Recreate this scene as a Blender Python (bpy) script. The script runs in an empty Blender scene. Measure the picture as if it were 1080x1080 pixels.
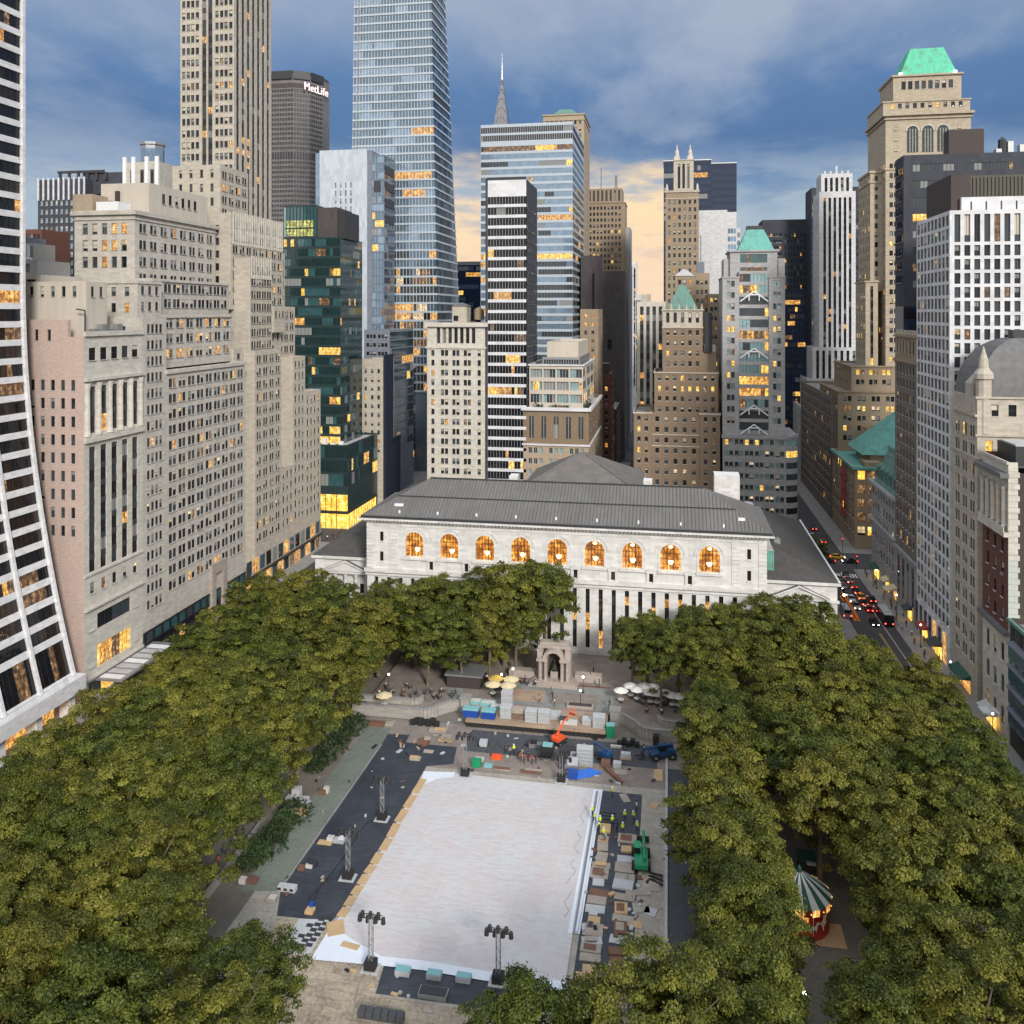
import bpy, math, random
import numpy as np
from math import radians, sin, cos, pi, sqrt, atan2
R = random.Random(7)
S = bpy.context.scene
COL = S.collection

# ------------------------------------------------------------------ survey of the place
# x = metres to the right of the park axis, y = metres into the scene, z = metres up.
EYE, F, HORIZ, YAW = 80.0, 900.0, 330.0, radians(10.4)
CS, SN = cos(YAW), sin(YAW)
def ratio(px):
    t = (px - 540) / F
    return (CS * t - SN) / (CS + SN * t)
def VX(px, y): return y * ratio(px)              # x at distance y
def UY(px, x): return x / ratio(px)              # y on a street line x
def depth(x, y): return y * CS - x * SN
def HZ(py, x, y): return EYE - (py - HORIZ) / F * depth(x, y)
def GP(px, py, z=0.0):                            # a point of the ground
    d = F * (EYE - z) / (py - HORIZ); X = (px - 540) / F * d
    return (-d * SN + X * CS, d * CS + X * SN, z)
def proj(x, y, z):
    d = depth(x, y)
    if d < 1: return None
    X = x * CS + y * SN
    return 540 + F * X / d, HORIZ + F * (EYE - z) / d, d

# ------------------------------------------------------------------ objects
def tag(o, label=None, cat=None, group=None, kind=None):
    if label: o['label'] = label
    if cat: o['category'] = cat
    if group: o['group'] = group
    if kind: o['kind'] = kind
    return o
def empty(name, loc=(0, 0, 0), rz=0.0):
    o = bpy.data.objects.new(name, None); COL.objects.link(o)
    o.location = loc; o.rotation_euler = (0, 0, rz); o.empty_display_size = 0.5
    return o
def thing(name, label, cat, loc=(0, 0, 0), rz=0.0, group=None):
    return tag(empty(name, loc, rz), label, cat, group)
KIDS = {}
def link_child(c, p):
    c.parent = p; KIDS.setdefault(p.name, []).append(c)
def dup(o, loc=None, rz=None, label=None, parent=None, group=None):
    c = o.copy(); COL.objects.link(c)
    if parent is not None: link_child(c, parent)
    for k in KIDS.get(o.name, []): dup(k, parent=c)
    if loc is not None: c.location = loc
    if rz is not None: c.rotation_euler = (0, 0, rz)
    if label: c['label'] = label
    if group: c['group'] = group
    return c

class MB:
    "collects faces and links them as one mesh object"
    def __init__(s, org=(0, 0, 0)):
        s.v = []; s.f = []; s.m = []; s.mats = []; s.o = org; s.sm = []
    def mi(s, mat):
        if mat not in s.mats: s.mats.append(mat)
        return s.mats.index(mat)
    def poly(s, pts, mat, smooth=False):
        n = len(s.v); ox, oy, oz = s.o
        s.v += [(p[0] - ox, p[1] - oy, p[2] - oz) for p in pts]
        s.f.append(tuple(range(n, n + len(pts)))); s.m.append(s.mi(mat)); s.sm.append(smooth)
    def box(s, x0, x1, y0, y1, z0, z1, mat, top=None, bottom=True):
        a, b, c, d = (x0, y0), (x1, y0), (x1, y1), (x0, y1)
        for p, q in ((a, b), (b, c), (c, d), (d, a)):
            s.poly([(*p, z0), (*q, z0), (*q, z1), (*p, z1)], mat)
        s.poly([(*a, z1), (*b, z1), (*c, z1), (*d, z1)], top or mat)
        if bottom: s.poly([(*d, z0), (*c, z0), (*b, z0), (*a, z0)], mat)
    def prism(s, pts, z0, z1, mat, top=None):
        n = len(pts)
        for i in range(n):
            p, q = pts[i], pts[(i + 1) % n]
            s.poly([(*p, z0), (*q, z0), (*q, z1), (*p, z1)], mat)
        s.poly([(*p, z1) for p in pts], top or mat)
        s.poly([(*p, z0) for p in reversed(pts)], mat)
    def frustum(s, r0, z0, r1, z1, mat, cap=None):
        "r = (x0,x1,y0,y1)"
        A = [(r0[0], r0[2], z0), (r0[1], r0[2], z0), (r0[1], r0[3], z0), (r0[0], r0[3], z0)]
        B = [(r1[0], r1[2], z1), (r1[1], r1[2], z1), (r1[1], r1[3], z1), (r1[0], r1[3], z1)]
        for i in range(4): s.poly([A[i], A[(i + 1) % 4], B[(i + 1) % 4], B[i]], mat)
        if cap: s.poly(B, cap)
    def lathe(s, x, y, prof, n, mat, smooth=True, a0=0.0):
        for k in range(len(prof) - 1):
            (r0, z0), (r1, z1) = prof[k], prof[k + 1]
            for i in range(n):
                a, b = a0 + 2 * pi * i / n, a0 + 2 * pi * (i + 1) / n
                m = mat[i % len(mat)] if isinstance(mat, list) else mat
                P = [(x + r0 * cos(a), y + r0 * sin(a), z0), (x + r0 * cos(b), y + r0 * sin(b), z0),
                     (x + r1 * cos(b), y + r1 * sin(b), z1), (x + r1 * cos(a), y + r1 * sin(a), z1)]
                if r1 < 1e-6: P = P[:3]
                elif r0 < 1e-6: P = [P[0], P[2], P[3]]
                s.poly(P, m, smooth)
    def tube(s, p, q, r, mat, n=6, r2=None):
        p, q = np.array(p, float), np.array(q, float); d = q - p; L = np.linalg.norm(d)
        if L < 1e-6: return
        d /= L; a = np.cross(d, (0, 0, 1) if abs(d[2]) < .9 else (1, 0, 0)); a /= np.linalg.norm(a); b = np.cross(d, a)
        r2 = r if r2 is None else r2
        A = [p + r * (a * cos(2 * pi * i / n) + b * sin(2 * pi * i / n)) for i in range(n)]
        B = [q + r2 * (a * cos(2 * pi * i / n) + b * sin(2 * pi * i / n)) for i in range(n)]
        for i in range(n): s.poly([A[i], A[(i + 1) % n], B[(i + 1) % n], B[i]], mat, True)
        s.poly(B, mat); s.poly(A[::-1], mat)
    def loft(s, rings, mat, smooth=False, cap=True):
        for A, B in zip(rings, rings[1:]):
            n = len(A)
            for i in range(n): s.poly([A[i], A[(i + 1) % n], B[(i + 1) % n], B[i]], mat, smooth)
        if cap: s.poly(rings[0][::-1], mat); s.poly(rings[-1], mat)
    def mesh(s, name):
        me = bpy.data.meshes.new(name); me.from_pydata(s.v, [], s.f)
        for m in s.mats: me.materials.append(MAT[m] if isinstance(m, str) else m)
        me.polygons.foreach_set('material_index', s.m)
        me.polygons.foreach_set('use_smooth', s.sm)
        me.update(); return me
    def build(s, name, parent=None, loc=(0, 0, 0), rz=0.0):
        o = bpy.data.objects.new(name, s.mesh(name)); COL.objects.link(o)
        o.location = loc; o.rotation_euler = (0, 0, rz)
        if parent is not None: link_child(o, parent)
        return o

# ------------------------------------------------------------------ materials
MAT = {}
def newmat(name):
    m = bpy.data.materials.new(name); m.use_nodes = True; MAT[name] = m
    nt = m.node_tree; b = nt.nodes['Principled BSDF']; return m, nt, b
def N(nt, t, **kw):
    n = nt.nodes.new(t)
    for k, v in kw.items():
        if k in n.inputs.keys(): n.inputs[k].default_value = v
        else: setattr(n, k, v)
    return n
def L(nt, a, b): nt.links.new(a, b)
def pos(nt, scale=(1, 1, 1), obj=False):
    c = N(nt, 'ShaderNodeTexCoord') if obj else N(nt, 'ShaderNodeNewGeometry')
    mp = N(nt, 'ShaderNodeMapping'); mp.inputs['Scale'].default_value = scale
    L(nt, c.outputs['Object' if obj else 'Position'], mp.inputs['Vector']); return mp.outputs[0]
def mixc(nt, fac, a, b, mode='MIX'):
    n = N(nt, 'ShaderNodeMix', data_type='RGBA', blend_type=mode)
    for sock, v in ((n.inputs[0], fac), (n.inputs[6], a), (n.inputs[7], b)):
        if hasattr(v, 'type') and not isinstance(v, (tuple, list, float)): L(nt, v, sock)
        elif isinstance(v, (int, float)): sock.default_value = v
        else: sock.default_value = (*v, 1) if len(v) == 3 else v
    return n.outputs[2]
def ramp(nt, src, stops):
    r = N(nt, 'ShaderNodeValToRGB'); L(nt, src, r.inputs[0])
    els = r.color_ramp.elements
    while len(els) < len(stops): els.new(.5)
    for e, (p, c) in zip(els, stops):
        e.position = p; e.color = (*c, 1) if len(c) == 3 else c
    return r.outputs[0]
def noise(nt, vec, scale, detail=3.0, rough=.55):
    n = N(nt, 'ShaderNodeTexNoise'); n.inputs['Scale'].default_value = scale
    n.inputs['Detail'].default_value = detail; n.inputs['Roughness'].default_value = rough
    if vec is not None: L(nt, vec, n.inputs['Vector'])
    return n.outputs[0]
def sc(c, k): return tuple(min(1, x * k) for x in c)
def wallmat(name, col, rough=.85, var=.16, joints=0.0, stain=.22, joint=(1.4, .6)):
    "masonry: block tone, rain streaks, soot, joints"
    m, nt, b = newmat(name)
    n1 = noise(nt, pos(nt, (1, 1, 1)), .12, 4)
    c = mixc(nt, n1, sc(col, 1 - var), sc(col, 1 + var))
    n2 = noise(nt, pos(nt, (1, 1, .06)), .9, 3)
    c = mixc(nt, ramp(nt, n2, [(.45, (0, 0, 0)), (.75, (stain,) * 3)]), c, sc(col, .45))
    n3 = noise(nt, pos(nt), 2.3, 2)
    c = mixc(nt, .35, c, mixc(nt, n3, sc(col, .75), sc(col, 1.15)))
    if joints:
        g = N(nt, 'ShaderNodeNewGeometry'); sx = N(nt, 'ShaderNodeSeparateXYZ'); L(nt, g.outputs['Position'], sx.inputs[0])
        ad = N(nt, 'ShaderNodeMath', operation='ADD'); L(nt, sx.outputs[0], ad.inputs[0]); L(nt, sx.outputs[1], ad.inputs[1])
        cx = N(nt, 'ShaderNodeCombineXYZ'); L(nt, ad.outputs[0], cx.inputs[0]); L(nt, sx.outputs[2], cx.inputs[1])
        br = N(nt, 'ShaderNodeTexBrick'); L(nt, cx.outputs[0], br.inputs['Vector'])
        br.inputs['Color1'].default_value = (1, 1, 1, 1); br.inputs['Color2'].default_value = (.8, .8, .8, 1)
        br.inputs['Mortar'].default_value = (1 - joints,) * 3 + (1,)
        br.inputs['Scale'].default_value = 1; br.inputs['Brick Width'].default_value = joint[0]; br.inputs['Row Height'].default_value = joint[1]
        br.inputs['Mortar Size'].default_value = .03
        c = mixc(nt, 1.0, c, br.outputs['Color'], 'MULTIPLY')
    L(nt, c, b.inputs['Base Color']); b.inputs['Roughness'].default_value = rough
    b.inputs['Specular IOR Level'].default_value = .25
    return name
def plain(name, col, rough=.6, metal=0.0, var=.1, scale=1.5, obj=False, spec=.4):
    m, nt, b = newmat(name)
    n = noise(nt, pos(nt, obj=obj), scale, 3)
    L(nt, mixc(nt, n, sc(col, 1 - var * 1.6), sc(col, 1 + var * 1.6)), b.inputs['Base Color'])
    b.inputs['Roughness'].default_value = rough; b.inputs['Metallic'].default_value = metal
    b.inputs['Specular IOR Level'].default_value = spec
    return name
def glassmat(name, col, rough=.06, spec=.8, wob=.02, metal=0.0):
    m, nt, b = newmat(name)
    n = noise(nt, pos(nt), .35, 2)
    L(nt, mixc(nt, n, sc(col, .6), sc(col, 1.5)), b.inputs['Base Color'])
    b.inputs['Roughness'].default_value = rough; b.inputs['Specular IOR Level'].default_value = spec
    b.inputs['Metallic'].default_value = metal
    bp = N(nt, 'ShaderNodeBump'); bp.inputs['Strength'].default_value = wob; bp.inputs['Distance'].default_value = 1.0
    L(nt, noise(nt, pos(nt), .8, 1), bp.inputs['Height']); L(nt, bp.outputs[0], b.inputs['Normal'])
    return name
def litmat(name, lo, hi, strength, scale=1.1):
    "a lit room behind glass: lamps, furniture and blinds make it uneven"
    m, nt, b = newmat(name)
    n = noise(nt, pos(nt, (1, 1, .8)), scale, 3, .7)
    c = ramp(nt, n, [(.28, sc(lo, .45)), (.45, lo), (.58, hi), (.80, (1, .90, .62))])
    br = N(nt, 'ShaderNodeTexBrick'); g = N(nt, 'ShaderNodeNewGeometry'); s3 = N(nt, 'ShaderNodeSeparateXYZ'); L(nt, g.outputs['Position'], s3.inputs[0])
    a3 = N(nt, 'ShaderNodeMath', operation='ADD'); L(nt, s3.outputs[0], a3.inputs[0]); L(nt, s3.outputs[1], a3.inputs[1]); c3 = N(nt, 'ShaderNodeCombineXYZ'); L(nt, a3.outputs[0], c3.inputs[0]); L(nt, s3.outputs[2], c3.inputs[1]); L(nt, c3.outputs[0], br.inputs['Vector'])
    br.inputs['Scale'].default_value = 1; br.inputs['Brick Width'].default_value = .74; br.inputs['Row Height'].default_value = 1.1; br.inputs['Mortar Size'].default_value = .05; br.inputs['Color1'].default_value = (1, 1, 1, 1); br.inputs['Color2'].default_value = (.55, .5, .45, 1); br.inputs['Mortar'].default_value = (.35, .3, .25, 1)
    c = mixc(nt, 1.0, c, br.outputs[0], 'MULTIPLY')
    b.inputs['Base Color'].default_value = (.02, .02, .02, 1); b.inputs['Roughness'].default_value = .1
    L(nt, c, b.inputs['Emission Color']); b.inputs['Emission Strength'].default_value = strength
    return name
def glow(name, col, strength):
    m, nt, b = newmat(name)
    b.inputs['Base Color'].default_value = (*sc(col, .5), 1)
    b.inputs['Emission Color'].default_value = (*col, 1); b.inputs['Emission Strength'].default_value = strength
    return name
# ---- masonry
wallmat('limestone', (.52, .487, .435), joints=.12)
wallmat('limestone_warm', (.49, .445, .375), joints=.12)
wallmat('limestone_pale', (.58, .55, .49), joints=.10)
wallmat('pink_brick', (.50, .385, .335), var=.10, stain=.15, joints=.1, joint=(.5, .25))
wallmat('buff_brick', (.42, .34, .25), joints=.15, joint=(.5, .25))
wallmat('brown_brick', (.25, .185, .13), joints=.15, joint=(.5, .25))
wallmat('tan_brick', (.33, .26, .185), joints=.15, joint=(.5, .25))
wallmat('red_brick', (.16, .072, .058), joints=.2, joint=(.5, .25))
wallmat('dark_brick', (.075, .06, .055), joints=.2, joint=(.5, .25))
wallmat('grey_stone', (.34, .345, .35), joints=.10)
wallmat('grey_granite', (.40, .395, .40), joints=.12, var=.08)
wallmat('white_marble', (.66, .655, .64), joints=.13, var=.09, stain=.25, joint=(1.9, .75))
wallmat('white_terracotta', (.62, .63, .65), joints=.06, var=.08)
wallmat('white_panel', (.66, .67, .70), joints=.06, var=.05, stain=.10, joint=(3.0, 1.2), rough=.6)
wallmat('white_travertine', (.70, .70, .71), joints=.05, var=.06, stain=.14, rough=.6)
wallmat('pale_panel', (.50, .56, .62), joints=.10, var=.06, stain=.08, joint=(1.5, 3.2), rough=.35)
wallmat('slate_dark', (.062, .066, .082), joints=.12, var=.10, joint=(1.6, 3.4))
wallmat('slate_brown', (.085, .075, .08), joints=.10, var=.10, joint=(1.6, 3.4))
wallmat('concrete_brown', (.20, .175, .16), joints=.12, joint=(2.0, 3.4))
wallmat('black_granite', (.022, .023, .028), rough=.35, joints=.05)
wallmat('navy_brick', (.020, .026, .050), joints=.1)
wallmat('blue_grey', (.21, .23, .28), joints=.1)
wallmat('plaster', (.52, .47, .40), var=.12, stain=.3)
wallmat('terrace_stone', (.36, .345, .32), joints=.15, joint=(2.0, .45))
wallmat('monument_marble', (.40, .345, .31), joints=.10)
# ---- roofs, metals
plain('roof_tar', (.10, .10, .105), .9, scale=.4, var=.25)
plain('roof_gravel', (.24, .23, .215), .95, scale=.5, var=.25)
plain('roof_light', (.42, .42, .42), .9, scale=.5, var=.2)
def copper(name, col):
    "verdigris with run-off streaks, brown patches and standing seams"
    m, nt, b = newmat(name)
    c = mixc(nt, noise(nt, pos(nt, (1, 1, .12)), 1.3, 4, .7), sc(col, .55), sc(col, 1.35))
    c = mixc(nt, ramp(nt, noise(nt, pos(nt), .35, 4), [(.5, (0, 0, 0)), (.72, (.55,) * 3)]), c, (.10, .11, .085))
    w = N(nt, 'ShaderNodeTexWave'); w.bands_direction = 'X'; w.inputs['Scale'].default_value = .55; w.inputs['Distortion'].default_value = .4; L(nt, pos(nt), w.inputs['Vector'])
    c = mixc(nt, ramp(nt, w.outputs['Fac'], [(.86, (0, 0, 0)), (.97, (.5,) * 3)]), c, sc(col, .4))
    L(nt, c, b.inputs['Base Color']); b.inputs['Roughness'].default_value = .7; return name
copper('copper_green', (.13, .36, .30)); copper('copper_dull', (.12, .25, .215)); copper('copper_bright', (.13, .40, .35))
wallmat('concrete_grey', (.19, .18, .185), joints=.12, joint=(2.0, 3.4))
plain('spandrel_pale', (.40, .46, .52), .35)
plain('lead_roof', (.135, .137, .14), .7, scale=.8, var=.25)
plain('wing_slate', (.062, .060, .058), .7, scale=.6, var=.3)
wallmat('golden_stone', (.45, .385, .295), joints=.12)
plain('metal_grey', (.34, .35, .36), .4, .6)
plain('metal_dark', (.05, .052, .055), .5, .4)
plain('metal_white', (.72, .73, .74), .5)
plain('chrome_spire', (.25, .25, .27), .35, .8)
plain('mech_brown', (.052, .040, .038), .7)
plain('mech_olive', (.065, .062, .045), .6)
plain('frame_dark', (.04, .045, .04), .5)
plain('frame_white', (.55, .54, .50), .6)
plain('frame_bronze', (.035, .03, .028), .4)
plain('spandrel_dark', (.045, .05, .052), .4)
plain('spandrel_green', (.026, .046, .048), .25)
plain('spandrel_blue', (.13, .17, .22), .25)
plain('spandrel_navy', (.016, .026, .055), .25)
plain('sill_stone', (.44, .42, .38), .8, var=.15)
plain('blind', (.50, .46, .38), .8, var=.05)
plain('blind_grey', (.21, .22, .22), .8, var=.05)
# ---- glass and lit rooms
glassmat('glass_dark', (.014, .016, .019), spec=.35)
glassmat('glass_mid', (.04, .05, .058), spec=.45)
glassmat('glass_bronze', (.02, .014, .011), spec=.5)
glassmat('glass_black', (.010, .011, .014), spec=.35)
glassmat('glass_teal', (.03, .085, .095), spec=.9)
glassmat('glass_green', (.013, .030, .032), spec=.55)
glassmat('glass_navy', (.010, .022, .055), spec=.6)
glassmat('glass_sky', (.19, .27, .36), .08, .8, metal=.4)
glassmat('glass_blue', (.10, .155, .215), .08, .8, metal=.35)
glassmat('glass_pale', (.22, .34, .36), .1, .9, metal=.2)
litmat('lit_warm', (.50, .22, .05), (1.0, .56, .14), .85)
litmat('lit_yellow', (.75, .42, .07), (1.0, .68, .18), 1.05)
litmat('lit_dim', (.10, .06, .03), (.35, .18, .07), .7)
litmat('lit_white', (.5, .38, .22), (1.0, .80, .50), .8)
litmat('lit_shop', (.9, .5, .06), (1.0, .70, .15), 1.35, .6)
litmat('lit_library', (.42, .13, .012), (1.0, .42, .05), 1.0, .55)
glow('lamp_globe', (1.0, .86, .62), 6)
glow('lamp_spot', (1.0, .93, .8), 5)
glow('tail_red', (1.0, .05, .03), 5.5)
glow('head_white', (1.0, .92, .75), 4.0)
plain('sign_red', (.50, .012, .03), .6)
glow('sign_white', (1.0, .80, .80), .55)
glow('chandelier', (1.0, .80, .36), 5)

# ------------------------------------------------------------------ windows
VARIANTS = ('dark', 'mid', 'blind', 'grey', 'lit', 'dim', 'white')
def wgeo(w, h, style, var, frame, rng, pal):
    "faces of one window in its own space: x across, y inward, z up from the sill"
    out = []
    def q(x0, x1, z0, z1, y, m): out.append(([(x0, y, z0), (x1, y, z0), (x1, y, z1), (x0, y, z1)], m))
    gl = {'dark': pal[0], 'mid': pal[1], 'blind': pal[0], 'grey': pal[1], 'lit': pal[2], 'dim': 'lit_dim', 'white': 'lit_white'}[var]
    x0, x1 = -w / 2, w / 2
    if style in ('hung', 'plain'):
        t = .07
        if var in ('blind', 'grey', 'white'):
            k = h * rng.choice((.35, .5, .5, .75)); bm = 'blind' if var != 'grey' else 'blind_grey'
            q(x0, x1, h - k, h, .06, bm if var != 'white' else 'lit_white'); q(x0, x1, 0, h - k, .06, gl if var != 'white' else pal[0])
        else: q(x0, x1, 0, h, .06, gl)
        q(x0, x1, 0, t, .03, frame); q(x0, x1, h - t, h, .03, frame); q(x0, x0 + t, 0, h, .02, frame); q(x1 - t, x1, 0, h, .02, frame)
        if style == 'hung':
            out.append(([(x0 - .1, -.34, -.14), (x1 + .1, -.34, -.14), (x1 + .1, -.34, -.01), (x0 - .1, -.34, -.01)], 'sill_stone')); out.append(([(x0 - .1, -.34, -.01), (x1 + .1, -.34, -.01), (x1 + .1, .0, -.01), (x0 - .1, .0, -.01)], 'sill_stone'))
            if rng.random() < .09:
                a, c, t2, y = -.32, .32, .42, -.40
                for P in ([(a, y, .02), (c, y, .02), (c, y, t2), (a, y, t2)], [(a, y, t2), (c, y, t2), (c, .05, t2), (a, .05, t2)], [(a, y, .02), (a, .05, .02), (a, .05, t2), (a, y, t2)], [(c, y, .02), (c, .05, .02), (c, .05, t2), (c, y, t2)]): out.append((P, 'metal_grey'))
        if style == 'hung': q(x0, x1, h * .5 - .04, h * .5 + .04, .025, frame)
        else: q(-.035, .035, 0, h, .025, frame)
    return out
def bandgeo(w, h, pal, lit, frame, rng, seg=1.5, mul=.09, mix=(.65, .2, .15), proud=.0, turn=.4):
    "a ribbon of glass one storey high"
    out = []; n = max(1, round(w / seg)); st = None; s = w / n
    for i in range(n):
        if st is None or rng.random() < turn:
            r = rng.random()
            st = (rng.choice(('lit_warm', 'lit_yellow', pal[2], 'lit_dim')) if r < lit else
                  (pal[0] if rng.random() < mix[0] else (pal[1] if rng.random() < .75 else 'blind_grey')))
        x0 = -w / 2 + i * s
        out.append(([(x0, .06, 0), (x0 + s, .06, 0), (x0 + s, .06, h), (x0, .06, h)], st))
        if mul:
            out.append(([(x0 - mul / 2, -proud, 0), (x0 + mul / 2, -proud, 0), (x0 + mul / 2, -proud, h), (x0 - mul / 2, -proud, h)], frame))
    return out
def stripgeo(w, h, pitch, gh, pal, lit, frame, rng, span):
    "a column of windows and dark spandrels"
    out = []; z = 0.0
    while z < h - .3:
        g = min(gh, h - z); r = rng.random()
        m = pal[2] if r < lit else (pal[0] if r < .65 else (pal[1] if r < .85 else 'blind_grey'))
        out.append(([(-w / 2, .06, z), (w / 2, .06, z), (w / 2, .06, z + g), (-w / 2, .06, z + g)], m))
        if z + g < h:
            e = min(z + pitch, h)
            out.append(([(-w / 2, .0, z + g), (w / 2, .0, z + g), (w / 2, .0, e), (-w / 2, .0, e)], span))
        z += pitch
    out.append(([(-.05, -.03, 0), (.05, -.03, 0), (.05, -.03, h), (-.05, -.03, h)], frame))
    return out
ROT = {'W': 0.0, 'S': pi / 2, 'N': -pi / 2}
_wmesh = {}
def to_world(face, a, plane, d, z):
    if face == 'W': return (a, plane + d, z)
    if face == 'S': return (plane - d, a, z)
    if face == 'N': return (plane + d, a, z)
    return (a, plane - d, z)

class Spec:
    "how a face is pierced: n bays of g windows w by h every pitch metres"
    def __init__(s, n=0, w=1.2, h=1.9, pitch=3.6, g=1, gap=.35, m=1.0, bot=1.2, top=1.0, style='hung', rec=.28,
                 frame=None, lit=None, skip=(), seg=1.5, mul=.09, span='spandrel_dark', proud=0.0, mix=(.65, .2, .15), pal=None, turn=.4):
        s.__dict__.update({k: v for k, v in locals().items() if k != 's'})

class Building:
    def __init__(s, name, label, org, cat='building', wall='limestone', roof='roof_gravel', pal=('glass_dark', 'glass_mid', 'lit_warm'),
                 frame='frame_dark', lit=.12, blind=.3, group=None, zvis=0.0, seed=1, cap=100, minpx=5.0):
        s.root = thing(name, label, cat, org, group=group); s.org = org
        s.wall = wall; s.roof = roof; s.pal = pal; s.frame = frame; s.lit = lit; s.blind = blind
        s.zvis = zvis; s.rng = random.Random(seed); s.cap = cap; s.minpx = minpx
        s.P = {}; s.win = []
    def sep(s, name): return s.part(f'{name}#{len(s.P)}')
    def part(s, name):
        if name not in s.P: s.P[name] = MB(s.org)
        return s.P[name]
    def face(s, face, a0, a1, z0, z1, plane, spec=None, mat=None, part='wall'):
        mat = mat or s.wall; mb = s.part(part)
        def quad(aa, ab, za, zb, d=0.0, m=None):
            mb.poly([to_world(face, aa, plane, d, za), to_world(face, ab, plane, d, za), to_world(face, ab, plane, d, zb), to_world(face, aa, plane, d, zb)], m or mat)
        if a1 - a0 < .02 or z1 - z0 < .02: return
        if spec is None or spec.n == 0: quad(a0, a1, z0, z1); return
        Ln = a1 - a0; cols = []
        if spec.style == 'band': 
            bw = (Ln - 2 * spec.m - (spec.n - 1) * spec.gap) / spec.n
            cols = [(a0 + spec.m + i * (bw + spec.gap), a0 + spec.m + i * (bw + spec.gap) + bw) for i in range(spec.n)]
        else:
            bay = (Ln - 2 * spec.m) / spec.n
            for i in range(spec.n):
                cx = a0 + spec.m + bay * (i + .5); gw = spec.g * spec.w + (spec.g - 1) * spec.gap
                for j in range(spec.g):
                    c0 = cx - gw / 2 + j * (spec.w + spec.gap); cols.append((c0, c0 + spec.w))
        cols = [c for i, c in enumerate(cols) if i not in spec.skip]
        rows = []
        if spec.style == 'strip': rows = [(z0 + spec.bot, z1 - spec.top)]
        else:
            z = z1 - spec.top - spec.h
            while z >= z0 + spec.bot - 1e-6: rows.append((z, z + spec.h)); z -= spec.pitch
            rows.reverse()
        rows = [r for r in rows if r[1] - r[0] > .2]
        zc = z0; d = spec.rec if face == 'W' else min(spec.rec, .45) * .42
        for r0, r1 in rows:
            quad(a0, a1, zc, r0)
            ac = a0
            for c0, c1 in cols:
                quad(ac, c0, r0, r1); ac = c1
                T = lambda a, dd, z: to_world(face, a, plane, dd, z)
                mb.poly([T(c0, 0, r0), T(c1, 0, r0), T(c1, d, r0), T(c0, d, r0)], mat)
                mb.poly([T(c0, 0, r1), T(c1, 0, r1), T(c1, d, r1), T(c0, d, r1)], mat)
                mb.poly([T(c0, 0, r0), T(c0, 0, r1), T(c0, d, r1), T(c0, d, r0)], mat)
                mb.poly([T(c1, 0, r0), T(c1, 0, r1), T(c1, d, r1), T(c1, d, r0)], mat)
                s.win.append((face, (c0 + c1) / 2, plane, d, r0, c1 - c0, r1 - r0, spec))
            quad(ac, a1, r0, r1); zc = r1
        quad(a0, a1, zc, z1)
    def tier(s, x0, x1, y0, y1, z0, z1, W=None, S=None, N=None, mat=None, parapet=.9, roof=None, ledge=None, lm=None, ws=None, part='wall'):
        m = mat or s.wall
        if W != 'skip': s.face('W', x0, x1, z0, z1, y0, W, ws or m, part)
        s.face('S', y0, y1, z0, z1, x1, S, m, part)
        s.face('N', y0, y1, z0, z1, x0, N, m, part); s.face('E', x0, x1, z0, z1, y1, None, m, part)
        mb = s.part(part); t = .4; zr = z1 - parapet
        O = [(x0, y0), (x1, y0), (x1, y1), (x0, y1)]; I = [(x0 + t, y0 + t), (x1 - t, y0 + t), (x1 - t, y1 - t), (x0 + t, y1 - t)]
        for i in range(4):
            j = (i + 1) % 4
            mb.poly([(*O[i], z1), (*O[j], z1), (*I[j], z1), (*I[i], z1)], m)
            mb.poly([(*I[i], zr), (*I[j], zr), (*I[j], z1), (*I[i], z1)], m)
        s.sep('roof').poly([(*p, zr) for p in I], roof or s.roof)
        if ledge:
            for dz, hh, pr in ledge: s.ledge(x0, x1, y0, y1, z1 + dz, hh, pr, lm or m)
    def ledge(s, x0, x1, y0, y1, z, h, pr, mat, part='cornice'):
        mb = s.sep(part)
        A = [(x0 - pr, y0 - pr), (x1 + pr, y0 - pr), (x1 + pr, y1 + pr), (x0 - pr, y1 + pr)]
        B = [(x0 + .05, y0 + .05), (x1 - .05, y0 + .05), (x1 - .05, y1 - .05), (x0 + .05, y1 - .05)]
        for i in range(4):
            j = (i + 1) % 4
            mb.poly([(*A[i], z), (*A[j], z), (*A[j], z + h), (*A[i], z + h)], mat)
            mb.poly([(*A[i], z + h), (*A[j], z + h), (*B[j], z + h + .02), (*B[i], z + h + .02)], mat)
            mb.poly([(*A[i], z), (*A[j], z), (*B[j], z - .02), (*B[i], z - .02)], mat)
    def box(s, part, x0, x1, y0, y1, z0, z1, mat, top=None): (s.sep(part) if part in ('pier', 'fin', 'pinnacle', 'crenellation', 'chimney', 'dormer', 'bay_window', 'penthouse', 'roof_hatch', 'floodlight', 'pilaster', 'roof_garden', 'roof_machinery') else s.part(part)).box(x0, x1, y0, y1, z0, z1, mat, top)
    def pyramid(s, part, r0, z0, z1, mat, k=0.0, r1=None, cap=None):
        if r1 is None:
            cx, cy = (r0[0] + r0[1]) / 2, (r0[2] + r0[3]) / 2
            r1 = (cx - k, cx + k, cy - k, cy + k)
        s.part(part).frustum(r0, z0, r1, z1, mat, cap or mat)
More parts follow.
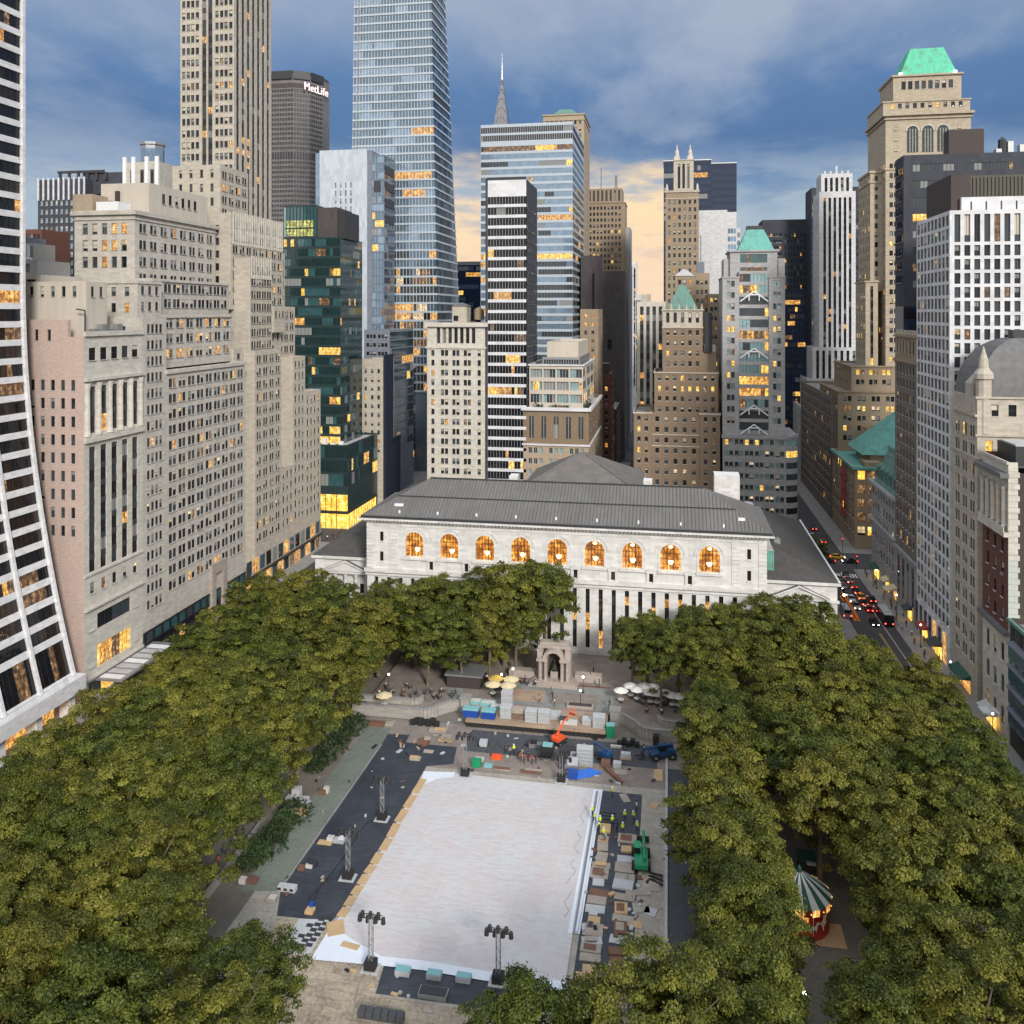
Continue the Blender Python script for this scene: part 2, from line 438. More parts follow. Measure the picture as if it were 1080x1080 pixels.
    def tank(s, x, y, z, r=1.9, h=3.6):
        mb = MB(s.org)
        for a in range(4): mb.tube((x + r * .7 * cos(a * pi / 2 + .7), y + r * .7 * sin(a * pi / 2 + .7), z), (x + r * .7 * cos(a * pi / 2 + .7), y + r * .7 * sin(a * pi / 2 + .7), z + 2), .1, 'metal_dark')
        mb.lathe(x, y, [(r, z + 2), (r, z + 2 + h), (r * 1.05, z + 2 + h), (0, z + 3.3 + h)], 14, 'tan_brick')
        mb.build('water_tank', s.root)
    def finish(s):
        floor = {}
        items = []
        for (face, a, plane, d, z, w, h, sp) in s.win:
            c = to_world(face, a, plane, d, z + h / 2); p = proj(*c)
            area = 0
            if p and -5 < p[0] < 1085 and -5 < p[1] < 1085 and z >= s.zvis:
                dx, dy = c[0], c[1]; ln = sqrt(dx * dx + dy * dy)
                fac = abs(dy) / ln if face == 'W' else abs(dx) / ln
                if (face == 'S' and dx < 0) or (face == 'N' and dx > 0) or face == 'W':
                    area = w * h * fac * (F / p[2]) ** 2
            items.append((area, (face, a, plane, d, z, w, h, sp)))
        items.sort(key=lambda t: -t[0])
        rest = MB(s.org); nrest = 0
        for k, (area, (face, a, plane, d, z, w, h, sp)) in enumerate(items):
            lit = s.lit if sp.lit is None else sp.lit; frame = sp.frame or s.frame; pal = sp.pal or s.pal
            key = (face, round(z, 1), round(plane))
            fl = floor.setdefault(key, s.rng.choice((.12, .25, .4, .7, 1.1, 3.2)))
            loc = to_world(face, a, plane, d - .06, z)
            if sp.style == 'band': geo = bandgeo(w, h, pal, lit * fl, frame, s.rng, sp.seg, sp.mul, sp.mix, sp.proud, sp.turn); nm = 'window_band'; mk = None
            elif sp.style == 'strip': geo = stripgeo(w, h, sp.pitch, sp.h, pal, lit, frame, s.rng, sp.span); nm = 'window_strip'; mk = None
            else:
                r = s.rng.random(); l = lit * fl
                if r < l: var = s.rng.choice(('lit', 'lit', 'dim', 'white'))
                elif r < l + s.blind: var = s.rng.choice(('blind', 'grey', 'grey'))
                else: var = s.rng.choice(('dark', 'dark', 'mid'))
                mk = (round(w, 2), round(h, 2), sp.style, var, frame, pal); nm = 'window'
                if mk in _wmesh and _wmesh[mk][1] and s.rng.random() < .6: geo = _wmesh[mk][1]
                else: geo = wgeo(w, h, sp.style, var, frame, s.rng, pal); _wmesh.setdefault(mk, [None, geo])
            if k < s.cap and area >= s.minpx:
                if mk and _wmesh[mk][0]: me = _wmesh[mk][0]
                else:
                    mb = MB()
                    for pts, m in (_wmesh[mk][1] if mk else geo): mb.poly(pts, m)
                    me = mb.mesh(nm)
                    if mk: _wmesh[mk][0] = me
                o = bpy.data.objects.new(nm, me); COL.objects.link(o)
                o.location = (loc[0] - s.org[0], loc[1] - s.org[1], loc[2] - s.org[2]); o.rotation_euler = (0, 0, ROT[face])
                link_child(o, s.root)
            else:
                ca, sa = cos(ROT[face]), sin(ROT[face]); nrest += 1
                for pts, m in geo:
                    rest.poly([(loc[0] + x * ca - y * sa, loc[1] + x * sa + y * ca, loc[2] + zz) for x, y, zz in pts], m)
        for nm, mb in s.P.items():
            if mb.f: mb.build(nm.split('#')[0], s.root)
        if nrest: tag(rest.build('small_windows', s.root), kind='stuff')
        return s.root
# ================================================================== ground, streets, park
def stone(name, c1, c2, size=(1.2, .6), mortar=(.1, .1, .1), stain=.3, rough=.9):
    m, nt, b = newmat(name); p = pos(nt)
    br = N(nt, 'ShaderNodeTexBrick'); L(nt, p, br.inputs['Vector'])
    br.inputs['Color1'].default_value = (*c1, 1); br.inputs['Color2'].default_value = (*c2, 1); br.inputs['Mortar'].default_value = (*mortar, 1)
    br.inputs['Scale'].default_value = 1; br.inputs['Brick Width'].default_value = size[0]; br.inputs['Row Height'].default_value = size[1]; br.inputs['Mortar Size'].default_value = .02; br.inputs['Bias'].default_value = 0
    n1 = noise(nt, p, .25, 5, .65); n2 = noise(nt, p, 2.2, 4, .6)
    c = mixc(nt, ramp(nt, n1, [(.35, (0, 0, 0)), (.7, (stain,) * 3)]), br.outputs[0], sc(c1, .45))
    c = mixc(nt, ramp(nt, n2, [(.4, (0, 0, 0)), (.75, (stain,) * 3)]), c, sc(c2, 1.4))
    L(nt, c, b.inputs['Base Color']); b.inputs['Roughness'].default_value = rough; return name
stone('asphalt', (.055, .056, .06), (.062, .062, .066), (40, 12), (.05, .05, .05), .35)
stone('pavement', (.25, .245, .24), (.28, .275, .265), (1.5, 1.5), (.14, .14, .14), .3)
stone('park_gravel', (.145, .135, .115), (.17, .155, .13), (30, 30), (.2, .185, .16), .4)
stone('terrace_paving', (.20, .17, .15), (.25, .215, .19), (1.6, 1.6), (.16, .15, .14), .35)
stone('bluestone', (.20, .215, .21), (.25, .26, .25), (1.8, 1.2), (.11, .11, .11), .4)
stone('plywood_floor', (.25, .205, .155), (.42, .36, .275), (2.44, 1.22), (.08, .065, .05), .55)
stone('green_path', (.155, .185, .155), (.175, .20, .165), (40, 40), (.16, .19, .16), .45)
stone('stage_wood', (.30, .215, .15), (.37, .28, .20), (3.2, 1.2), (.08, .06, .05), .35)
stone('lawn_slabs', (.30, .285, .25), (.38, .35, .30), (2.4, 2.0), (.12, .11, .10), .4)
def tarp(name, col, seam, blot, rough=.55):
    m, nt, b = newmat(name); p = pos(nt)
    br = N(nt, 'ShaderNodeTexBrick'); L(nt, p, br.inputs['Vector']); br.offset = 0
    br.inputs['Color1'].default_value = (*col, 1); br.inputs['Color2'].default_value = (*sc(col, .96), 1); br.inputs['Mortar'].default_value = (*seam, 1)
    br.inputs['Scale'].default_value = 1; br.inputs['Brick Width'].default_value = 5.2; br.inputs['Row Height'].default_value = 200; br.inputs['Mortar Size'].default_value = .035
    n1 = noise(nt, p, .16, 5, .7); n2 = noise(nt, pos(nt, (1, 3, 1)), .55, 4, .7)
    c = mixc(nt, ramp(nt, n1, [(.42, (0, 0, 0)), (.62, (.75,) * 3)]), br.outputs[0], blot[0])
    c = mixc(nt, ramp(nt, n2, [(.45, (0, 0, 0)), (.66, (.7,) * 3)]), c, blot[1])
    L(nt, c, b.inputs['Base Color']); b.inputs['Roughness'].default_value = rough
    bp = N(nt, 'ShaderNodeBump'); bp.inputs['Strength'].default_value = .35; bp.inputs['Distance'].default_value = .2; L(nt, n2, bp.inputs['Height']); L(nt, bp.outputs[0], b.inputs['Normal'])
    return name
tarp('rink_sheet', (.54, .51, .515), (.64, .61, .61), ((.53, .57, .58), (.48, .425, .435)))
tarp('black_sheet', (.030, .036, .050), (.045, .052, .065), ((.05, .058, .075), (.02, .025, .035)), .6)
plain('rink_border', (.66, .72, .80), .4, var=.06)
plain('plywood', (.47, .33, .185), .8, scale=.9, var=.16)
plain('plywood_grey', (.33, .29, .25), .85, scale=.9, var=.2)
plain('plywood_red', (.16, .085, .06), .8, scale=.9, var=.2)
plain('mat_dark', (.06, .066, .075), .8, var=.2)
plain('crate_grey', (.42, .44, .46), .7, var=.12)
plain('tub_blue', (.012, .06, .30), .5)
plain('tarp_blue', (.03, .16, .62), .5)
plain('wrap_teal', (.19, .42, .44), .5)
plain('paint_orange', (.75, .10, .03), .4)
plain('paint_green', (.015, .26, .12), .4)
plain('paint_blue', (.014, .06, .16), .4)
plain('rubber', (.02, .02, .021), .8)
plain('marking', (.72, .71, .66), .7, var=.15)
plain('marking_yellow', (.65, .47, .10), .7, var=.15)
plain('barrier_orange', (.80, .26, .04), .5)
plain('umbrella_cream', (.62, .52, .33), .8)
plain('umbrella_gold', (.50, .34, .08), .8)
plain('umbrella_white', (.74, .74, .72), .8)
plain('canvas_green', (.018, .075, .055), .7)
plain('canvas_white', (.50, .50, .47), .7)
plain('carousel_red', (.26, .025, .015), .5)
plain('bark', (.13, .105, .075), .9, scale=2, var=.25)
plain('bronze', (.05, .06, .05), .5, .5)
litmat('lit_crown', (.30, .32, .08), (.75, .78, .25), .8)
copper('copper_flood', (.10, .50, .32))  # stronger green: the roof's floodlighting is put into this base colour
plain('copper_quoin', (.42, .46, .42), .7)
plain('leaf_dark', (.022, .042, .012), .7, var=.3)
plain('leaf_dark_s', (.03, .06, .016), .8, var=.3)
m, nt, b = newmat('seam_roof')                      # old standing seam metal: streaks down the slope, patches, soot
c = mixc(nt, noise(nt, pos(nt, (1, .07, .07)), 1.6, 4, .75), (.075, .073, .070), (.205, .20, .195))
c = mixc(nt, ramp(nt, noise(nt, pos(nt), .12, 5, .65), [(.42, (0, 0, 0)), (.68, (.6,) * 3)]), c, (.10, .09, .08))
L(nt, c, b.inputs['Base Color']); b.inputs['Roughness'].default_value = .6
plain('seam_roof2', (.135, .125, .115), .65, scale=.35, var=.25)
plain('seam_rib', (.19, .188, .185), .5)
plain('skin', (.42, .26, .18), .6, obj=True); plain('cloth_dark', (.03, .032, .04), .9); plain('cloth_navy', (.03, .045, .09), .9)
plain('cloth_red', (.32, .05, .045), .9); plain('cloth_white', (.6, .6, .58), .9); plain('cloth_grey', (.2, .2, .21), .9); plain('cloth_tan', (.35, .26, .17), .9)
plain('vest_yellow', (.62, .80, .04), .6); plain('hair_dark', (.025, .018, .012), .8); plain('helmet_white', (.7, .7, .68), .4)

# ================================================================== buildings north of 42nd street (street front x = -117)
NF, SF, N40, S40 = -117.0, -88.5, 45.0, 62.0
# ---- concave white tower
def concave_tower():
    org = (-127, 125, 0)
    b = Building('office_tower', 'white tower with black glass bands sweeping outward in a curve at its foot', org, wall='white_travertine', pal=('glass_black', 'glass_bronze', 'lit_warm'), frame='frame_bronze', lit=.16)
    prof = [(8.6, -115.6), (16, -117.6), (24, -119.6), (32, -121.3), (40, -122.8), (48, -124.1), (56, -125.2), (64, -126.0), (72, -126.6), (82, -127.0), (200, -127.0)]
    def xf(z): return float(np.interp(z, [p[0] for p in prof], [p[1] for p in prof]))
    y0, y1 = 95.5, 150.0; bay = 9.0
    n = int((y1 - y0) / bay)
    w = b.part('wall'); rng = random.Random(3)
    floors = []; z = 8.6; first = True
    while z < 190:
        h = 7.0 if first else 3.62
        floors.append((z, z + h)); z += h; first = False
    edges = [y1 - bay * k for k in range(n + 1)]
    for k, (z0, z1) in enumerate(floors):
        zs = z0 + (0.4 if k == 0 else 1.22)
        x0, xs, x1 = xf(z0), xf(zs), xf(z1)
        w.poly([(x0, y0, z0), (x0, y1, z0), (xs, y1, zs), (xs, y0, zs)], 'white_travertine')
        for i in range(n):
            a, c = edges[i + 1] + .35, edges[i] - .35
            mb = MB(org); seg = 6; st = None
            if k % 1 == 0:
                for j in range(seg):
                    ya, yb = a + (c - a) * j / seg, a + (c - a) * (j + 1) / seg
                    if st is None or rng.random() < .35:
                        st = rng.choice(('lit_warm', 'lit_dim', 'lit_dim')) if rng.random() < .2 else rng.choice(('glass_black', 'glass_black', 'glass_bronze'))
                    mb.poly([(xs - .3, ya, zs), (xs - .3, yb, zs), (x1 - .3, yb, z1), (x1 - .3, ya, z1)], st)
                    mb.poly([(xs - .22, yb - .05, zs), (xs - .22, yb + .05, zs), (x1 - .22, yb + .05, z1), (x1 - .22, yb - .05, z1)], 'frame_bronze')
            if i < 3: mb.build('window_band', b.root)
            else: 
                t = b.part('small_windows'); t.v += []; 
                for f, m in zip(mb.f, mb.m): t.poly([(mb.v[q][0] + org[0], mb.v[q][1] + org[1], mb.v[q][2] + org[2]) for q in f], mb.mats[m])
        w.poly([(xs, y0, zs), (xs, y1, zs), (xs - .3, y1, zs), (xs - .3, y0, zs)], 'white_travertine')
        w.poly([(x1, y0, z1), (x1, y1, z1), (x1 - .3, y1, z1), (x1 - .3, y0, z1)], 'white_travertine')
    zz = [8.6 + i * 2.4 for i in range(int((190 - 8.6) / 2.4) + 1)]
    for e in edges:                                    # white ribs that follow the curve
        ib = b.sep('rib')
        for p, q in zip(zz, zz[1:]):
            for xa, xb, ya, yb in ((.45, .45, -.35, .35), (.45, -.3, -.35, -.35), (.45, -.3, .35, .35)):
                A = [(xf(p) + xa, e + ya, p), (xf(p) + xb, e + yb, p), (xf(q) + xb, e + yb, q), (xf(q) + xa, e + ya, q)]
                ib.poly(A, 'white_travertine')
    ew = b.part('end_wall')                            # dark end walls follow the same curve
    for p, q in zip(zz, zz[1:]):
        for yy, o in ((y1 + .36, 0), (y0 - .36, 0)):
            ew.poly([(xf(p) - .15, yy, p), (-160, yy, p), (-160, yy, q), (xf(q) - .15, yy, q)], 'black_granite')
    ew.poly([(-160, y0, 0), (-160, y1, 0), (-160, y1, 190), (-160, y0, 190)], 'white_travertine')
    b.part('roof').poly([(-127, y0, 190), (-127, y1, 190), (-160, y1, 190), (-160, y0, 190)], 'roof_tar')
    bb = b.part('base_band')
    bb.box(-135, -113.6, y0 - 1, y1 + 1.2, 5.6, 8.5, 'white_travertine')
    for e in edges[::1]: bb.box(-118, -115.6, e - .8, e + .6, 0, 5.6, 'white_travertine')
    g = b.part('entrance_glass'); g.box(-134, -119.0, y0, y1 - 1, 0.02, 5.5, 'lit_warm')
    b.finish()
concave_tower()

# ---- pink blind wall and colonnaded limestone front
def hall_building():
    x0, x1, y0, y1 = -150, NF, 155.0, 174.5
    b = Building('loft_building', 'narrow limestone building with a colonnade near its top and a blind pink brick side wall', ((x0 + x1) / 2, (y0 + y1) / 2, 0), wall='limestone_pale', frame='frame_dark', lit=.06, zvis=14, seed=5)
    pk = Spec(13, .95, 2.2, 3.72, m=1.3, bot=34, top=6.2, rec=.3, style='hung', frame='frame_dark', lit=.0, skip=())
    b.face('W', x0, x1, 0, 72.5, y0, pk, 'pink_brick', 'side_wall')
    b.face('W', x1 - 3.5, x1, 72.5, 75.1, y0, None, 'pink_brick', 'side_wall'); b.face('W', x0, x1 - 3.5, 72.5, 78.6, y0, Spec(8, .8, 2.3, 9, m=3, bot=1.6, top=2.0, lit=0), 'pink_brick', 'side_wall')
    b.face('E', x0, x1, 0, 75, y1); b.face('N', y0, y1, 0, 75, x0)
    seg = [(66.6, 75.2, Spec(5, 2.1, 2.6, 4.3, m=.8, bot=1.2, top=2.4, rec=.4)),
           (54.6, 66.0, Spec(5, 2.0, 9.4, 20, m=.8, bot=.6, top=1.0, style='strip', rec=1.1, pitch=4.7) if 0 else Spec(5, 2.0, 3.6, 4.7, m=.8, bot=.6, top=1.2, style='strip', rec=1.2)),
           (26.0, 53.4, Spec(5, 1.9, 2.5, 3.7, m=.8, bot=.6, top=1.0, style='strip', rec=.6)),
           (19.4, 26.0, Spec(5, 1.3, 2.3, 5, m=.8, bot=1.2, top=1.6, rec=.4, lit=.3)),
           (12.2, 19.0, Spec(1, 1, 3.2, 8, m=4.2, bot=1.2, top=1.6, style='band', rec=.7, seg=1.3, lit=.15)),
           (5.0, 12.2, Spec(1, 1, 4.6, 8, m=4.2, bot=1.0, top=1.4, style='band', rec=.7, seg=1.3, lit=.85)),
           (0, 5.0, Spec(1, 1, 3.4, 8, m=1.4, bot=.1, top=1.0, style='band', rec=.8, seg=2.2, lit=.3))]
    for z0, z1, sp in seg: b.face('S', y0, y1, z0, z1, x1, sp)
    for z, h, pr in ((66.0, .6, .8), (53.4, 1.2, .7), (19.0, .4, .7), (26, .4, .4), (75.2, 1.0, .5), (4.6, .5, .5)):
        b.sep('cornice').box(x1 + .003, x1 + pr, y0 - .1, y1 + .1, z, z + h, 'limestone_pale')
    for i in range(6):
        yy = y0 + .8 + (y1 - y0 - 1.6) / 5 * i
        ns = b.sep('column'); ns.lathe(x1 + .15, yy, [(.75, 54.7), (.62, 56), (.55, 64), (.8, 65.6)], 10, 'limestone_pale')
    for yy in (y0 + 2.3, y1 - 2.3):
        for z in (7, 14.5): b.win.append(('S', yy, x1 - .0, .05, z, 1.7, 3.2, Spec(1, lit=.1)))
    r = b.part('roof'); r.poly([(x0, y0, 74.4), (x1, y0, 74.4), (x1, y1, 74.4), (x0, y1, 74.4)], 'roof_gravel')
    b.box('side_wall', x0, x1 - 3.6, y0 + .45, y0 + .8, 74.4, 78.6, 'pink_brick')
    # plain penthouse
    b.tier(-146, -120, 159.7, 166.5, 74.4, 86.6, W=Spec(9, .9, 2.2, 20, m=1.5, bot=7.3, top=1, lit=0), S=Spec(2, .9, 2.2, 20, m=.6, bot=7.3, top=1, lit=0), mat='plaster', part='penthouse')
    m = b.part('roof_machinery')
    for i in range(4): m.box(-119.6, -118.3, 160 + i * 2.6, 161.6 + i * 2.6, 74.4, 76.6 + (i % 2), 'metal_grey')
    m.tube((-119, 158, 74.4), (-119, 158, 80.5), .15, 'metal_dark'); m.tube((-119, 158, 80.5), (-121, 158, 80.8), .15, 'metal_dark')
    # glass canopy over the pavement
    c = MB(b.org)
    c.box(x1 + .01, x1 + 6.5, y0 + 3, y1 + 4, 4.0, 4.35, 'metal_grey')
    for i in range(7): c.box(x1 + .8, x1 + 5.6, y0 + 3.8 + i * 2.7, y0 + 5.6 + i * 2.7, 4.36, 4.42, 'roof_light' if i % 3 else 'metal_white')
    c.build('entrance_canopy', b.root)
    b.finish()
hall_building()

# ---- low roofs and mechanical decks seen behind them
def back_roofs():
    b = Building('office_block', 'grey office block with stepped metal plant rooms on its roof, behind the pink wall', (-142, 176, 0), wall='concrete_brown', lit=.2, seed=8)
    b.tier(-160, -137.5, 168, 182, 0, 88.5, W=Spec(6, 2.4, 2.2, 3.8, m=.8, bot=60, top=1.0, style='plain'), mat='plaster')
    b.tier(-160, -141, 171, 182, 88.5, 92, W=Spec(4, 2.6, 2.0, 9, m=1, bot=.4, top=.8, style='plain', lit=.2), mat='metal_grey')
    m = b.part('plant_room')
    m.box(-158, -146, 174, 180, 91.5, 97.5, 'blue_grey'); m.box(-149, -143.5, 173, 180, 91.5, 96, 'metal_grey')
    for i in range(5): m.box(-157 + i * 2.4, -155.4 + i * 2.4, 173.8, 174.2, 92.2, 94.6, 'metal_dark')
    m.tube((-144.5, 172.5, 91.6), (-144.5, 172.5, 95.6), .28, 'metal_white'); m.tube((-150, 171.8, 92.3), (-143, 171.8, 92.3), .3, 'metal_white')
    b.finish()
back_roofs()

# ---- salmon coloured tower with a deep front
def salmon_tower():
    y0, y1 = 174.7, 222.0
    b = Building('office_tower', 'long limestone block of hundreds of paired windows, stepping back below a square top', (-138, 200, 0), wall='limestone', lit=.07, blind=.28, zvis=14, seed=11)
    g2 = dict(w=1.38, h=2.15, pitch=3.72, g=2, gap=.28, rec=.3)
    # pavilion at the west end
    b.tier(-155, NF, y0, 184, 0, 79, S=Spec(1, 1.05, 2.05, 3.72, g=4, gap=.55, m=.4, bot=11, top=1.6, rec=.3), W=Spec(6, 1.1, 2.0, 3.72, m=2, bot=60, top=2))
    b.tier(-155, NF, 184.02, y1, 0, 66.5, S=Spec(9, m=.5, bot=11, top=2.2, **g2), ledge=[(-1.0, .8, .5)])
    b.tier(-155, -121, 184.02, y1 - .05, 66.5, 79.5, S=Spec(8, m=.6, bot=.8, top=1.0, lit=.75, **g2), ledge=[(-.7, .5, .4)])
    b.tier(-150, -120.5, 178, 187.5, 78.9, 87.5, W=Spec(8, 1.2, 2.1, 3.72, m=1, bot=1, top=1.5), S=Spec(3, 1.1, 2.05, 3.72, g=1, m=.6, bot=.6, top=1.2), ledge=[(-.7, .5, .3)])
    b.tier(-155, -123, 187.5, y1 + 2, 78.9, 88.4, S=Spec(9, m=.6, bot=.8, top=1.2, **g2), ledge=[(-.7, .5, .4)])
    b.tier(-144.5, -128, 188, 225.6, 86.5, 105.2, W=Spec(5, 1.5, 2.6, 4.1, m=1.6, bot=.8, top=3.2, lit=.5, rec=.4), S=Spec(8, w=1.2, h=2.2, pitch=4.1, g=2, gap=.35, m=1.0, bot=.8, top=3.2), ledge=[(-1.2, .9, .7), (-2.4, .3, .3)])
    b.tier(-143, -129.5, 196, 224, 104.2, 113, S=Spec(6, 1.4, 2.6, 9, m=5, bot=3.4, top=2, lit=0), mat='plaster', parapet=.6)
    b.box('penthouse', -146.5, -141, 190, 196, 104.2, 109.6, 'buff_brick'); b.box('penthouse', -140, -134, 190, 195.4, 104.2, 107.6, 'metal_white', 'roof_light')
    m = b.part('roof_machinery')
    m.box(-138.5, -137.5, 195.2, 195.9, 104.3, 111, 'mech_brown'); m.box(-140.6, -139.4, 195.2, 195.9, 104.3, 108.5, 'mech_brown')
    # dark shopfront storeys on the pavement
    sh = b.part('shop_front')
    sh.box(NF + .003, NF + .3, y0 + .2, y1, 4.6, 7.4, 'black_granite'); sh.box(NF + .003, NF + .25, y0 + .2, y1, 0.02, 4.5, 'glass_black')
    for i in range(14):
        a = y0 + 1.2 + i * 3.3
        sh.box(NF + .31, NF + .36, a, a + 2.2, 5.0, 7.0, 'glass_teal' if i % 5 else 'glass_mid')
        if i % 2 == 0: sh.box(NF + .26, NF + .31, a, a + 2.4, .4, 3.9, 'lit_warm' if i % 4 == 0 else 'glass_bronze')
    a = MB(b.org)                                       # arched stone entrance
    a.box(NF + .003, NF + 1.0, 203, 205, 0, 12, 'monument_marble'); a.box(NF + .003, NF + 1.0, 208.6, 210.6, 0, 12, 'monument_marble'); a.box(NF + .003, NF + 1.0, 203, 210.6, 12, 14.6, 'monument_marble')
    a.build('entrance_arch', b.root)
    b.finish()
salmon_tower()

# ---- stepped limestone skyscraper on the corner
def stepped_tower():
    b = Building('skyscraper', 'slender limestone skyscraper rising out of the picture, with dark vertical stripes and stepped shoulders', (-142, 255, 0), wall='limestone_warm', lit=.10, blind=.28, zvis=14, seed=12)
    g2 = dict(w=1.2, h=2.1, pitch=3.7, g=2, gap=.28, rec=.32)
    # base along the street, with two recesses
    b.tier(-160, -120.5, 222.05, 228, 0, 70, S=Spec(1, 1.6, 2.0, 3.7, m=.5, bot=10, top=1.5, lit=.2))
    b.tier(-160, NF, 228, 245, 0, 69, S=Spec(4, m=.4, bot=12, top=1.4, **g2))
    b.tier(-160, NF, 245, 253.5, 0, 32, S=Spec(3, 1.0, 2.0, 3.7, g=1, m=.2, bot=12, top=1.2))
    b.tier(-160, -121, 245, 253.4, 32, 75, S=Spec(2, 1.5, 2.0, 3.7, m=.7, bot=1.2, top=1.4, lit=.35))
    b.tier(-160, -117.03, 253.5, 262.5, 0, 66, S=Spec(3, 1.05, 2.0, 3.7, g=1, m=.4, bot=12, top=1.4, rec=.3))
    b.tier(-160, NF, 262.5, 275, 0, 54, S=Spec(4, 1.05, 2.0, 3.7, g=1, m=.4, bot=12, top=1.6, rec=.3))
    b.tier(-160, -119.5, 230, 244, 68, 96, S=Spec(4, m=.4, bot=1.0, top=2.2, **g2))
    b.tier(-160, -119, 244, 252, 74, 82, S=Spec(3, 1.05, 2.0, 3.7, m=.4, bot=1, top=1.4))
    b.tier(-160, -122.2, 253, 266, 65, 82, S=Spec(3, m=.4, bot=1.0, top=1.6, **g2))
    b.tier(-160, -124.5, 228, 262, 81, 109, S=Spec(8, m=.5, bot=1.0, top=2.0, **g2), W=Spec(4, m=.8, bot=4, top=3.5, **g2))
    b.tier(-160, -127, 250, 268.5, 81, 100, S=Spec(6, m=.5, bot=1.0, top=2.0, **g2))
    b.tier(-146.2, -130.6, 233, 250, 108, 124, W=Spec(4, 1.0, 2.3, 4.2, m=1.0, bot=1.0, top=1.4, g=1, rec=.4), S=Spec(4, m=.4, bot=.8, top=1.8, **g2))
    # fluted piers at the top of the shoulders
    for yy in np.arange(229, 262, 1.45): b.box('pier', -124.49, -124.2, yy, yy + .5, 100, 109.6, 'limestone_pale')
    for yy in np.arange(230.5, 244, 1.5): b.box('pier', -119.49, -119.25, yy, yy + .5, 90, 96.6, 'limestone_pale')
    # the shaft
    X0, X1, Y0, Y1 = -152, -133.6, 246.7, 272
    wp = Spec(2, 1.15, 2.1, 3.72, m=.4, g=2, gap=.45, rec=.3, bot=1.2, top=1)
    b.face('W', X0, X0 + 7.0, 105, 213, Y0, wp); b.face('W', X1 - 7.0, X1, 105, 213, Y0, wp)
    b.face('W', X0 + 7.0, X1 - 7.0, 105, 213, Y0, Spec(2, 1.55, 2.1, 3.72, m=.15, style='strip', bot=.5, top=6, rec=.5))
    b.face('S', Y0, Y1, 100, 213, X1, Spec(7, 1.7, 2.2, 3.72, m=.6, style='strip', bot=.5, top=6, rec=.5, lit=.06))
    b.face('E', X0, X1, 100, 213, Y1); b.face('N', Y0, Y1, 100, 213, X0)
    b.part('roof').poly([(X0, Y0, 212), (X1, Y0, 212), (X1, Y1, 212), (X0, Y1, 212)], 'roof_gravel')
    # lit shops along the pavement
    sh = b.part('shop_front')
    for i in range(13):
        a = 223 + i * 4.0
        sh.box(NF + .05, NF + .12, a, a + 2.9, .5, 4.2, ('lit_warm', 'glass_black', 'lit_dim', 'lit_warm', 'glass_mid')[i % 5])
        sh.box(NF + .05, NF + .14, a, a + 2.9, 5.4, 9.4, ('glass_mid', 'lit_warm', 'glass_blue', 'glass_dark', 'blind_grey')[i % 5])
    sh.box(NF + .03, NF + .8, 222.2, 275, 4.5, 5.0, 'metal_dark')
    b.finish()
    # pointed crown of the tower behind
    c = Building('skyscraper', 'silvery fluted tower top with a small glass drum, peeping out beside the striped skyscraper', (-205, 300, 0), wall='limestone', seed=14)
    c.tier(-214, -192, 300, 318, 0, 126, W=Spec(6, 1.4, 2.2, 3.8, m=1, bot=100, top=6), ledge=[(-1, .6, .4)])
    c.tier(-210, -195, 302, 316, 125, 139, W=Spec(3, 1.6, 8, 20, m=1, bot=2, top=3, style='strip'))
    for x in (-210.5, -206.7, -201, -196.6): c.box('pier', x, x + 1.4, 301.4, 302.2, 124, 141, 'metal_white')
    c.part('lantern').lathe(-202.5, 309, [(4.4, 138), (4.4, 146.5), (5, 146.6), (5, 147.6), (0, 148)], 8, 'metal_grey')
    c.part('lantern').lathe(-202.5, 309, [(4.5, 140), (4.5, 145)], 8, 'glass_sky')
    c.finish()
stepped_tower()

# ---- far grid tower and reddish neighbour
b = Building('office_tower', 'distant dark tower gridded with pale square windows, under an open black roof frame', (-258, 330, 0), wall='slate_dark', pal=('glass_sky', 'glass_pale', 'lit_white'), frame='frame_white', lit=.1, blind=.5, seed=15)
x0, x1 = VX(40, 330), VX(90, 330)
b.tier(x0, x1, 330, 352, 0, HZ(190, x0, 330), W=Spec(9, 1.2, 2.2, 3.75, m=.6, bot=60, top=9), S=Spec(9, 1.2, 2.2, 3.75, m=.6, bot=60, top=9))
z = HZ(190, x0, 330)
for i in range(10): b.box('fin', x0 + i * (x1 - x0) / 9.3, x0 + i * (x1 - x0) / 9.3 + .7, 329.6, 330, z - 9, z + .8, 'white_panel')
fr = b.part('roof_frame'); z2 = HZ(182, x0, 330)
for i in range(6): fr.box(x0 + 7 + i * 4.5, x0 + 8.2 + i * 4.5, 334, 334.6, z, z2, 'metal_dark')
fr.box(x0 + 6.5, x1 + 6, 333.8, 334.8, z2, z2 + 1, 'metal_dark'); fr.box(x1 - 5, x1 + 16, 335, 350, z - 6, z2, 'slate_dark')
b.finish()
b = Building('office_block', 'low reddish brick block far off beside the tower with pale square windows', (-255, 300, 0), wall='red_brick', seed=16)
x0, x1 = VX(26, 300), VX(44, 300); b.tier(x0, x1, 300, 316, 0, HZ(242, x0, 300), W=Spec(4, 1.3, 1.9, 3.6, m=.6, bot=70, top=2)); b.finish()

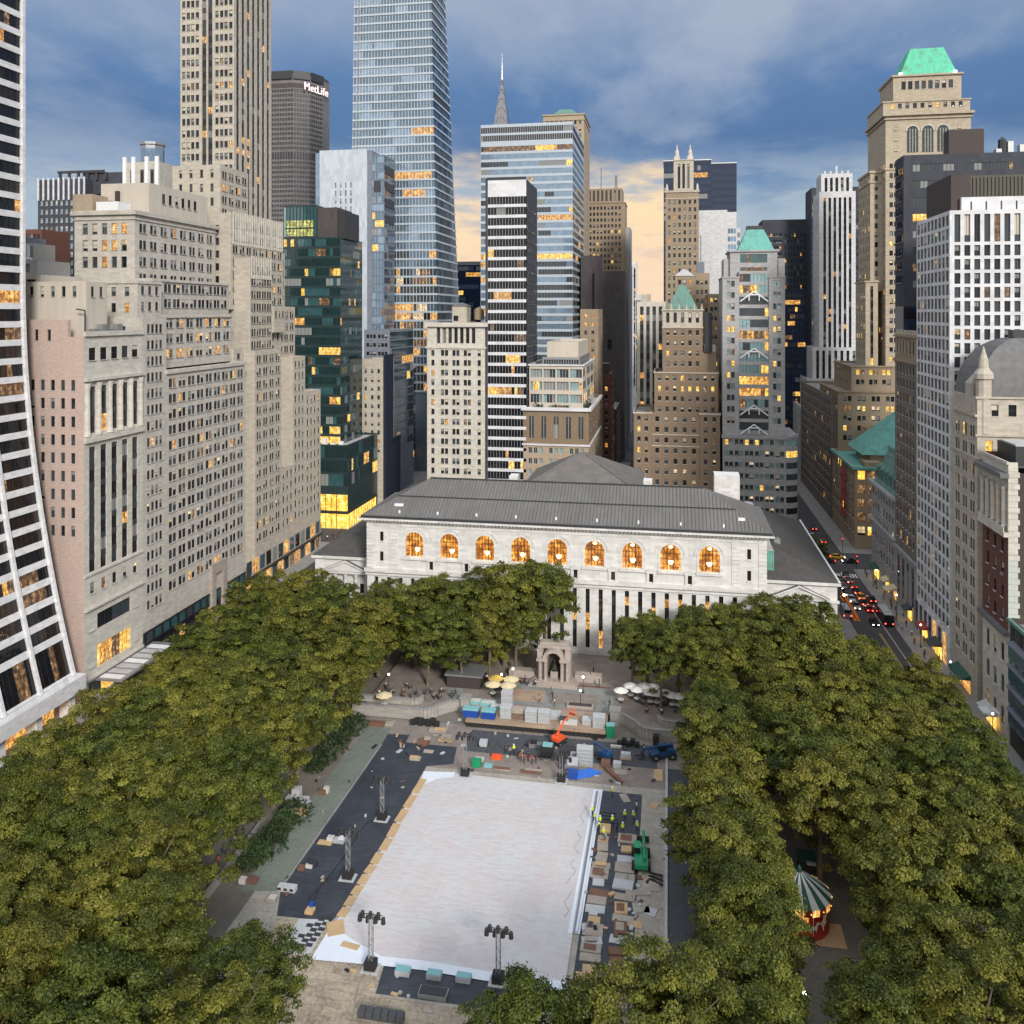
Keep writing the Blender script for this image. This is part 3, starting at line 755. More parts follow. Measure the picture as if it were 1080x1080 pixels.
# ---- slab with the lettered sign
def lettered_slab():
    Y = 600; xc = VX(302, Y)
    b = Building('skyscraper', 'broad dark brown slab with angled ends and a glowing white name near its top', (xc, Y + 14, 0), wall='concrete_grey', seed=17)
    x1 = VX(309, Y); xm = VX(327, Y + 7); x2 = VX(340, Y + 20); x0 = x1 - 60
    plan = [(x0, Y), (x1, Y), (xm, Y + 7), (x2, Y + 20), (x2, Y + 34), (x1, Y + 52), (x0, Y + 52)]
    zt = HZ(76, x1, Y)
    b.part('wall').prism(plan, 0, zt - 1, 'concrete_grey', 'roof_tar')
    fl = b.part('ribbing'); cuts = []
    def skin(p, q, off, za, zb, m, part):
        d = np.array([q[0] - p[0], q[1] - p[1]]); d = d / np.linalg.norm(d); nrm = np.array([d[1], -d[0]]) * off
        b.part(part).poly([(p[0] + nrm[0], p[1] + nrm[1], za), (q[0] + nrm[0], q[1] + nrm[1], za), (q[0] + nrm[0], q[1] + nrm[1], zb), (p[0] + nrm[0], p[1] + nrm[1], zb)], m)
    z = 70
    while z < zt - 14:
        if not (HZ(167, x1, Y) - 2 < z < HZ(158, x1, Y)):
            for k in range(3): skin(plan[k], plan[k + 1], .35, z, z + 1.5, 'spandrel_dark', 'window_band')
            for k in range(3): skin(plan[k], plan[k + 1], .6, z + 1.6, z + 2.5, 'concrete_grey', 'ribbing')
        z += 3.6
    for k in range(3):
        skin(plan[k], plan[k + 1], .5, HZ(167, x1, Y), HZ(160, x1, Y), 'metal_dark', 'plant_floor')
        skin(plan[k], plan[k + 1], .5, zt - 13, zt - 8, 'slate_brown', 'crown_band')
        skin(plan[k], plan[k + 1], 1.4, zt - 5, zt + 1, 'metal_dark', 'crown_band')
        p, q = plan[k], plan[k + 1]; L_ = sqrt((p[0] - q[0]) ** 2 + (p[1] - q[1]) ** 2); n = int(L_ / 2.1)
        for i in range(n):
            t = i / n; t2 = t + .25 / n
            a = (p[0] + (q[0] - p[0]) * t, p[1] + (q[1] - p[1]) * t); c = (p[0] + (q[0] - p[0]) * t2, p[1] + (q[1] - p[1]) * t2)
            skin(a, c, .75, 70, zt - 13, 'concrete_grey', 'ribbing')
    b.part('roof').prism([(p[0] * .97 + xc * .03, p[1]) for p in plan], zt - 1, zt + 1.2, 'metal_dark')
    b.finish()
    cu = bpy.data.curves.new('name_sign', 'FONT'); cu.body = 'MetLife'; cu.size = 8.2; cu.space_character = 1.08; cu.extrude = .3; cu.offset = .0; cu.align_x = 'CENTER'
    o = bpy.data.objects.new('name_sign', cu); COL.objects.link(o)
    p, q = plan[2], (plan[3][0], plan[3][1]); ang = atan2(q[1] - p[1], q[0] - p[0])
    mx, my = (p[0] * .62 + q[0] * .38), (p[1] * .62 + q[1] * .38)
    dg = bpy.context.evaluated_depsgraph_get(); me = bpy.data.meshes.new_from_object(o.evaluated_get(dg)); bpy.data.objects.remove(o)
    me.materials.clear(); me.materials.append(MAT['sign_white'])
    t = bpy.data.objects.new('name_sign', me); COL.objects.link(t); t.rotation_euler = (pi / 2, 0, ang); link_child(t, b.root)
    nx, ny = sin(ang), -cos(ang)
    t.location = (mx + nx * 1.6 - b.org[0], my + ny * 1.6 - b.org[1], zt - 13.5)
lettered_slab()

# ---- dark green glass building on the avenue corner
def green_glass():
    y0 = 306
    b = Building('glass_building', 'dark green glass building with a glowing glass crown and bright yellow shop floors', (-134, 320, 0), 'building', wall='glass_green', pal=('glass_green', 'glass_teal', 'lit_yellow'), frame='spandrel_green', lit=.24, seed=21, roof='roof_light')
    xa, xc = VX(299, y0), VX(359, y0); ye = UY(382, xc)
    zt = HZ(250, xc, y0)
    cw = dict(style='band', h=2.75, pitch=3.75, m=.05, bot=.3, top=.6, rec=.08, seg=1.45, mul=.10, proud=.03, mix=(.72, .2, .08))
    b.tier(xa, xc, y0, ye, 0, zt, W=Spec(1, **cw), S=Spec(1, **{**cw, 'lit': .1}), mat='spandrel_green')
    b.tier(xa - .02, NF, 299.9, 333, 0, 31, W=Spec(1, **{**cw, 'bot': 13.5, 'h': 4.3, 'pitch': 5.2, 'lit': .06}), S=Spec(1, **{**cw, 'bot': 13.5, 'h': 4.3, 'pitch': 5.2, 'lit': .06}), mat='spandrel_green', roof='roof_light')
    xk = VX(334, y0)
    zk = HZ(217, xa, y0)
    b.tier(xa, xk, y0, y0 + 14, zt, zk, W=Spec(1, style='band', h=zk - zt - 1.0, pitch=99, m=.1, bot=.4, top=.6, rec=.1, seg=1.3, mul=.12, pal=('glass_pale', 'glass_teal', 'lit_yellow'), lit=0), mat='spandrel_green')
    cl = b.part('crown_light'); cl.box(xa + 1.2, xk - 1.2, y0 - .05, y0 - .02, zt + .6, zt + 6.6, 'lit_crown')
    for i in range(9): cl.box(xa + 1.1 + i * (xk - xa - 2.4) / 8, xa + 1.3 + i * (xk - xa - 2.4) / 8, y0 - .2, y0 - .06, zt + .3, zk - .6, 'spandrel_green')
    cl.box(xa + .8, xk - .8, y0 - .2, y0 - .06, zt + 3.3, zt + 3.9, 'spandrel_green')
    b.box('penthouse', xk + .05, xk + 8, y0 + .6, y0 + 16, zt - .5, zk - 1, 'slate_brown')
    b.box('penthouse', xk + 8.05, xk + 11, y0 + 1, y0 + 16, zt - .5, zk - 2.4, 'metal_dark')
    rm = b.part('roof_machinery'); rm.box(xc - 9, xc - 1, y0 + 3, y0 + 12, zt - .6, zt + 2.2, 'metal_grey')
    for i in range(8): rm.box(xc - 22 + i * 3.3, xc - 20.4 + i * 3.3, 301.4, 303, 30.2, 31.2 + (i * 7 % 3) * .8, 'metal_white')
    b.box('neighbour_strip', xa - 7.4, xa - .2, y0 + 4, y0 + 20, 0, HZ(243, xa, y0), 'slate_brown')
    sh = b.part('shop_front')
    sh.box(xa, NF + .06, 299.3, 299.88, 6.7, 12.5, 'lit_shop'); sh.box(xa, NF + .06, 299.3, 299.88, .2, 5.4, 'lit_shop')
    sh.box(NF + .07, NF + .35, 299.4, 330, .2, 5.6, 'lit_shop'); sh.box(xa, NF + .45, 298.9, 331, 5.6, 6.6, 'metal_dark')
    for i in range(12):
        sh.box(xa + 1 + i * 2.1, xa + 1.2 + i * 2.1, 299.1, 299.29, .2, 12.5, 'metal_dark'); sh.box(NF + .36, NF + .45, 301 + i * 2.4, 301.25 + i * 2.4, .2, 5.5, 'metal_dark')
    b.finish()
green_glass()

# ---- pale panelled block with blue glass edge
b = Building('office_tower', 'pale windowless panelled block with a bright blue glass corner', (-150, 400, 0), wall='pale_panel', pal=('glass_blue', 'glass_sky', 'lit_yellow'), frame='metal_white', lit=.1, seed=22)
Y = 395; xa, xb, xc = VX(337, Y), VX(387, Y), VX(405, Y); ye = UY(416.5, xc); zt = HZ(158, (xa + xb) / 2, Y)
b.tier(xa, xb, Y, ye, 0, zt, W=Spec(4, .9, 2.4, 3.9, m=7, bot=60, top=16, pal=('glass_blue', 'glass_mid', 'lit_warm'), lit=.02))
b.box('wall', VX(332, Y), xa - .03, Y + 1, ye, 0, zt - 1, 'glass_sky'); b.box('wall', xb + .02, xb + 2.4, Y + .6, ye, 0, zt - .6, 'blue_grey')
b.tier(xb + 2.42, xc, Y + .3, ye - .1, 0, zt - 3, W=Spec(1, style='band', h=3.1, pitch=3.9, m=.1, bot=60, top=.6, rec=.1, seg=1.6, mul=.08, lit=.16), S=Spec(1, style='band', h=3.1, pitch=3.9, m=.1, bot=60, top=.6, rec=.1, seg=2.0, mul=.08, pal=('glass_navy', 'glass_blue', 'lit_warm')), mat='spandrel_blue')
b.box('louvre', xb + 3.5, xb + 7, Y + .05, Y + .28, zt - 21, zt - 15.5, 'slate_dark')
for i in range(4): b.box('louvre', xc + .02, xc + .3, Y + 2, ye - 2, zt - 12 - i * 8, zt - 8 - i * 8, 'slate_dark')
b.finish()

# ---- tall tapering glass skyscraper
def tapering():
    Y = 415
    b = Building('skyscraper', 'tallest glass skyscraper, tapering upward, ringed by white spandrels with yellow lit floors below', (-140, Y + 25, 0), wall='white_panel', pal=('glass_blue', 'glass_sky', 'lit_warm'), frame='metal_white', lit=.08, seed=23)
    lv = [(0, 369.5, 461.5, 486.5), (80, 370, 461, 484.5), (235, 374, 455, 470.5), (330, 377, 452, 462)]
    def at(z, k): return float(np.interp(z, [l[0] for l in lv], [l[k] for l in lv]))
    def plan(z):
        xa = VX(at(z, 1), Y); xb = VX(at(z, 2), Y); d = 55
        yb = Y + 6; ye = UY(at(z, 3), xb + 0) 
        return xa, xb, Y, ye
    rng = random.Random(5); z = 40.0; k = 0
    core = b.part('core')
    while z < 326:
        h = 4.45; za, zb, zc = z, z + .95, z + h
        A, B_, C = plan(za), plan(zb), plan(zc)
        def ring(P, Q, p0, p1, m, mb, off=0.0):
            mb.poly([(P[0] - off, P[2] - off, p0), (P[1] + off, P[2] - off, p0), (Q[1] + off, Q[2] - off, p1), (Q[0] - off, Q[2] - off, p1)], m)
            mb.poly([(P[1] + off, P[2] - off, p0), (P[1] + off, P[3], p0), (Q[1] + off, Q[3], p1), (Q[1] + off, Q[2] - off, p1)], m)
            mb.poly([(P[0] - off, P[2] - off, p0), (P[0] - off, P[3], p0), (Q[0] - off, Q[3], p1), (Q[0] - off, Q[2] - off, p1)], m)
        ring(A, B_, za, zb, 'spandrel_pale', b.part('spandrel'), .35)
        t = b.part('spandrel'); 
        t.poly([(B_[0], B_[2], zb), (B_[1], B_[2], zb), (B_[1] + .35, B_[2] - .35, zb), (B_[0] - .35, B_[2] - .35, zb)], 'white_panel')
        t.poly([(B_[1], B_[2], zb), (B_[1], B_[3], zb), (B_[1] + .35, B_[3], zb), (B_[1] + .35, B_[2] - .35, zb)], 'white_panel')
        mb = MB(b.org); seg = 26; st = None
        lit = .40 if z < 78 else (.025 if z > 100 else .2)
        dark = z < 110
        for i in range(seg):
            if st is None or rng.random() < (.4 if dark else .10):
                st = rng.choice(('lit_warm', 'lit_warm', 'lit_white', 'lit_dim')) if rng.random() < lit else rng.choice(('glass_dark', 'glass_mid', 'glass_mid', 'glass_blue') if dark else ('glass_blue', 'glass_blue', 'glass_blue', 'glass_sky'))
            f0, f1 = i / seg, (i + 1) / seg
            P = lambda Q, f, zz: (Q[0] + (Q[1] - Q[0]) * f, Q[2], zz)
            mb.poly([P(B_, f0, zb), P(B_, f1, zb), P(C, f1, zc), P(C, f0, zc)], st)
            w = .08 / (B_[1] - B_[0])
            a, c = P(B_, f0 - w, zb), P(B_, f0 + w, zb); d, e = P(C, f0 + w, zc), P(C, f0 - w, zc)
            mb.poly([(p[0], p[1] - .15, p[2]) for p in (a, c, d, e)], 'metal_white')
        for i in range(14):
            f0, f1 = i / 14, (i + 1) / 14
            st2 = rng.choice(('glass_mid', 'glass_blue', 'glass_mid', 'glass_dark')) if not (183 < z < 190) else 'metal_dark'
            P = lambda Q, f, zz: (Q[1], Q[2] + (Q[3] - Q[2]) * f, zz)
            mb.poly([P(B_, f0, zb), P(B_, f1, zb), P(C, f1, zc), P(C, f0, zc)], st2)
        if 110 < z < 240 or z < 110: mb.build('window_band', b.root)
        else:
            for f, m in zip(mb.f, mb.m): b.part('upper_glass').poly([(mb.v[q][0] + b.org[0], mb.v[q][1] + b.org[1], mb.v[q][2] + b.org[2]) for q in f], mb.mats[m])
        z += h; k += 1
    P0, P1 = plan(0), plan(326)
    core.frustum((P0[0] + .3, P0[1] - .3, P0[2] + .3, P0[3]), 0, (P1[0] + .3, P1[1] - .3, P1[2] + .3, P1[3]), 326, 'spandrel_blue', 'roof_light')
    # set back bay on the far left corner
    for (za, zb) in ((40, 326),):
        A, C = plan(za), plan(zb); 
        b.part('corner_bay').frustum((A[0] - 1.0, A[0] + 3.4, Y + 4, Y + 30), za, (C[0] - 1.0, C[0] + 3.4, Y + 4, Y + 30), zb, 'glass_mid', 'roof_light')
        b.part('corner_bay').frustum((A[0] + 1.2, A[0] + 1.5, Y - .6, Y), za, (C[0] + 2.4, C[0] + 2.7, Y - .6, Y), zb, 'metal_grey')
    b.finish()
tapering()

# ---- lower ones along the far side of 42nd street
b = Building('loft_building', 'slender beige loft building with three bays, squeezed behind the green glass podium', (-121, 340, 0), wall='limestone_warm', pal=('glass_dark', 'glass_mid', 'lit_warm'), lit=.05, blind=.6, seed=24)
Y = 334.5; xa, xb = VX(381, Y), VX(404, Y); z = HZ(379, xb, Y)
b.tier(xa, xb, Y, Y + 14, 0, z, W=Spec(3, 1.0, 1.7, 3.6, m=.5, bot=20, top=4)); b.finish()
b = Building('apartment_block', 'narrow dark navy brick slab with a blank side toward the street', (-118, 341, 0), wall='navy_brick', seed=25)
b.tier(VX(404.2, Y), VX(404.2, Y) + 1.2, Y + .2, UY(415, VX(404.2, Y) + 1.2), 0, HZ(377, xb, Y) + 1); b.tier(xb + 1.3, NF + 3.0, Y + 4, UY(422, NF + 3), 0, HZ(465, NF, Y)); b.finish()
b = Building('office_block', 'blue grey office block with three window bays and a dark glass side', (-128, 365, 0), wall='blue_grey', lit=.1, seed=26)
Y = 351; xa = VX(384, Y); xb = VX(411, Y); ye = UY(436, xb)
b.tier(xa, xb, Y, ye, 0, HZ(348, xb, Y), W=Spec(2, 1.2, 1.7, 3.7, g=3, gap=.3, m=.6, bot=30, top=2), S=Spec(1, style='band', h=3.2, pitch=3.7, m=.2, bot=20, top=1, rec=.1, seg=2.5, pal=('glass_green', 'glass_mid', 'lit_dim'), lit=.03)); b.finish()
b = Building('office_block', 'low grey block with dark glass side and white roof edge beside the white classical block', (-125, 394, 0), wall='blue_grey', lit=.12, seed=27, roof='roof_light')
Y = 384; xb = VX(417.5, Y); xa = VX(405, Y); ye = UY(450, xb)
b.tier(xa, xb, Y, ye, 0, HZ(391, xb, Y), W=Spec(1, 1.3, 1.8, 3.7, g=2, gap=.3, m=.3, bot=12, top=3), S=Spec(1, style='band', h=3.3, pitch=3.7, m=.2, bot=4, top=1.2, rec=.08, seg=2.2, mul=.05, pal=('glass_mid', 'glass_dark', 'lit_dim'), lit=.05), ledge=[(-.3, .5, .4)], lm='metal_white'); b.finish()
b = Building('hotel_tower', 'distant blue glass tower low in the gap beside the tapering skyscraper', (-105, 525, 0), wall='spandrel_navy', pal=('glass_navy', 'glass_blue', 'lit_warm'), lit=.1, seed=28)
Y = 520; xa, xb = VX(480, Y), VX(508, Y)
b.tier(xa, xb, Y, Y + 20, 0, HZ(276, xa, Y), W=Spec(1, style='band', h=2.6, pitch=3.8, m=.3, bot=40, top=3, rec=.1, seg=1.7), ledge=[(-2.2, 2, .3)], lm='metal_grey'); b.finish()
# ================================================================== avenue front facing the library (y = 305)
AV = 305.0
def pier_front(b, px0, px1, n, y, z0, z1, mat): pass
# ---- white classical corner block
b = Building('office_block', 'white classical corner block with seven tall windows under its warm lit cornice', (VX(481, AV), AV + 10, 0), wall='limestone_pale', lit=.12, blind=.35, seed=31, roof='roof_light', zvis=8)
xa, xb = VX(450.5, AV), VX(511.5, AV); z = HZ(340, xa, AV); w = xb - xa
bw = w / 5
for a, c, sp in ((xa, xa + bw, dict(n=1, g=1, w=1.2)), (xa + bw, xb - bw, dict(n=3, g=2, w=1.2)), (xb - bw, xb, dict(n=1, g=1, w=1.2))): b.face('W', a, c, 0, z - 9.0, AV, Spec(h=2.1, pitch=3.62, m=.1, gap=.3, bot=8, top=1.2, rec=.3, **sp))
b.tier(xa, xb, AV, AV + 20, 0, z - 9.0, W='skip', S=Spec(5, 1.2, 1.9, 3.62, m=.5, bot=8, top=1), parapet=.1)
b.tier(xa + .01, xb - .01, AV + .01, AV + 20, z - 9.0, z - .5, W=Spec(7, 1.35, 5.6, 20, m=3.2, bot=1.3, top=1.5, style='strip', rec=.7), parapet=.6)
for dz, h, pr in ((-9.6, .7, .5), (-1.6, 1.6, 1.1)): b.ledge(xa, xb, AV, AV + 20, z + dz, h, pr, 'limestone_pale')
b.box('penthouse', xa + 8.3, xa + 13.8, AV + 5, AV + 12, z - 1.2, z + 6.0, 'limestone_warm', 'roof_light'); b.box('penthouse', xa + 8.8, xa + 10.6, AV + 4.9, AV + 4.99, z + .5, z + 2.5, 'glass_dark')
b.pyramid('penthouse', (xa + 8, xa + 14.1, AV + 4.7, AV + 12.3), z + 6.0, z + 7.4, 'lead_roof', k=.6)
b.tank(xb - 4, AV + 8, z - 1); b.finish()
# ---- black slab with white bands
b = Building('office_slab', 'black glass slab striped with white spandrels under a blank white top', (VX(535, AV), AV + 14, 0), wall='white_panel', pal=('glass_black', 'glass_dark', 'lit_warm'), frame='metal_grey', lit=.10, seed=32)
xa, xb = VX(514.5, AV), VX(555, AV); z = HZ(187, xb, AV); ye = UY(566.5, xb); xd = VX(511.6, AV)
b.tier(xa, xb, AV, ye, 0, z - .6, W=Spec(1, style='band', h=2.75, pitch=3.85, m=.0, bot=6, top=6.2, rec=.5, seg=1.1, mul=.16, proud=.35, mix=(.9, .08, .02)), S=Spec(7, 1.1, 1.7, 3.85, m=1, bot=20, top=9, lit=.04, pal=('glass_mid', 'glass_dark', 'lit_dim')), ws='white_panel', mat='slate_dark')
b.box('pilaster', xd + .1, xa - .02, AV + .2, ye - .1, 0, z, 'slate_dark'); b.box('pilaster', xa, xb, AV - .12, AV - .02, z - .7, z + .3, 'metal_dark')
b.finish()
# ---- stepped modern block with terraces
def terrace_block():
    xa, xb = VX(552, AV), VX(621, AV)
    b = Building('hotel_building', 'stepped brown brick block with planted roof terraces and a beige penthouse', ((xa + xb) / 2, AV + 14, 0), wall='buff_brick', pal=('glass_mid', 'glass_pale', 'lit_warm'), frame='frame_white', lit=.08, seed=33, roof='roof_light', zvis=6)
    z1 = HZ(468, xa, AV); z2 = HZ(430, xa, AV); z3 = HZ(385, xa, AV); z4 = HZ(368, xa, AV)
    ye = UY(633, xb)
    b.tier(xa + .05, xb, AV, ye, 0, z1, W=Spec(3, 1.3, 2.1, 3.9, g=3, gap=.6, m=.6, bot=6, top=1.2, style='plain'), S=Spec(4, 1.3, 2.1, 3.9, g=1, gap=.5, m=.6, bot=6, top=1.2), ledge=[(-.4, .6, .5)], lm='white_panel')
    b.tier(xa + .1, xb, AV + .15, ye - .1, z1 + .02, z2, W=Spec(5, 1.7, 5.0, 20, m=.6, bot=2.2, top=3.0, style='strip', pal=('glass_mid', 'glass_mid', 'lit_dim')), S=Spec(4, 1.5, 3.0, 4.2, m=.6, bot=2, top=1.5), mat='brown_brick', ledge=[(-.9, 1.2, .9)], lm='white_panel')
    b.tier(xa + 1.5, xb - 2.5, AV + 4, ye - 2, z2 - .5, z3, W=Spec(4, style='band', w=1, h=3.1, pitch=4.6, m=.4, gap=.5, bot=.6, top=1.6, seg=1.2, rec=.6, pal=('glass_pale', 'glass_mid', 'lit_dim'), lit=.06), S=Spec(3, style='band', h=3.0, pitch=4.6, m=.5, gap=.6, bot=.8, top=1.6, seg=1.3), mat='plaster', ledge=[(-.4, .5, .5)], lm='white_panel')
    b.tier(xa + 6, xb - 4, AV + 7, ye - 4, z3 - .5, z3 + 2.6, mat='metal_grey', W=Spec(1, style='band', h=1.6, pitch=9, m=.4, bot=.3, top=.9, seg=.9))
    b.tier(xa + 7.5, xb - 4.6, AV + 8, ye - 5, z3 + 2.4, z4 + 2.4, mat='plaster')
    t = b.part('terrace_plants'); rr = random.Random(2)
    for k in range(16):
        cx, cy = (xa + 3 + rr.random() * 13, AV + 2.2) if k < 9 else (xb - 1.2, AV + 4 + rr.random() * 12)
        for j in range(30):
            p = np.array((cx + rr.gauss(0, .5), cy + rr.gauss(0, .4), z2 - .6 + abs(rr.gauss(.7, .5)))); a = np.array([rr.gauss(0, .3) for _ in range(3)]); c = np.array([rr.gauss(0, .3) for _ in range(3)])
            t.poly([p, p + a, p + a + c, p + c], 'leaf_dark')
    b.finish()
# ---- brown brick block with a green pyramid roof
def brown_block():
    xa, xb = VX(668.5, AV), VX(760, AV) - .2
    b = Building('office_block', 'stepped brown brick block with yellow lit windows under a small green pyramid roof', ((xa + xb) / 2, AV + 15, 0), wall='brown_brick', frame='frame_dark', lit=.16, blind=.5, seed=34, pal=('glass_dark', 'glass_mid', 'lit_yellow'), zvis=6)
    z1, z2, z3 = HZ(436, xb, AV), HZ(396, 0, AV), HZ(326, 0, AV); zl = HZ(458, 0, AV)
    g = dict(w=1.15, h=1.8, pitch=3.7, rec=.35)
    xl = VX(687, AV); xr = VX(738, AV)
    b.tier(xa, xl, AV - .25, AV + 26, 0, z1, W=Spec(2, m=.5, bot=6, top=1.4, **g), ledge=[(-.6, .5, .3)], lm='limestone_warm')
    b.tier(xl + .02, xr, AV, AV + 26, 0, z1, W=Spec(5, m=.4, g=1, bot=6, top=1.5, **{**g, 'w': 1.3}), S=None)
    b.tier(xr + .02, xb, AV - .25, AV + 26, 0, z1, W=Spec(2, m=.5, bot=6, top=1.4, **g), ledge=[(-.6, .5, .3)], lm='limestone_warm')
    for zz in (z1 - 8, z1 - 12): b.box('cornice', xl + .1, xr - .1, AV - .2, AV - .003, zz, zz + .35, 'limestone_warm')
    xm = VX(690, AV); xm2 = VX(758, AV)
    b.tier(xm, xm2, AV + 3, AV + 24, z1 - 1, z2 + 1, W=Spec(8, m=.5, bot=.6, top=1.2, **{**g, 'lit': .5}), S=Spec(5, m=.5, bot=.6, top=1, **g), N=Spec(5, m=.5, bot=.6, top=1, **g), ledge=[(-.4, .4, .3)], lm='limestone_warm')
    xt, xt2 = VX(699, AV + 6), VX(741, AV + 6)
    b.tier(xt, xt2, AV + 6, AV + 20, z2, z3 - 6.5, W=Spec(5, m=.5, bot=.6, top=1.0, **g), S=Spec(4, m=.5, bot=.6, top=1, **g), N=Spec(4, m=.5, bot=.6, top=1, **g))
    b.tier(xt, xt2, AV + 6, AV + 20, z3 - 6.5, z3, mat='limestone_warm', W=Spec(5, m=.5, bot=.9, top=1.2, **{**g, 'h': 3.6, 'pitch': 9, 'lit': 0}), ledge=[(-.5, .5, .5), (-6.8, .4, .3)])
    for x in np.linspace(xt + .3, xt2 - .3, 6): b.sep('pinnacle').lathe(x, AV + 6, [(.45, z3), (.3, z3 + 1.2), (0, z3 + 2.1)], 6, 'limestone_warm')
    xp, xp2 = VX(703, AV + 8), VX(737, AV + 8)
    b.pyramid('roof', (xp, xp2, AV + 8, AV + 18), z3 - .4, HZ(301, 0, AV + 13), 'copper_dull', k=1.1)
    b.box('penthouse', xt2 + .1, xm2 - .3, AV + 9, AV + 20, z2, z2 + 8, 'tan_brick'); b.box('roof_machinery', xt2 + .6, xm2 - .6, AV + 10, AV + 16, z2 + 8, z2 + 10.5, 'metal_white')
    b.box('roof_machinery', xt2 + 1, xt2 + 3.4, AV + 8, AV + 11, z2 + 8, z2 + 22, 'slate_dark')
    b.finish()
# ---- pale tower with trusses and a copper roof
def truss_tower():
    xa, xb = VX(762, AV), VX(828, AV); xe = VX(843, AV)
    b = Building('office_tower', 'pale granite tower with white triangular trusses across its glass centre and a turquoise copper roof', ((xa + xb) / 2, AV + 12, 0), wall='grey_granite', pal=('glass_mid', 'glass_pale', 'lit_yellow'), frame='frame_dark', lit=.22, blind=.15, seed=35, zvis=6)
    zs = HZ(292, xa, AV); zt = HZ(264, xa, AV); zb = HZ(458, xa, AV)
    x1, x2 = VX(779.5, AV), VX(811, AV)
    g = dict(w=1.15, h=2.0, pitch=3.95, g=2, gap=.3, rec=.35)
    b.tier(xa, x1, AV, AV + 22, zb, zs, W=Spec(1, m=.3, bot=1.0, top=1.4, **g), ledge=[(-.4, .4, .25)])
    b.tier(x2, xb, AV, AV + 22, zb, zs, W=Spec(1, m=.3, bot=1.0, top=1.4, **g), S=Spec(4, m=.6, bot=1, top=1.4, **g), ledge=[(-.4, .4, .25)])
    b.tier(x1 + .02, x2 - .02, AV + .5, AV + 21, zb, zs + 2, W=Spec(1, style='band', h=2.75, pitch=3.95, m=.1, bot=.6, top=1.0, rec=.2, seg=1.15, mul=.1, lit=.35, mix=(.45, .45, .1)), mat='grey_granite')
    xu, xu2 = VX(770, AV + 2), VX(820, AV + 2)
    b.tier(xu, xu2, AV + 2, AV + 18, zs - .9, zt, W=Spec(1, style='band', h=3.0, pitch=4.6, m=3.4, bot=.8, top=1.3, rec=.3, seg=1.2, lit=.25, pal=('glass_teal', 'glass_teal', 'lit_yellow')), ledge=[(-.5, .6, .6)])
    for x in (xa + .6, xb - 1.9): b.box('side_bay', x, x + 2.2, AV + 3, AV + 16, zs - .9, zs + 6.4, 'grey_granite')
    b.pyramid('roof', (VX(778, AV + 3), VX(817, AV + 3), AV + 3, AV + 16), zt + .1, HZ(243, xa, AV + 8), 'copper_bright', r1=(VX(788, AV + 7), VX(805.5, AV + 7), AV + 7, AV + 12))
    b.box('roof_lantern', VX(788, AV + 7), VX(804.5, AV + 7), AV + 7, AV + 12, HZ(243, xa, AV + 8), HZ(239, xa, AV + 8), 'metal_dark')
    xm = (x1 + x2) / 2
    for py in (310, 370, 430, 487 - 32):
        zz = HZ(py + 8, xm, AV)
        if py == 455: zz = HZ(462, xm, AV) + 1.2
        t = MB(b.org); y = AV - .35
        def bar(p, q):
            t.tube((p[0], y, p[1]), (q[0], y, q[1]), .24, 'metal_white', 6)
        bar((x1 + .3, zz), (xm, zz + 3.5)); bar((x2 - .3, zz), (xm, zz + 3.5)); bar((xm - 1.7, zz + .3), (xm - 1.7, zz + 2.3)); bar((xm + 1.7, zz + .3), (xm + 1.7, zz + 2.3)); bar((xm - 1.7, zz + 2.3), (xm + 1.7, zz + 2.3))
        t.build('truss', b.root)
    # base with a rounded glazed corner
    xc = VX(829, AV); pb = dict(w=1.25, h=1.9, pitch=3.9, g=2, gap=.3, rec=.35)
    b.tier(xa + .03, xc, AV - .4, AV + 24, 0, zb, W=Spec(6, m=.4, bot=5, top=1.6, style='hung', lit=.2, **pb), ledge=[(-1.2, .9, .35)], mat='grey_stone')
    rr = (xe - xc); n = 10
    for lv in range(10):
        z1 = zb - 1.4 - lv * 3.9
        if z1 < 3: break
        for zz0, zz1, m, k, nm in ((z1 - 2.1, z1, None, .15, 'corner_window'), (z1, z1 + 1.8, 'grey_stone', 0, 'corner_bay')):
            mb = MB(b.org)
            for i in range(n):
                a0, a1 = -pi / 2 + pi / 2 * i / n, -pi / 2 + pi / 2 * (i + 1) / n; r = rr - k
                mm = m or ('lit_yellow' if lv == 1 else random.Random(lv).choice(('glass_mid', 'glass_pale', 'glass_dark')))
                mb.poly([(xc + r * cos(a0), AV - .4 + rr + r * sin(a0), zz0), (xc + r * cos(a1), AV - .4 + rr + r * sin(a1), zz0), (xc + r * cos(a1), AV - .4 + rr + r * sin(a1), zz1), (xc + r * cos(a0), AV - .4 + rr + r * sin(a0), zz1)], mm)
            mb.build(nm, b.root)
    b.box('corner_bay', xc + .01, xe, AV - .4 + rr, AV + 24, 0, zb - .2, 'grey_stone')
    b.part('corner_bay').prism([(xc + .01 + (rr + .3) * cos(a), AV - .4 + rr + (rr + .3) * sin(a)) for a in np.linspace(-pi / 2, 0, 9)] + [(xc + .01, AV - .4 + rr)], zb - .6, zb + .3, 'grey_granite')
    b.finish()
brown_block(); truss_tower()
POST_LEAF = [terrace_block]

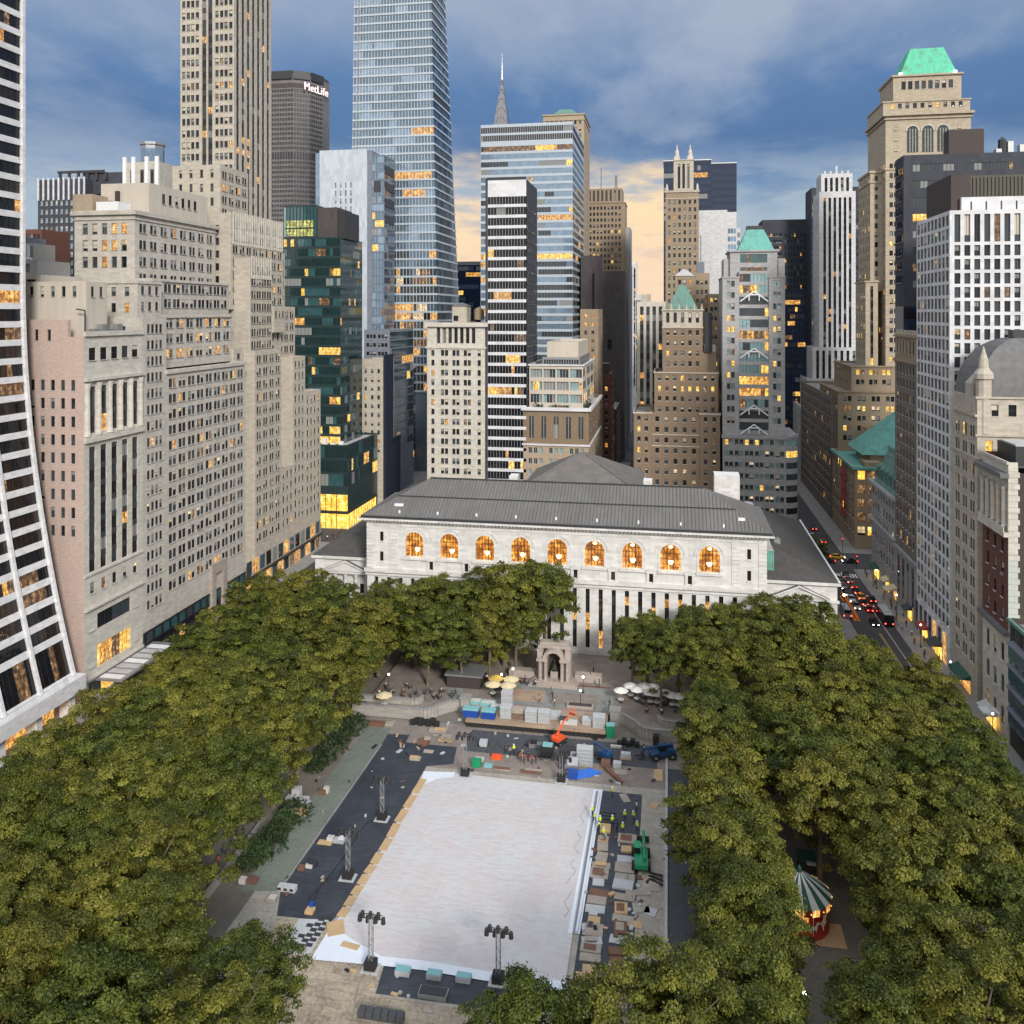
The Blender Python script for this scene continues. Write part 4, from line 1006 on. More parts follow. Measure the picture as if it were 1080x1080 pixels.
# ================================================================== the blocks behind them
b = Building('glass_tower', 'broad glass tower ringed with white spandrels, flat dark crown, behind the black and white slab', (VX(556, 440), 455, 0), wall='white_panel', pal=('glass_sky', 'glass_mid', 'lit_warm'), frame='metal_white', lit=.14, seed=41, mix=None) if 0 else \
    Building('glass_tower', 'broad glass tower ringed with white spandrels, flat dark crown, behind the black and white slab', (VX(556, 440), 455, 0), wall='spandrel_pale', pal=('glass_sky', 'glass_mid', 'lit_warm'), frame='metal_grey', lit=.14, seed=41)
Y = 440; xa, xb = VX(507, Y), VX(604, Y); ye = UY(619, xb); zt = HZ(132, xa, Y)
b.tier(xa, xb, Y, ye, 0, zt - 11, W=Spec(1, style='band', h=2.7, pitch=4.05, m=.1, bot=40, top=.6, rec=.15, seg=1.6, mul=.08, mix=(.6, .38, .02), turn=.15), S=Spec(1, style='band', h=2.6, pitch=4.05, m=.2, bot=40, top=.6, rec=.3, seg=2.2, lit=.03, pal=('glass_mid', 'glass_dark', 'lit_dim')))
b.tier(xa + .02, xb - .02, Y + .02, ye - .1, zt - 11, zt, W=Spec(1, style='band', h=3.0, pitch=4.2, m=0, bot=.5, top=1.6, rec=.3, seg=1.2, mul=.3, proud=.2, frame='metal_grey', pal=('slate_dark', 'spandrel_dark', 'slate_dark'), lit=0, mix=(.99, .01, 0)), S=Spec(1, style='band', h=3.0, pitch=4.2, m=0, bot=.5, top=1.6, rec=.3, pal=('slate_dark', 'spandrel_dark', 'slate_dark'), lit=0, mix=(.99, .01, 0)))
b.finish()
b = Building('skyscraper', 'brown brick tower top rising just behind the glass tower with the dark crown', (VX(595, 500), 512, 0), wall='buff_brick', lit=.05, seed=42)
Y = 500; xa, xb = VX(573, Y), VX(616, Y); ye = UY(621, xb); z = HZ(121, xa, Y)
b.tier(xa, xb, Y, ye + 6, 0, z, W=Spec(8, 1.4, 2.4, 3.9, m=1, bot=120, top=4, style='hung'), S=Spec(6, 1.2, 2.2, 3.9, m=1, bot=40, top=5), ledge=[(-1, .8, .6), (-4, .5, .4)])
b.pyramid('roof', (xa + 4, xb - 3, Y + 3, ye), z - .5, HZ(113, xa, Y), 'copper_dull', r1=(xa + 9, xb - 8, Y + 8, ye - 3)); b.finish()
# ---- stainless spire far away
def spire():
    Y = 700; x = VX(529.5, Y)
    b = Building('skyscraper', 'stainless steel spire with sunburst arches and a needle, far behind the glass tower', (x, Y, 0), wall='grey_stone', seed=43)
    zb = HZ(140, x, Y)
    b.tier(x - 11, x + 11, Y - 11, Y + 11, 0, HZ(165, x, Y), W=Spec(6, 1.3, 2.4, 4, m=1, bot=150, top=3))
    prof = [(148, 6.8), (132, 5.6), (122, 4.5), (112, 3.3), (102, 2.2), (92, 1.35), (84, .85)]
    for (p0, r0), (p1, r1) in zip(prof, prof[1:]):
        c = b.part('spire_crown'); za, zb_ = HZ(p0, x, Y), HZ(p1, x, Y)
        c.frustum((x - r0, x + r0, Y - r0, Y + r0), za, (x - r1 * 1.12, x + r1 * 1.12, Y - r1 * 1.12, Y + r1 * 1.12), zb_, 'chrome_spire', 'chrome_spire')
        t = b.part('sunburst_window'); n = 5
        for i in range(n):
            a = (i + .5) / n * pi; cx = x - r0 * .72 * cos(a); cz = za + 1.2 + (zb_ - za) * .55 * sin(a)
            fr = 1 - (cz - za) / (zb_ - za) * (1 - r1 * 1.12 / r0); yy = Y - r0 * fr - .08
            t.poly([(cx - .42, yy, cz - .7), (cx + .42, yy, cz - .7), (cx, yy + .1, cz + 1.3)], 'glass_mid')
    b.part('needle').lathe(x, Y, [(1.1, HZ(84, x, Y)), (.75, HZ(78, x, Y)), (.32, HZ(66, x, Y)), (.05, HZ(55, x, Y))], 8, 'chrome_spire')
    b.finish()
spire()
# ---- beige tower with a ribbed crown, glow of the sky beside it
b = Building('skyscraper', 'beige tower with a ribbed crown and two roof masts, against the peach sky', (VX(639, 560), 572, 0), wall='tan_brick', pal=('glass_dark', 'glass_dark', 'lit_yellow'), lit=.06, blind=.2, seed=44)
Y = 560; xa, xb = VX(617, Y), VX(657, Y); z = HZ(214, xa, Y); zz = HZ(199, xa, Y)
b.tier(xa, xb + 1.4, Y, Y + 24, 0, z, W=Spec(9, 1.35, 2.2, 3.9, m=2.4, bot=90, top=2.6), S=Spec(6, 1.3, 2.2, 3.9, m=1, bot=80, top=3), ledge=[(-.6, .5, .4)])
b.tier(xa + 1, xb - .6, Y + 1.5, Y + 22, z - .5, zz, W=Spec(8, 1.4, 5.5, 20, m=.6, bot=1.5, top=1.2, style='strip', pal=('slate_brown', 'slate_brown', 'slate_brown')))
b.part('roof_mast').tube((VX(633, Y), Y + 8, zz), (VX(633, Y), Y + 8, HZ(176, xa, Y)), .22, 'metal_dark')
t = b.part('roof_mast'); xx = VX(649, Y)
for k in range(4): t.tube((xx + .9 * cos(k * pi / 2), Y + 8 + .9 * sin(k * pi / 2), zz), (xx + .5 * cos(k * pi / 2), Y + 8 + .5 * sin(k * pi / 2), HZ(184, xa, Y)), .16, 'metal_dark')
for k in range(6): t.box(xx - .8, xx + .8, Y + 7.2, Y + 8.8, zz + k * 1.5, zz + .2 + k * 1.5, 'metal_grey')
b.box('rear_wing', xb + 1.42, VX(664.5, Y), Y + 4, Y + 30, 0, HZ(240, xa, Y), 'grey_stone'); b.finish()
b = Building('office_slab', 'blank slate coloured slab at the side street, one dark slot near its top', (VX(643, 480), 490, 0), wall='slate_brown', seed=45)
Y = 470; xa, xb = VX(627, Y), VX(659, Y)
b.tier(xa, xb, Y, Y + 40, 0, HZ(286, xa, Y), W=Spec(1, 2.2, 5.5, 99, m=11.5, bot=60, top=12, style='strip')); b.tier(VX(612, Y), VX(631.5, Y), Y + 3, Y + 30, 0, HZ(269, xa, Y)); b.finish()
b = Building('office_block', 'narrow tan building with a few lit windows between the terrace block and the slate slab', (VX(622, 372), 378, 0), wall='tan_brick', lit=.3, blind=.5, seed=46)
Y = 366; b.tier(VX(612, Y), VX(631, Y), Y, Y + 24, 0, HZ(326, -25, Y), W=Spec(2, 1.2, 1.8, 3.6, m=.8, bot=18, top=2), S=Spec(4, 1.2, 1.8, 3.6, m=.8, bot=6, top=2)); b.finish()
b = Building('row_building', 'dark red brick building with a round gable window along the narrow side street', (VX(637, 396), 402, 0), wall='red_brick', lit=.25, seed=47)
Y = 394; xa, xb = VX(628, Y), VX(644.5, Y); z = HZ(394, xa, Y)
b.tier(xa, xb, Y, Y + 22, 0, z, W=Spec(2, 1.3, 1.9, 3.7, m=.8, bot=10, top=6), S=Spec(4, 1.3, 1.9, 3.7, m=.8, bot=4, top=3, lit=.1))
b.part('gable').lathe(0, 0, [(0, 0)], 3, 'metal_white') if 0 else b.box('roof_machinery', xa + 1.5, xb - 1.2, Y + 2, Y + 9, z - .5, z + 4.6, 'mech_brown', 'metal_grey')
b.finish()
b = Building('row_building', 'near black brick building further down the narrow side street', (VX(650, 425), 435, 0), wall='dark_brick', lit=.12, seed=48)
Y = 420; b.tier(VX(636, Y), VX(650, Y), Y, Y + 45, 0, HZ(432, -25, Y), W=Spec(3, 1.2, 1.8, 3.7, m=.6, bot=6, top=2), S=Spec(8, 1.3, 2, 3.7, m=1, bot=4, top=2)); b.finish()
b = Building('loft_building', 'pale stone building glimpsed behind the green pyramid roof', (VX(686, 352), 360, 0), wall='limestone_pale', lit=.1, seed=49, pal=('glass_dark', 'glass_mid', 'lit_warm'))
Y = 350; b.tier(VX(671.5, Y), VX(702, Y), Y, Y + 18, 0, HZ(318, 0, Y), W=Spec(4, 1.4, 2.4, 3.9, m=.8, bot=30, top=2, style='strip')); b.box('roof_machinery', VX(676, Y), VX(686, Y), Y + 2, Y + 8, HZ(318, 0, Y) - .5, HZ(310, 0, Y), 'limestone_warm')
b.finish()
for i, (p0, p1, py, Y, m, lab) in enumerate(((657, 671.5, 276, 700, 'white_panel', 'white ribbed tower standing at the end of the side street'), (670, 680.5, 311, 640, 'white_terracotta', 'shorter ribbed pale tower closing the side street'))):
    b = Building('apartment_tower', lab, (VX((p0 + p1) / 2, Y), Y + 8, 0), wall=m, seed=50 + i, pal=('glass_mid', 'glass_dark', 'lit_warm'))
    b.tier(VX(p0, Y), VX(p1, Y), Y, Y + 16, 0, HZ(py, 0, Y), W=Spec(4, 1.5, 2.3, 3.7, m=.4, bot=20, top=4, style='strip', rec=.6)); b.finish()
# ---- tower with twin pinnacles and the glass box behind
def twin_tower():
    Y = 400; xa, xb = VX(702, Y), VX(737, Y); 
    b = Building('skyscraper', 'slim grey stone tower crowned by twin pinnacles, before a dark blue glass slab', ((xa + xb) / 2, Y + 8, 0), wall='tan_brick', lit=.1, blind=.35, seed=53, pal=('glass_dark', 'glass_mid', 'lit_warm'))
    z1, z2 = HZ(201, xa, Y), HZ(168, xa, Y)
    b.tier(xa, xb, Y, Y + 15, 0, z1, W=Spec(6, 1.05, 1.9, 3.5, m=.5, bot=60, top=4.5), S=Spec(5, 1.0, 1.8, 3.5, m=.5, bot=60, top=4), ledge=[(-1.0, .8, .4), (-4, .4, .25)], lm='limestone_warm')
    xc, xd = VX(710.5, Y + 2), VX(731.5, Y + 2)
    b.tier(xc, xd, Y + 2, Y + 13, z1 - .9, z2, W=Spec(3, 1.2, 10.5, 99, m=1.4, bot=2, top=2, style='strip', rec=.7), mat='limestone_warm', ledge=[(-.5, .5, .3)])
    for x in (VX(714, Y + 3), VX(728, Y + 3)):
        t = MB(b.org); t.box(x - 1.3, x + 1.3, Y + 2.6, Y + 5.2, z2 - 3, z2 + 1.6, 'limestone_pale')
        t.lathe(x, Y + 3.9, [(1.15, z2 + 1.6), (.9, z2 + 4), (.35, z2 + 5.2), (.4, z2 + 5.6), (.05, z2 + 7.4)], 8, 'limestone_pale'); t.build('pinnacle', b.root)
    for x in (xa + .6, xb - .6): b.sep('pinnacle').lathe(x, Y + .6, [(.7, z1), (.5, z1 + 2), (0, z1 + 3.4)], 6, 'limestone_pale')
    b.finish()
    Y = 480; xa, xb = VX(700, Y), VX(777, Y)
    b = Building('glass_tower', 'dark navy glass slab with a pale roof line, behind the twin pinnacles', ((xa + xb) / 2, Y + 12, 0), wall='spandrel_navy', pal=('glass_navy', 'glass_navy', 'lit_warm'), frame='spandrel_navy', lit=.12, seed=54)
    xm = VX(750, Y)
    b.tier(xa, xm, Y, Y + 22, 0, HZ(170, xa, Y), W=Spec(1, style='band', h=2.6, pitch=3.9, m=.1, bot=60, top=3, rec=.06, seg=1.8, mul=.05), ledge=[(-.1, .4, .2)], lm='metal_white')
    b.tier(xm + .02, xb, Y + .5, Y + 22, 0, HZ(171.5, xb, Y), W=Spec(1, style='band', h=2.6, pitch=3.9, m=.1, bot=60, top=3, rec=.06, seg=1.8, mul=.05, lit=.05), ledge=[(-.1, .4, .2)], lm='metal_white')
    b.finish()
    Y = 425; xa, xb, xc = VX(734, Y), VX(767, Y), VX(781, Y)
    b = Building('office_slab', 'blank white slab with a glassy side wing under the navy glass slab', ((xa + xb) / 2, Y + 8, 0), wall='white_terracotta', pal=('glass_sky', 'glass_blue', 'lit_warm'), frame='metal_white', lit=.08, seed=55, roof='roof_light')
    z = HZ(222, xa, Y); b.tier(xa, xb, Y, Y + 18, 0, z); b.box('slot', xa + 2.1, xa + 2.5, Y - .06, Y - .01, z - 26, z - 12, 'blue_grey')
    b.tier(xb + .02, xc - 1.8, Y + .6, Y + 16, 0, z - 1, W=Spec(1, style='band', h=2.4, pitch=3.9, m=.2, bot=60, top=8, seg=1.3, rec=.1)); b.tier(xc - 1.78, xc, Y + .8, Y + 14, 0, z - 9, W=Spec(1, style='band', h=2.4, pitch=3.9, m=.2, bot=60, top=2, seg=1.3, rec=.1)); b.finish()
    Y = 352
    b = Building('office_block', 'brown stepped roof block with a white pyramid cap behind the green pyramid', (VX(728, Y), Y + 8, 0), wall='tan_brick', seed=56, lit=.2)
    xa, xb, xc = VX(712, Y), VX(732, Y), VX(748.5, Y); z = HZ(291, xa, Y)
    b.tier(xa, xb, Y, Y + 12, 0, z, W=Spec(3, 1.2, 2, 3.7, m=.8, bot=60, top=1.5)); b.pyramid('roof', (xa - .3, xb + .3, Y - .3, Y + 12), z, HZ(283, xa, Y), 'roof_light', k=.4)
    b.tier(xb + .02, xc, Y + .5, Y + 12, 0, HZ(288, xb, Y), W=Spec(3, 1.1, 2, 3.7, m=.5, bot=50, top=3)); b.box('roof_machinery', xb + 1, xc - 2, Y + 2, Y + 7, HZ(288, xb, Y) - .5, HZ(276, xb, Y), 'blue_grey'); b.finish()
    b = Building('loft_building', 'thin brown loft building with yellow windows beside the pale truss tower', (VX(754, 345), 350, 0), wall='tan_brick', lit=.5, seed=57, pal=('glass_dark', 'glass_mid', 'lit_yellow'))
    Y = 343; b.tier(VX(747, Y), VX(763, Y), Y, Y + 12, 0, HZ(310, 17, Y), W=Spec(3, 1.1, 1.8, 3.6, m=.5, bot=30, top=1.5)); b.finish()
twin_tower()
# ---- dark slabs on the right
b = Building('office_slab', 'wide charcoal slab with a column of small lit windows, behind the turquoise roof', (VX(830, 520), 532, 0), wall='slate_dark', pal=('glass_navy', 'glass_dark', 'lit_warm'), frame='spandrel_navy', lit=.12, blind=.1, seed=61)
Y = 520; xa, xb = VX(804, Y), VX(857, Y); z = HZ(232, xa, Y); xm = xa + (xb - xa) * .42
b.tier(xa, xm, Y, Y + 22, 0, z, W=Spec(6, 1.3, 1.8, 3.8, m=.8, bot=60, top=8)); b.tier(xm + .02, xb, Y, Y + 22, 0, z, W=Spec(9, .7, 2.0, 3.8, m=.3, bot=60, top=8, style='strip', lit=.1, rec=.3)); b.finish()
b = Building('office_slab', 'taller black slab standing right behind the white ribbed tower', (VX(888, 500), 512, 0), wall='slate_dark', pal=('glass_navy', 'glass_dark', 'lit_dim'), frame='spandrel_navy', lit=.03, blind=.05, seed=62)
Y = 500; xa, xb = VX(856, Y), VX(921, Y); z = HZ(198, xa, Y)
b.tier(xa, xb, Y, Y + 22, 0, z, W=Spec(1, style='band', h=2.2, pitch=3.8, m=.3, bot=60, top=6, seg=1.5, rec=.08, mul=.06)); b.finish()
b = Building('office_block', 'lower dark glass block in front of the charcoal slab', (VX(838, 455), 462, 0), wall='spandrel_navy', pal=('glass_navy', 'glass_mid', 'lit_warm'), frame='spandrel_blue', lit=.10, seed=63)
Y = 455; xa, xb = VX(822, Y), VX(850, Y); z = HZ(305, xa, Y)
b.tier(xa, xb, Y, Y + 14, 0, z, W=Spec(1, style='band', h=2.2, pitch=3.6, m=.3, bot=20, top=2, seg=1.2, rec=.1)); b.finish()
# ---- white ribbed setback tower
def ribbed_tower():
    Y = 440; b = Building('skyscraper', 'white setback tower with black vertical window strips', (VX(880, Y), Y + 12, 0), wall='white_terracotta', pal=('glass_black', 'glass_dark', 'lit_warm'), frame='frame_dark', lit=.04, seed=64, roof='roof_light')
    xa, xb = VX(864, Y), VX(902.5, Y); z = HZ(183, xa, Y); st = dict(style='strip', h=2.3, pitch=3.7, rec=.5, bot=1, span='black_granite')
    b.tier(xa, xb, Y, Y + 18, 60, z - 9, W=Spec(6, 1.25, m=1.4, top=3, **st), N=Spec(4, 1.3, m=1.2, top=3, **st))
    b.tier(xa + 1.2, xb - 1.2, Y + 1.5, Y + 16, z - 10, z, W=Spec(5, 1.3, m=1.0, top=2, **st), N=Spec(3, 1.3, m=1, top=2, **st))
    for x in np.linspace(xa + 2.6, xb - 3.6, 5): b.box('pinnacle', x, x + .9, Y + 2, Y + 3, z - .5, z + 1.4 + (2.4 if abs(x - (xa + xb) / 2) < 2 else 0), 'white_terracotta')
    xa2 = VX(852, Y - 4); z2 = HZ(366, xa, Y)
    b.tier(xa - 3.6, xb + 1, Y - 3, Y + 20, 40, z2, W=Spec(7, 1.3, m=1.0, top=1.6, **st), N=Spec(5, 1.3, m=1, top=1.6, **st))
    z3 = HZ(398, xa, Y)
    b.tier(S40 + 4, xb + 1.5, Y - 8, Y + 22, 30, z3, W=Spec(7, 1.3, m=1, top=1.6, **st), N=Spec(6, 1.3, m=1, top=1.6, **st))
    b.tier(S40 + .5, xb + 2, Y - 14, Y + 24, 0, HZ(430, xa, Y - 14), W=Spec(7, 1.3, m=1, top=1.6, **st), N=Spec(8, 1.5, m=1, top=1.6, **st)); b.finish()
ribbed_tower()

# ================================================================== south side of 40th street (front x = 62), far to near
b = Building('loft_building', 'dark grey loft row running down the street beyond the avenue', (S40 + 14, 385, 0), wall='concrete_brown', lit=.06, seed=66, zvis=4)
b.tier(S40, S40 + 26, 348, 425, 0, HZ(418, S40, 348), N=Spec(18, 1.5, 2.2, 3.8, m=1, bot=5, top=2), W=Spec(6, 1.5, 2.2, 3.8, m=1, bot=30, top=2)); b.finish()
# ---- limestone tower with the floodlit green roof
def floodlit():
    Y = 345
    b = Building('skyscraper', 'ornate limestone tower with arched top windows and a floodlit green mansard roof', (92, Y + 15, 0), wall='golden_stone', lit=.16, blind=.3, seed=67, pal=('glass_dark', 'glass_mid', 'lit_yellow'), frame='frame_dark')
    zb = HZ(412, 65, Y)
    b.tier(S40 + 2, 112, Y, Y + 40, 0, zb, W=Spec(9, 1.3, 2.0, 3.75, g=2, gap=.4, m=.8, bot=30, top=2, lit=.42), N=Spec(10, 1.3, 2, 3.75, m=.8, bot=20, top=2), mat='tan_brick', ledge=[(-.6, .5, .4)])
    b.tier(VX(898, Y + 3), 114, Y + 3, Y + 38, zb - 1, HZ(386, 70, Y), W=Spec(9, 1.3, 2.0, 3.75, g=2, gap=.4, m=.8, bot=.8, top=1.6, lit=.3), N=Spec(8, 1.3, 2, 3.75, m=.8, bot=.8, top=1.5), mat='tan_brick', ledge=[(-.6, .5, .4)])
    Y = 352; xs, xl, xr = VX(921, Y), VX(934, Y), VX(1024, Y)
    zt = HZ(120, 80, Y); g2 = dict(w=1.25, h=2.0, pitch=3.75, g=2, gap=.4, rec=.35)
    zp = HZ(296, 76, Y)
    b.tier(xs - 2.4, xs + 2.2, Y + 2, Y + 20, HZ(386, 70, Y) - 1, zp, W=Spec(1, 1.1, 3, 4.5, m=.5, bot=1, top=2, style='strip'), N=Spec(4, 1.2, 2, 3.75, m=.8, bot=1, top=2), ledge=[(-.6, .6, .4)])
    b.tier(xs, xl, Y + 5, Y + 26, zp - 4, HZ(178, 76, Y), W=Spec(1, 1.2, 2, 3.75, m=.4, bot=1, top=2), N=Spec(6, 1.2, 2.0, 3.75, m=.6, bot=1, top=3), ledge=[(-1.0, .8, .5), (-5, .5, .4)])
    b.tier(xl, xr, Y, Y + 30, HZ(386, 70, Y) - 1, zt, W=Spec(7, m=.8, bot=1, top=19.5, **g2), N=Spec(8, m=.8, bot=1, top=19.5, w=1.2, h=2, pitch=3.75), ledge=[(-1.2, 1.0, 1.1), (-2.6, .5, .6), (-22, .6, .4)])
    # three great arches under the cornice
    def arch(cx, z0, w, h, d, mat, plane):
        n = 12; mb = MB(b.org); r = w / 2
        mb.poly([(cx - r, plane - .05, z0), (cx + r, plane - .05, z0)] + [(cx + r * cos(a), plane - .05, z0 + h - r + r * sin(a)) for a in np.linspace(0, pi, n)], mat)
        for a0, a1 in zip(np.linspace(0, pi, n), np.linspace(0, pi, n)[1:]):
            P = lambda rr, a: (cx + rr * cos(a), plane - .22, z0 + h - r + rr * sin(a))
            mb.poly([P(r, a0), P(r, a1), P(r + .5, a1), P(r + .5, a0)], 'limestone_pale')
        for k in range(1, 4): mb.box(cx - r + k * w / 4 - .09, cx - r + k * w / 4 + .09, plane - .3, plane - .07, z0, z0 + h - 1.2, 'limestone_pale')
        for k in range(3): mb.box(cx - r, cx + r, plane - .16, plane - .07, z0 + h * .28 * (k + 1) - .4, z0 + h * .28 * (k + 1), 'spandrel_dark')
        mb.build('arched_window', b.root)
    z0 = HZ(161, 90, Y)
    for px in (962.5, 978.5, 994.5): arch(VX(px, Y), z0, 4.1, zt - 5.2 - z0, .5, 'glass_mid', Y)
    for px in (945, 1012):
        for k in range(3): b.win.append(('W', VX(px, Y), Y - .0, .03, z0 + .8 + k * 4.0, 1.4, 2.2, Spec(1)))
    xa, xb = VX(930, Y + 2), VX(1024, Y + 2); z1 = HZ(107, 90, Y)
    b.tier(xa + .4, xb - .4, Y + 1.6, Y + 28, zt - .9, z1 + .6, W=Spec(10, 1.4, 1.9, 9, m=2, bot=1.6, top=1, lit=.3), ledge=[(-.5, .5, .4)])
    xa, xb = VX(942, Y + 4), VX(1014, Y + 4); z2 = HZ(76, 90, Y)
    b.tier(xa, xb, Y + 4, Y + 25, z1 - .4, z2, W=Spec(8, 1.6, 3.2, 4.8, m=2.6, bot=1.2, top=2.6, lit=.10), ledge=[(-.8, .7, .7)])
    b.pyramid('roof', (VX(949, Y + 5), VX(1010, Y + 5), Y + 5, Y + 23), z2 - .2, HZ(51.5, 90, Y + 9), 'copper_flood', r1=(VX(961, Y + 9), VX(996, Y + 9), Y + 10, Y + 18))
    for px in (950, 1008): b.sep('floodlight').box(VX(px, Y + 4) - .5, VX(px, Y + 4) + .5, Y + 4.2, Y + 4.8, z2 + .1, z2 + .9, 'lamp_spot')
    b.finish()
floodlit()
# ---- corner building with the red banners
b = Building('shop_building', 'corner shop building with red banners, yellow lit windows and a green edged flat roof', (76, AV + 20, 0), wall='tan_brick', pal=('glass_dark', 'glass_mid', 'lit_shop'), lit=.1, seed=68, zvis=3)
z = HZ(492, S40, AV)
b.tier(S40, 92, AV, AV + 40, 0, z, W=Spec(9, 2.4, 3.0, 4.7, m=.5, bot=3.2, top=1.4, lit=1.6, blind=None) if 0 else Spec(9, 2.4, 3.0, 4.7, m=.5, bot=3.2, top=1.4, lit=40, style='plain'), N=Spec(9, 1.6, 2.4, 4.7, m=1, bot=5, top=1.6, lit=.1), ledge=[(-1.0, .9, .8)], lm='copper_bright', roof='copper_bright')
for y in (AV + 12.5, AV + 16.5):
    m = MB(b.org); m.box(S40 - .9, S40 - .75, y, y + 1.7, 8, z - 3, 'sign_red'); m.tube((S40, y + .9, z - 3.1), (S40 - 1, y + .9, z - 3.1), .07, 'metal_dark'); m.build('banner', b.root)
b.box('roof_garden', S40 + 4, S40 + 9, AV + 3, AV + 12, z - .5, z + 1.0, 'tan_brick'); b.finish()
b = Building('shop_building', 'building with a huge sloping turquoise copper roof, behind the corner shop', (84, AV + 60, 0), wall='tan_brick', seed=69)
zr = HZ(478, 64, 316); b.box('wall', 69, 95, 314, 338, 0, zr, 'tan_brick')
b.part('roof').poly([(66, 313, zr), (96, 313, zr), (96, 326, zr + 17), (84, 326, zr + 17)], 'copper_bright'); b.part('roof').poly([(66, 313, zr), (84, 326, zr + 17), (96, 326, zr + 17), (96, 338, zr), (66, 338, zr)], 'copper_bright'); b.finish()
# ---- glass office block behind
b = Building('office_tower', 'dark granite office block carrying a blank brown roof box, behind the white gridded tower', (85, 262, 0), wall='slate_dark', pal=('glass_navy', 'glass_black', 'lit_warm'), frame='spandrel_navy', lit=.1, seed=70)
Y = 253; z = HZ(163, 70, Y); xa = VX(953, Y)
b.tier(xa, xa + 60, Y, Y + 9, z - 42, z, W=Spec(4, style='band', w=1, h=2.0, pitch=4.6, m=2.4, gap=4, bot=1, top=2.6, seg=1.0, rec=.2, lit=.5, mix=(.2, .2, .6), pal=('blind_grey', 'glass_mid', 'lit_warm')), N=Spec(8, .8, 2, 3.8, m=1, bot=4, top=3))
b.tier(xa - .02, xa + 60, Y + .03, Y + 9, 0, z - 42, W=Spec(1, style='band', h=2.9, pitch=3.9, m=.1, bot=20, top=.6, seg=1.6, rec=.06, mul=.06), mat='spandrel_navy')
xb, xc = VX(1000, Y + 4), VX(1037, Y + 4)
b.box('penthouse', xb, xc, Y + 3.4, Y + 8.4, z - .6, HZ(134, xb, Y), 'mech_brown'); rm = b.part('roof_machinery')
for i in range(6): rm.box(xc + 3 + i * 3, xc + 4.4 + i * 3, Y + 3, Y + 5, z - .6, z + 1.5 + (i * 5 % 3), 'metal_grey')
rm.lathe(VX(1057, Y + 4), Y + 4, [(1.1, z - .6), (1.1, z + 4), (.0, z + 5)], 8, 'metal_dark'); b.finish()
# ---- corner building with the green mansard
def mansard():
    y0, y1 = 253, 281
    b = Building('office_block', 'grey stone corner building with a copper green mansard roof and dormers', (76, 267, 0), wall='grey_stone', lit=.06, blind=.3, seed=71, zvis=3)
    z1 = HZ(505, S40, y1); 
    b.tier(S40, 90, y0, y1, 0, z1, N=Spec(8, 1.5, 2.4, 4.3, m=.8, bot=6, top=1.6), W=Spec(5, 1.3, 2.0, 4.3, m=1, bot=8, top=2), ledge=[(-.8, .8, 1.0), (-12, .6, .8)])
    z2 = z1 + 10.5
    b.pyramid('roof', (S40 + .6, 89, y0 + .8, y1 - .6), z1 - .5, z2, 'copper_dull', r1=(S40 + 4.2, 86, y0 + 3, y1 - 4), cap='roof_gravel')
    b.box('roof_edge', S40 + 3.8, 86.4, y0 + 2.6, y1 - 3.6, z2 + .01, z2 + .8, 'copper_green')
    for i in range(5):
        yy = y0 + 3 + i * 4.9; t = MB(b.org); t.box(S40 + .9, S40 + 4, yy, yy + 2.0, z1 + 1.2, z1 + 4.8, 'copper_dull'); t.box(S40 + .86, S40 + .89, yy + .4, yy + 1.6, z1 + 1.6, z1 + 4.2, 'glass_dark')
        t.frustum((S40 + .7, S40 + 4, yy - .2, yy + 2.2), z1 + 4.8, (S40 + 2, S40 + 4, yy + .9, yy + 1.1), z1 + 6, 'copper_dull'); t.build('dormer', b.root)
    b.part('gable').poly([(S40 + .6, y0 + .4, z1), (S40 + 4.2, y0 + .4, z2 + .6), (S40 + 26, y0 + .4, z2 + .6), (S40 + 27, y0 + .4, z1)], 'copper_green'); b.box('gable', S40 + .2, S40 + 3.6, y0 - .05, y0 + .38, z1 - 24, z1 - .05, 'limestone_pale')
    b.finish()
mansard()
# ---- tall thin brown building
b = Building('loft_building', 'tall thin brown loft building with a crenellated top, squeezed against the white gridded tower', (74, 242, 0), wall='tan_brick', lit=.04, blind=.25, seed=72, zvis=3)
y0, y1 = 232.2, 252.6; z = HZ(352, S40, y1)
g = dict(w=1.25, h=2.2, pitch=3.75, rec=.4)
b.tier(S40, 84, y0, y1, 16, z - 7, N=Spec(6, m=1.0, bot=1, top=1.2, **g), mat='concrete_brown'); b.tier(S40, 84, y0, y1, z - 7, z, N=Spec(6, 1.4, 3.4, 9, m=1, bot=1.2, top=1.6), ledge=[(-7.4, .6, .5), (-.7, .5, .5)])
b.tier(S40, 84, y0, y1, 0, 16, N=Spec(4, 2.6, 9, 20, m=1, bot=3, top=2, style='strip'), ledge=[(-.5, .6, .6)], mat='grey_stone', parapet=.05)
for yy in np.arange(y0, y1 - 1, 2.6): b.box('crenellation', S40, S40 + .8, yy, yy + 1.3, z, z + 1.2, 'limestone_warm')
b.tier(S40 + 5, 82, y0 + 2, y1 - 6, z - .9, HZ(331, 70, y0), W=Spec(3, 1.2, 2.2, 9, m=1, bot=1.6, top=1.2), mat='plaster'); b.finish()
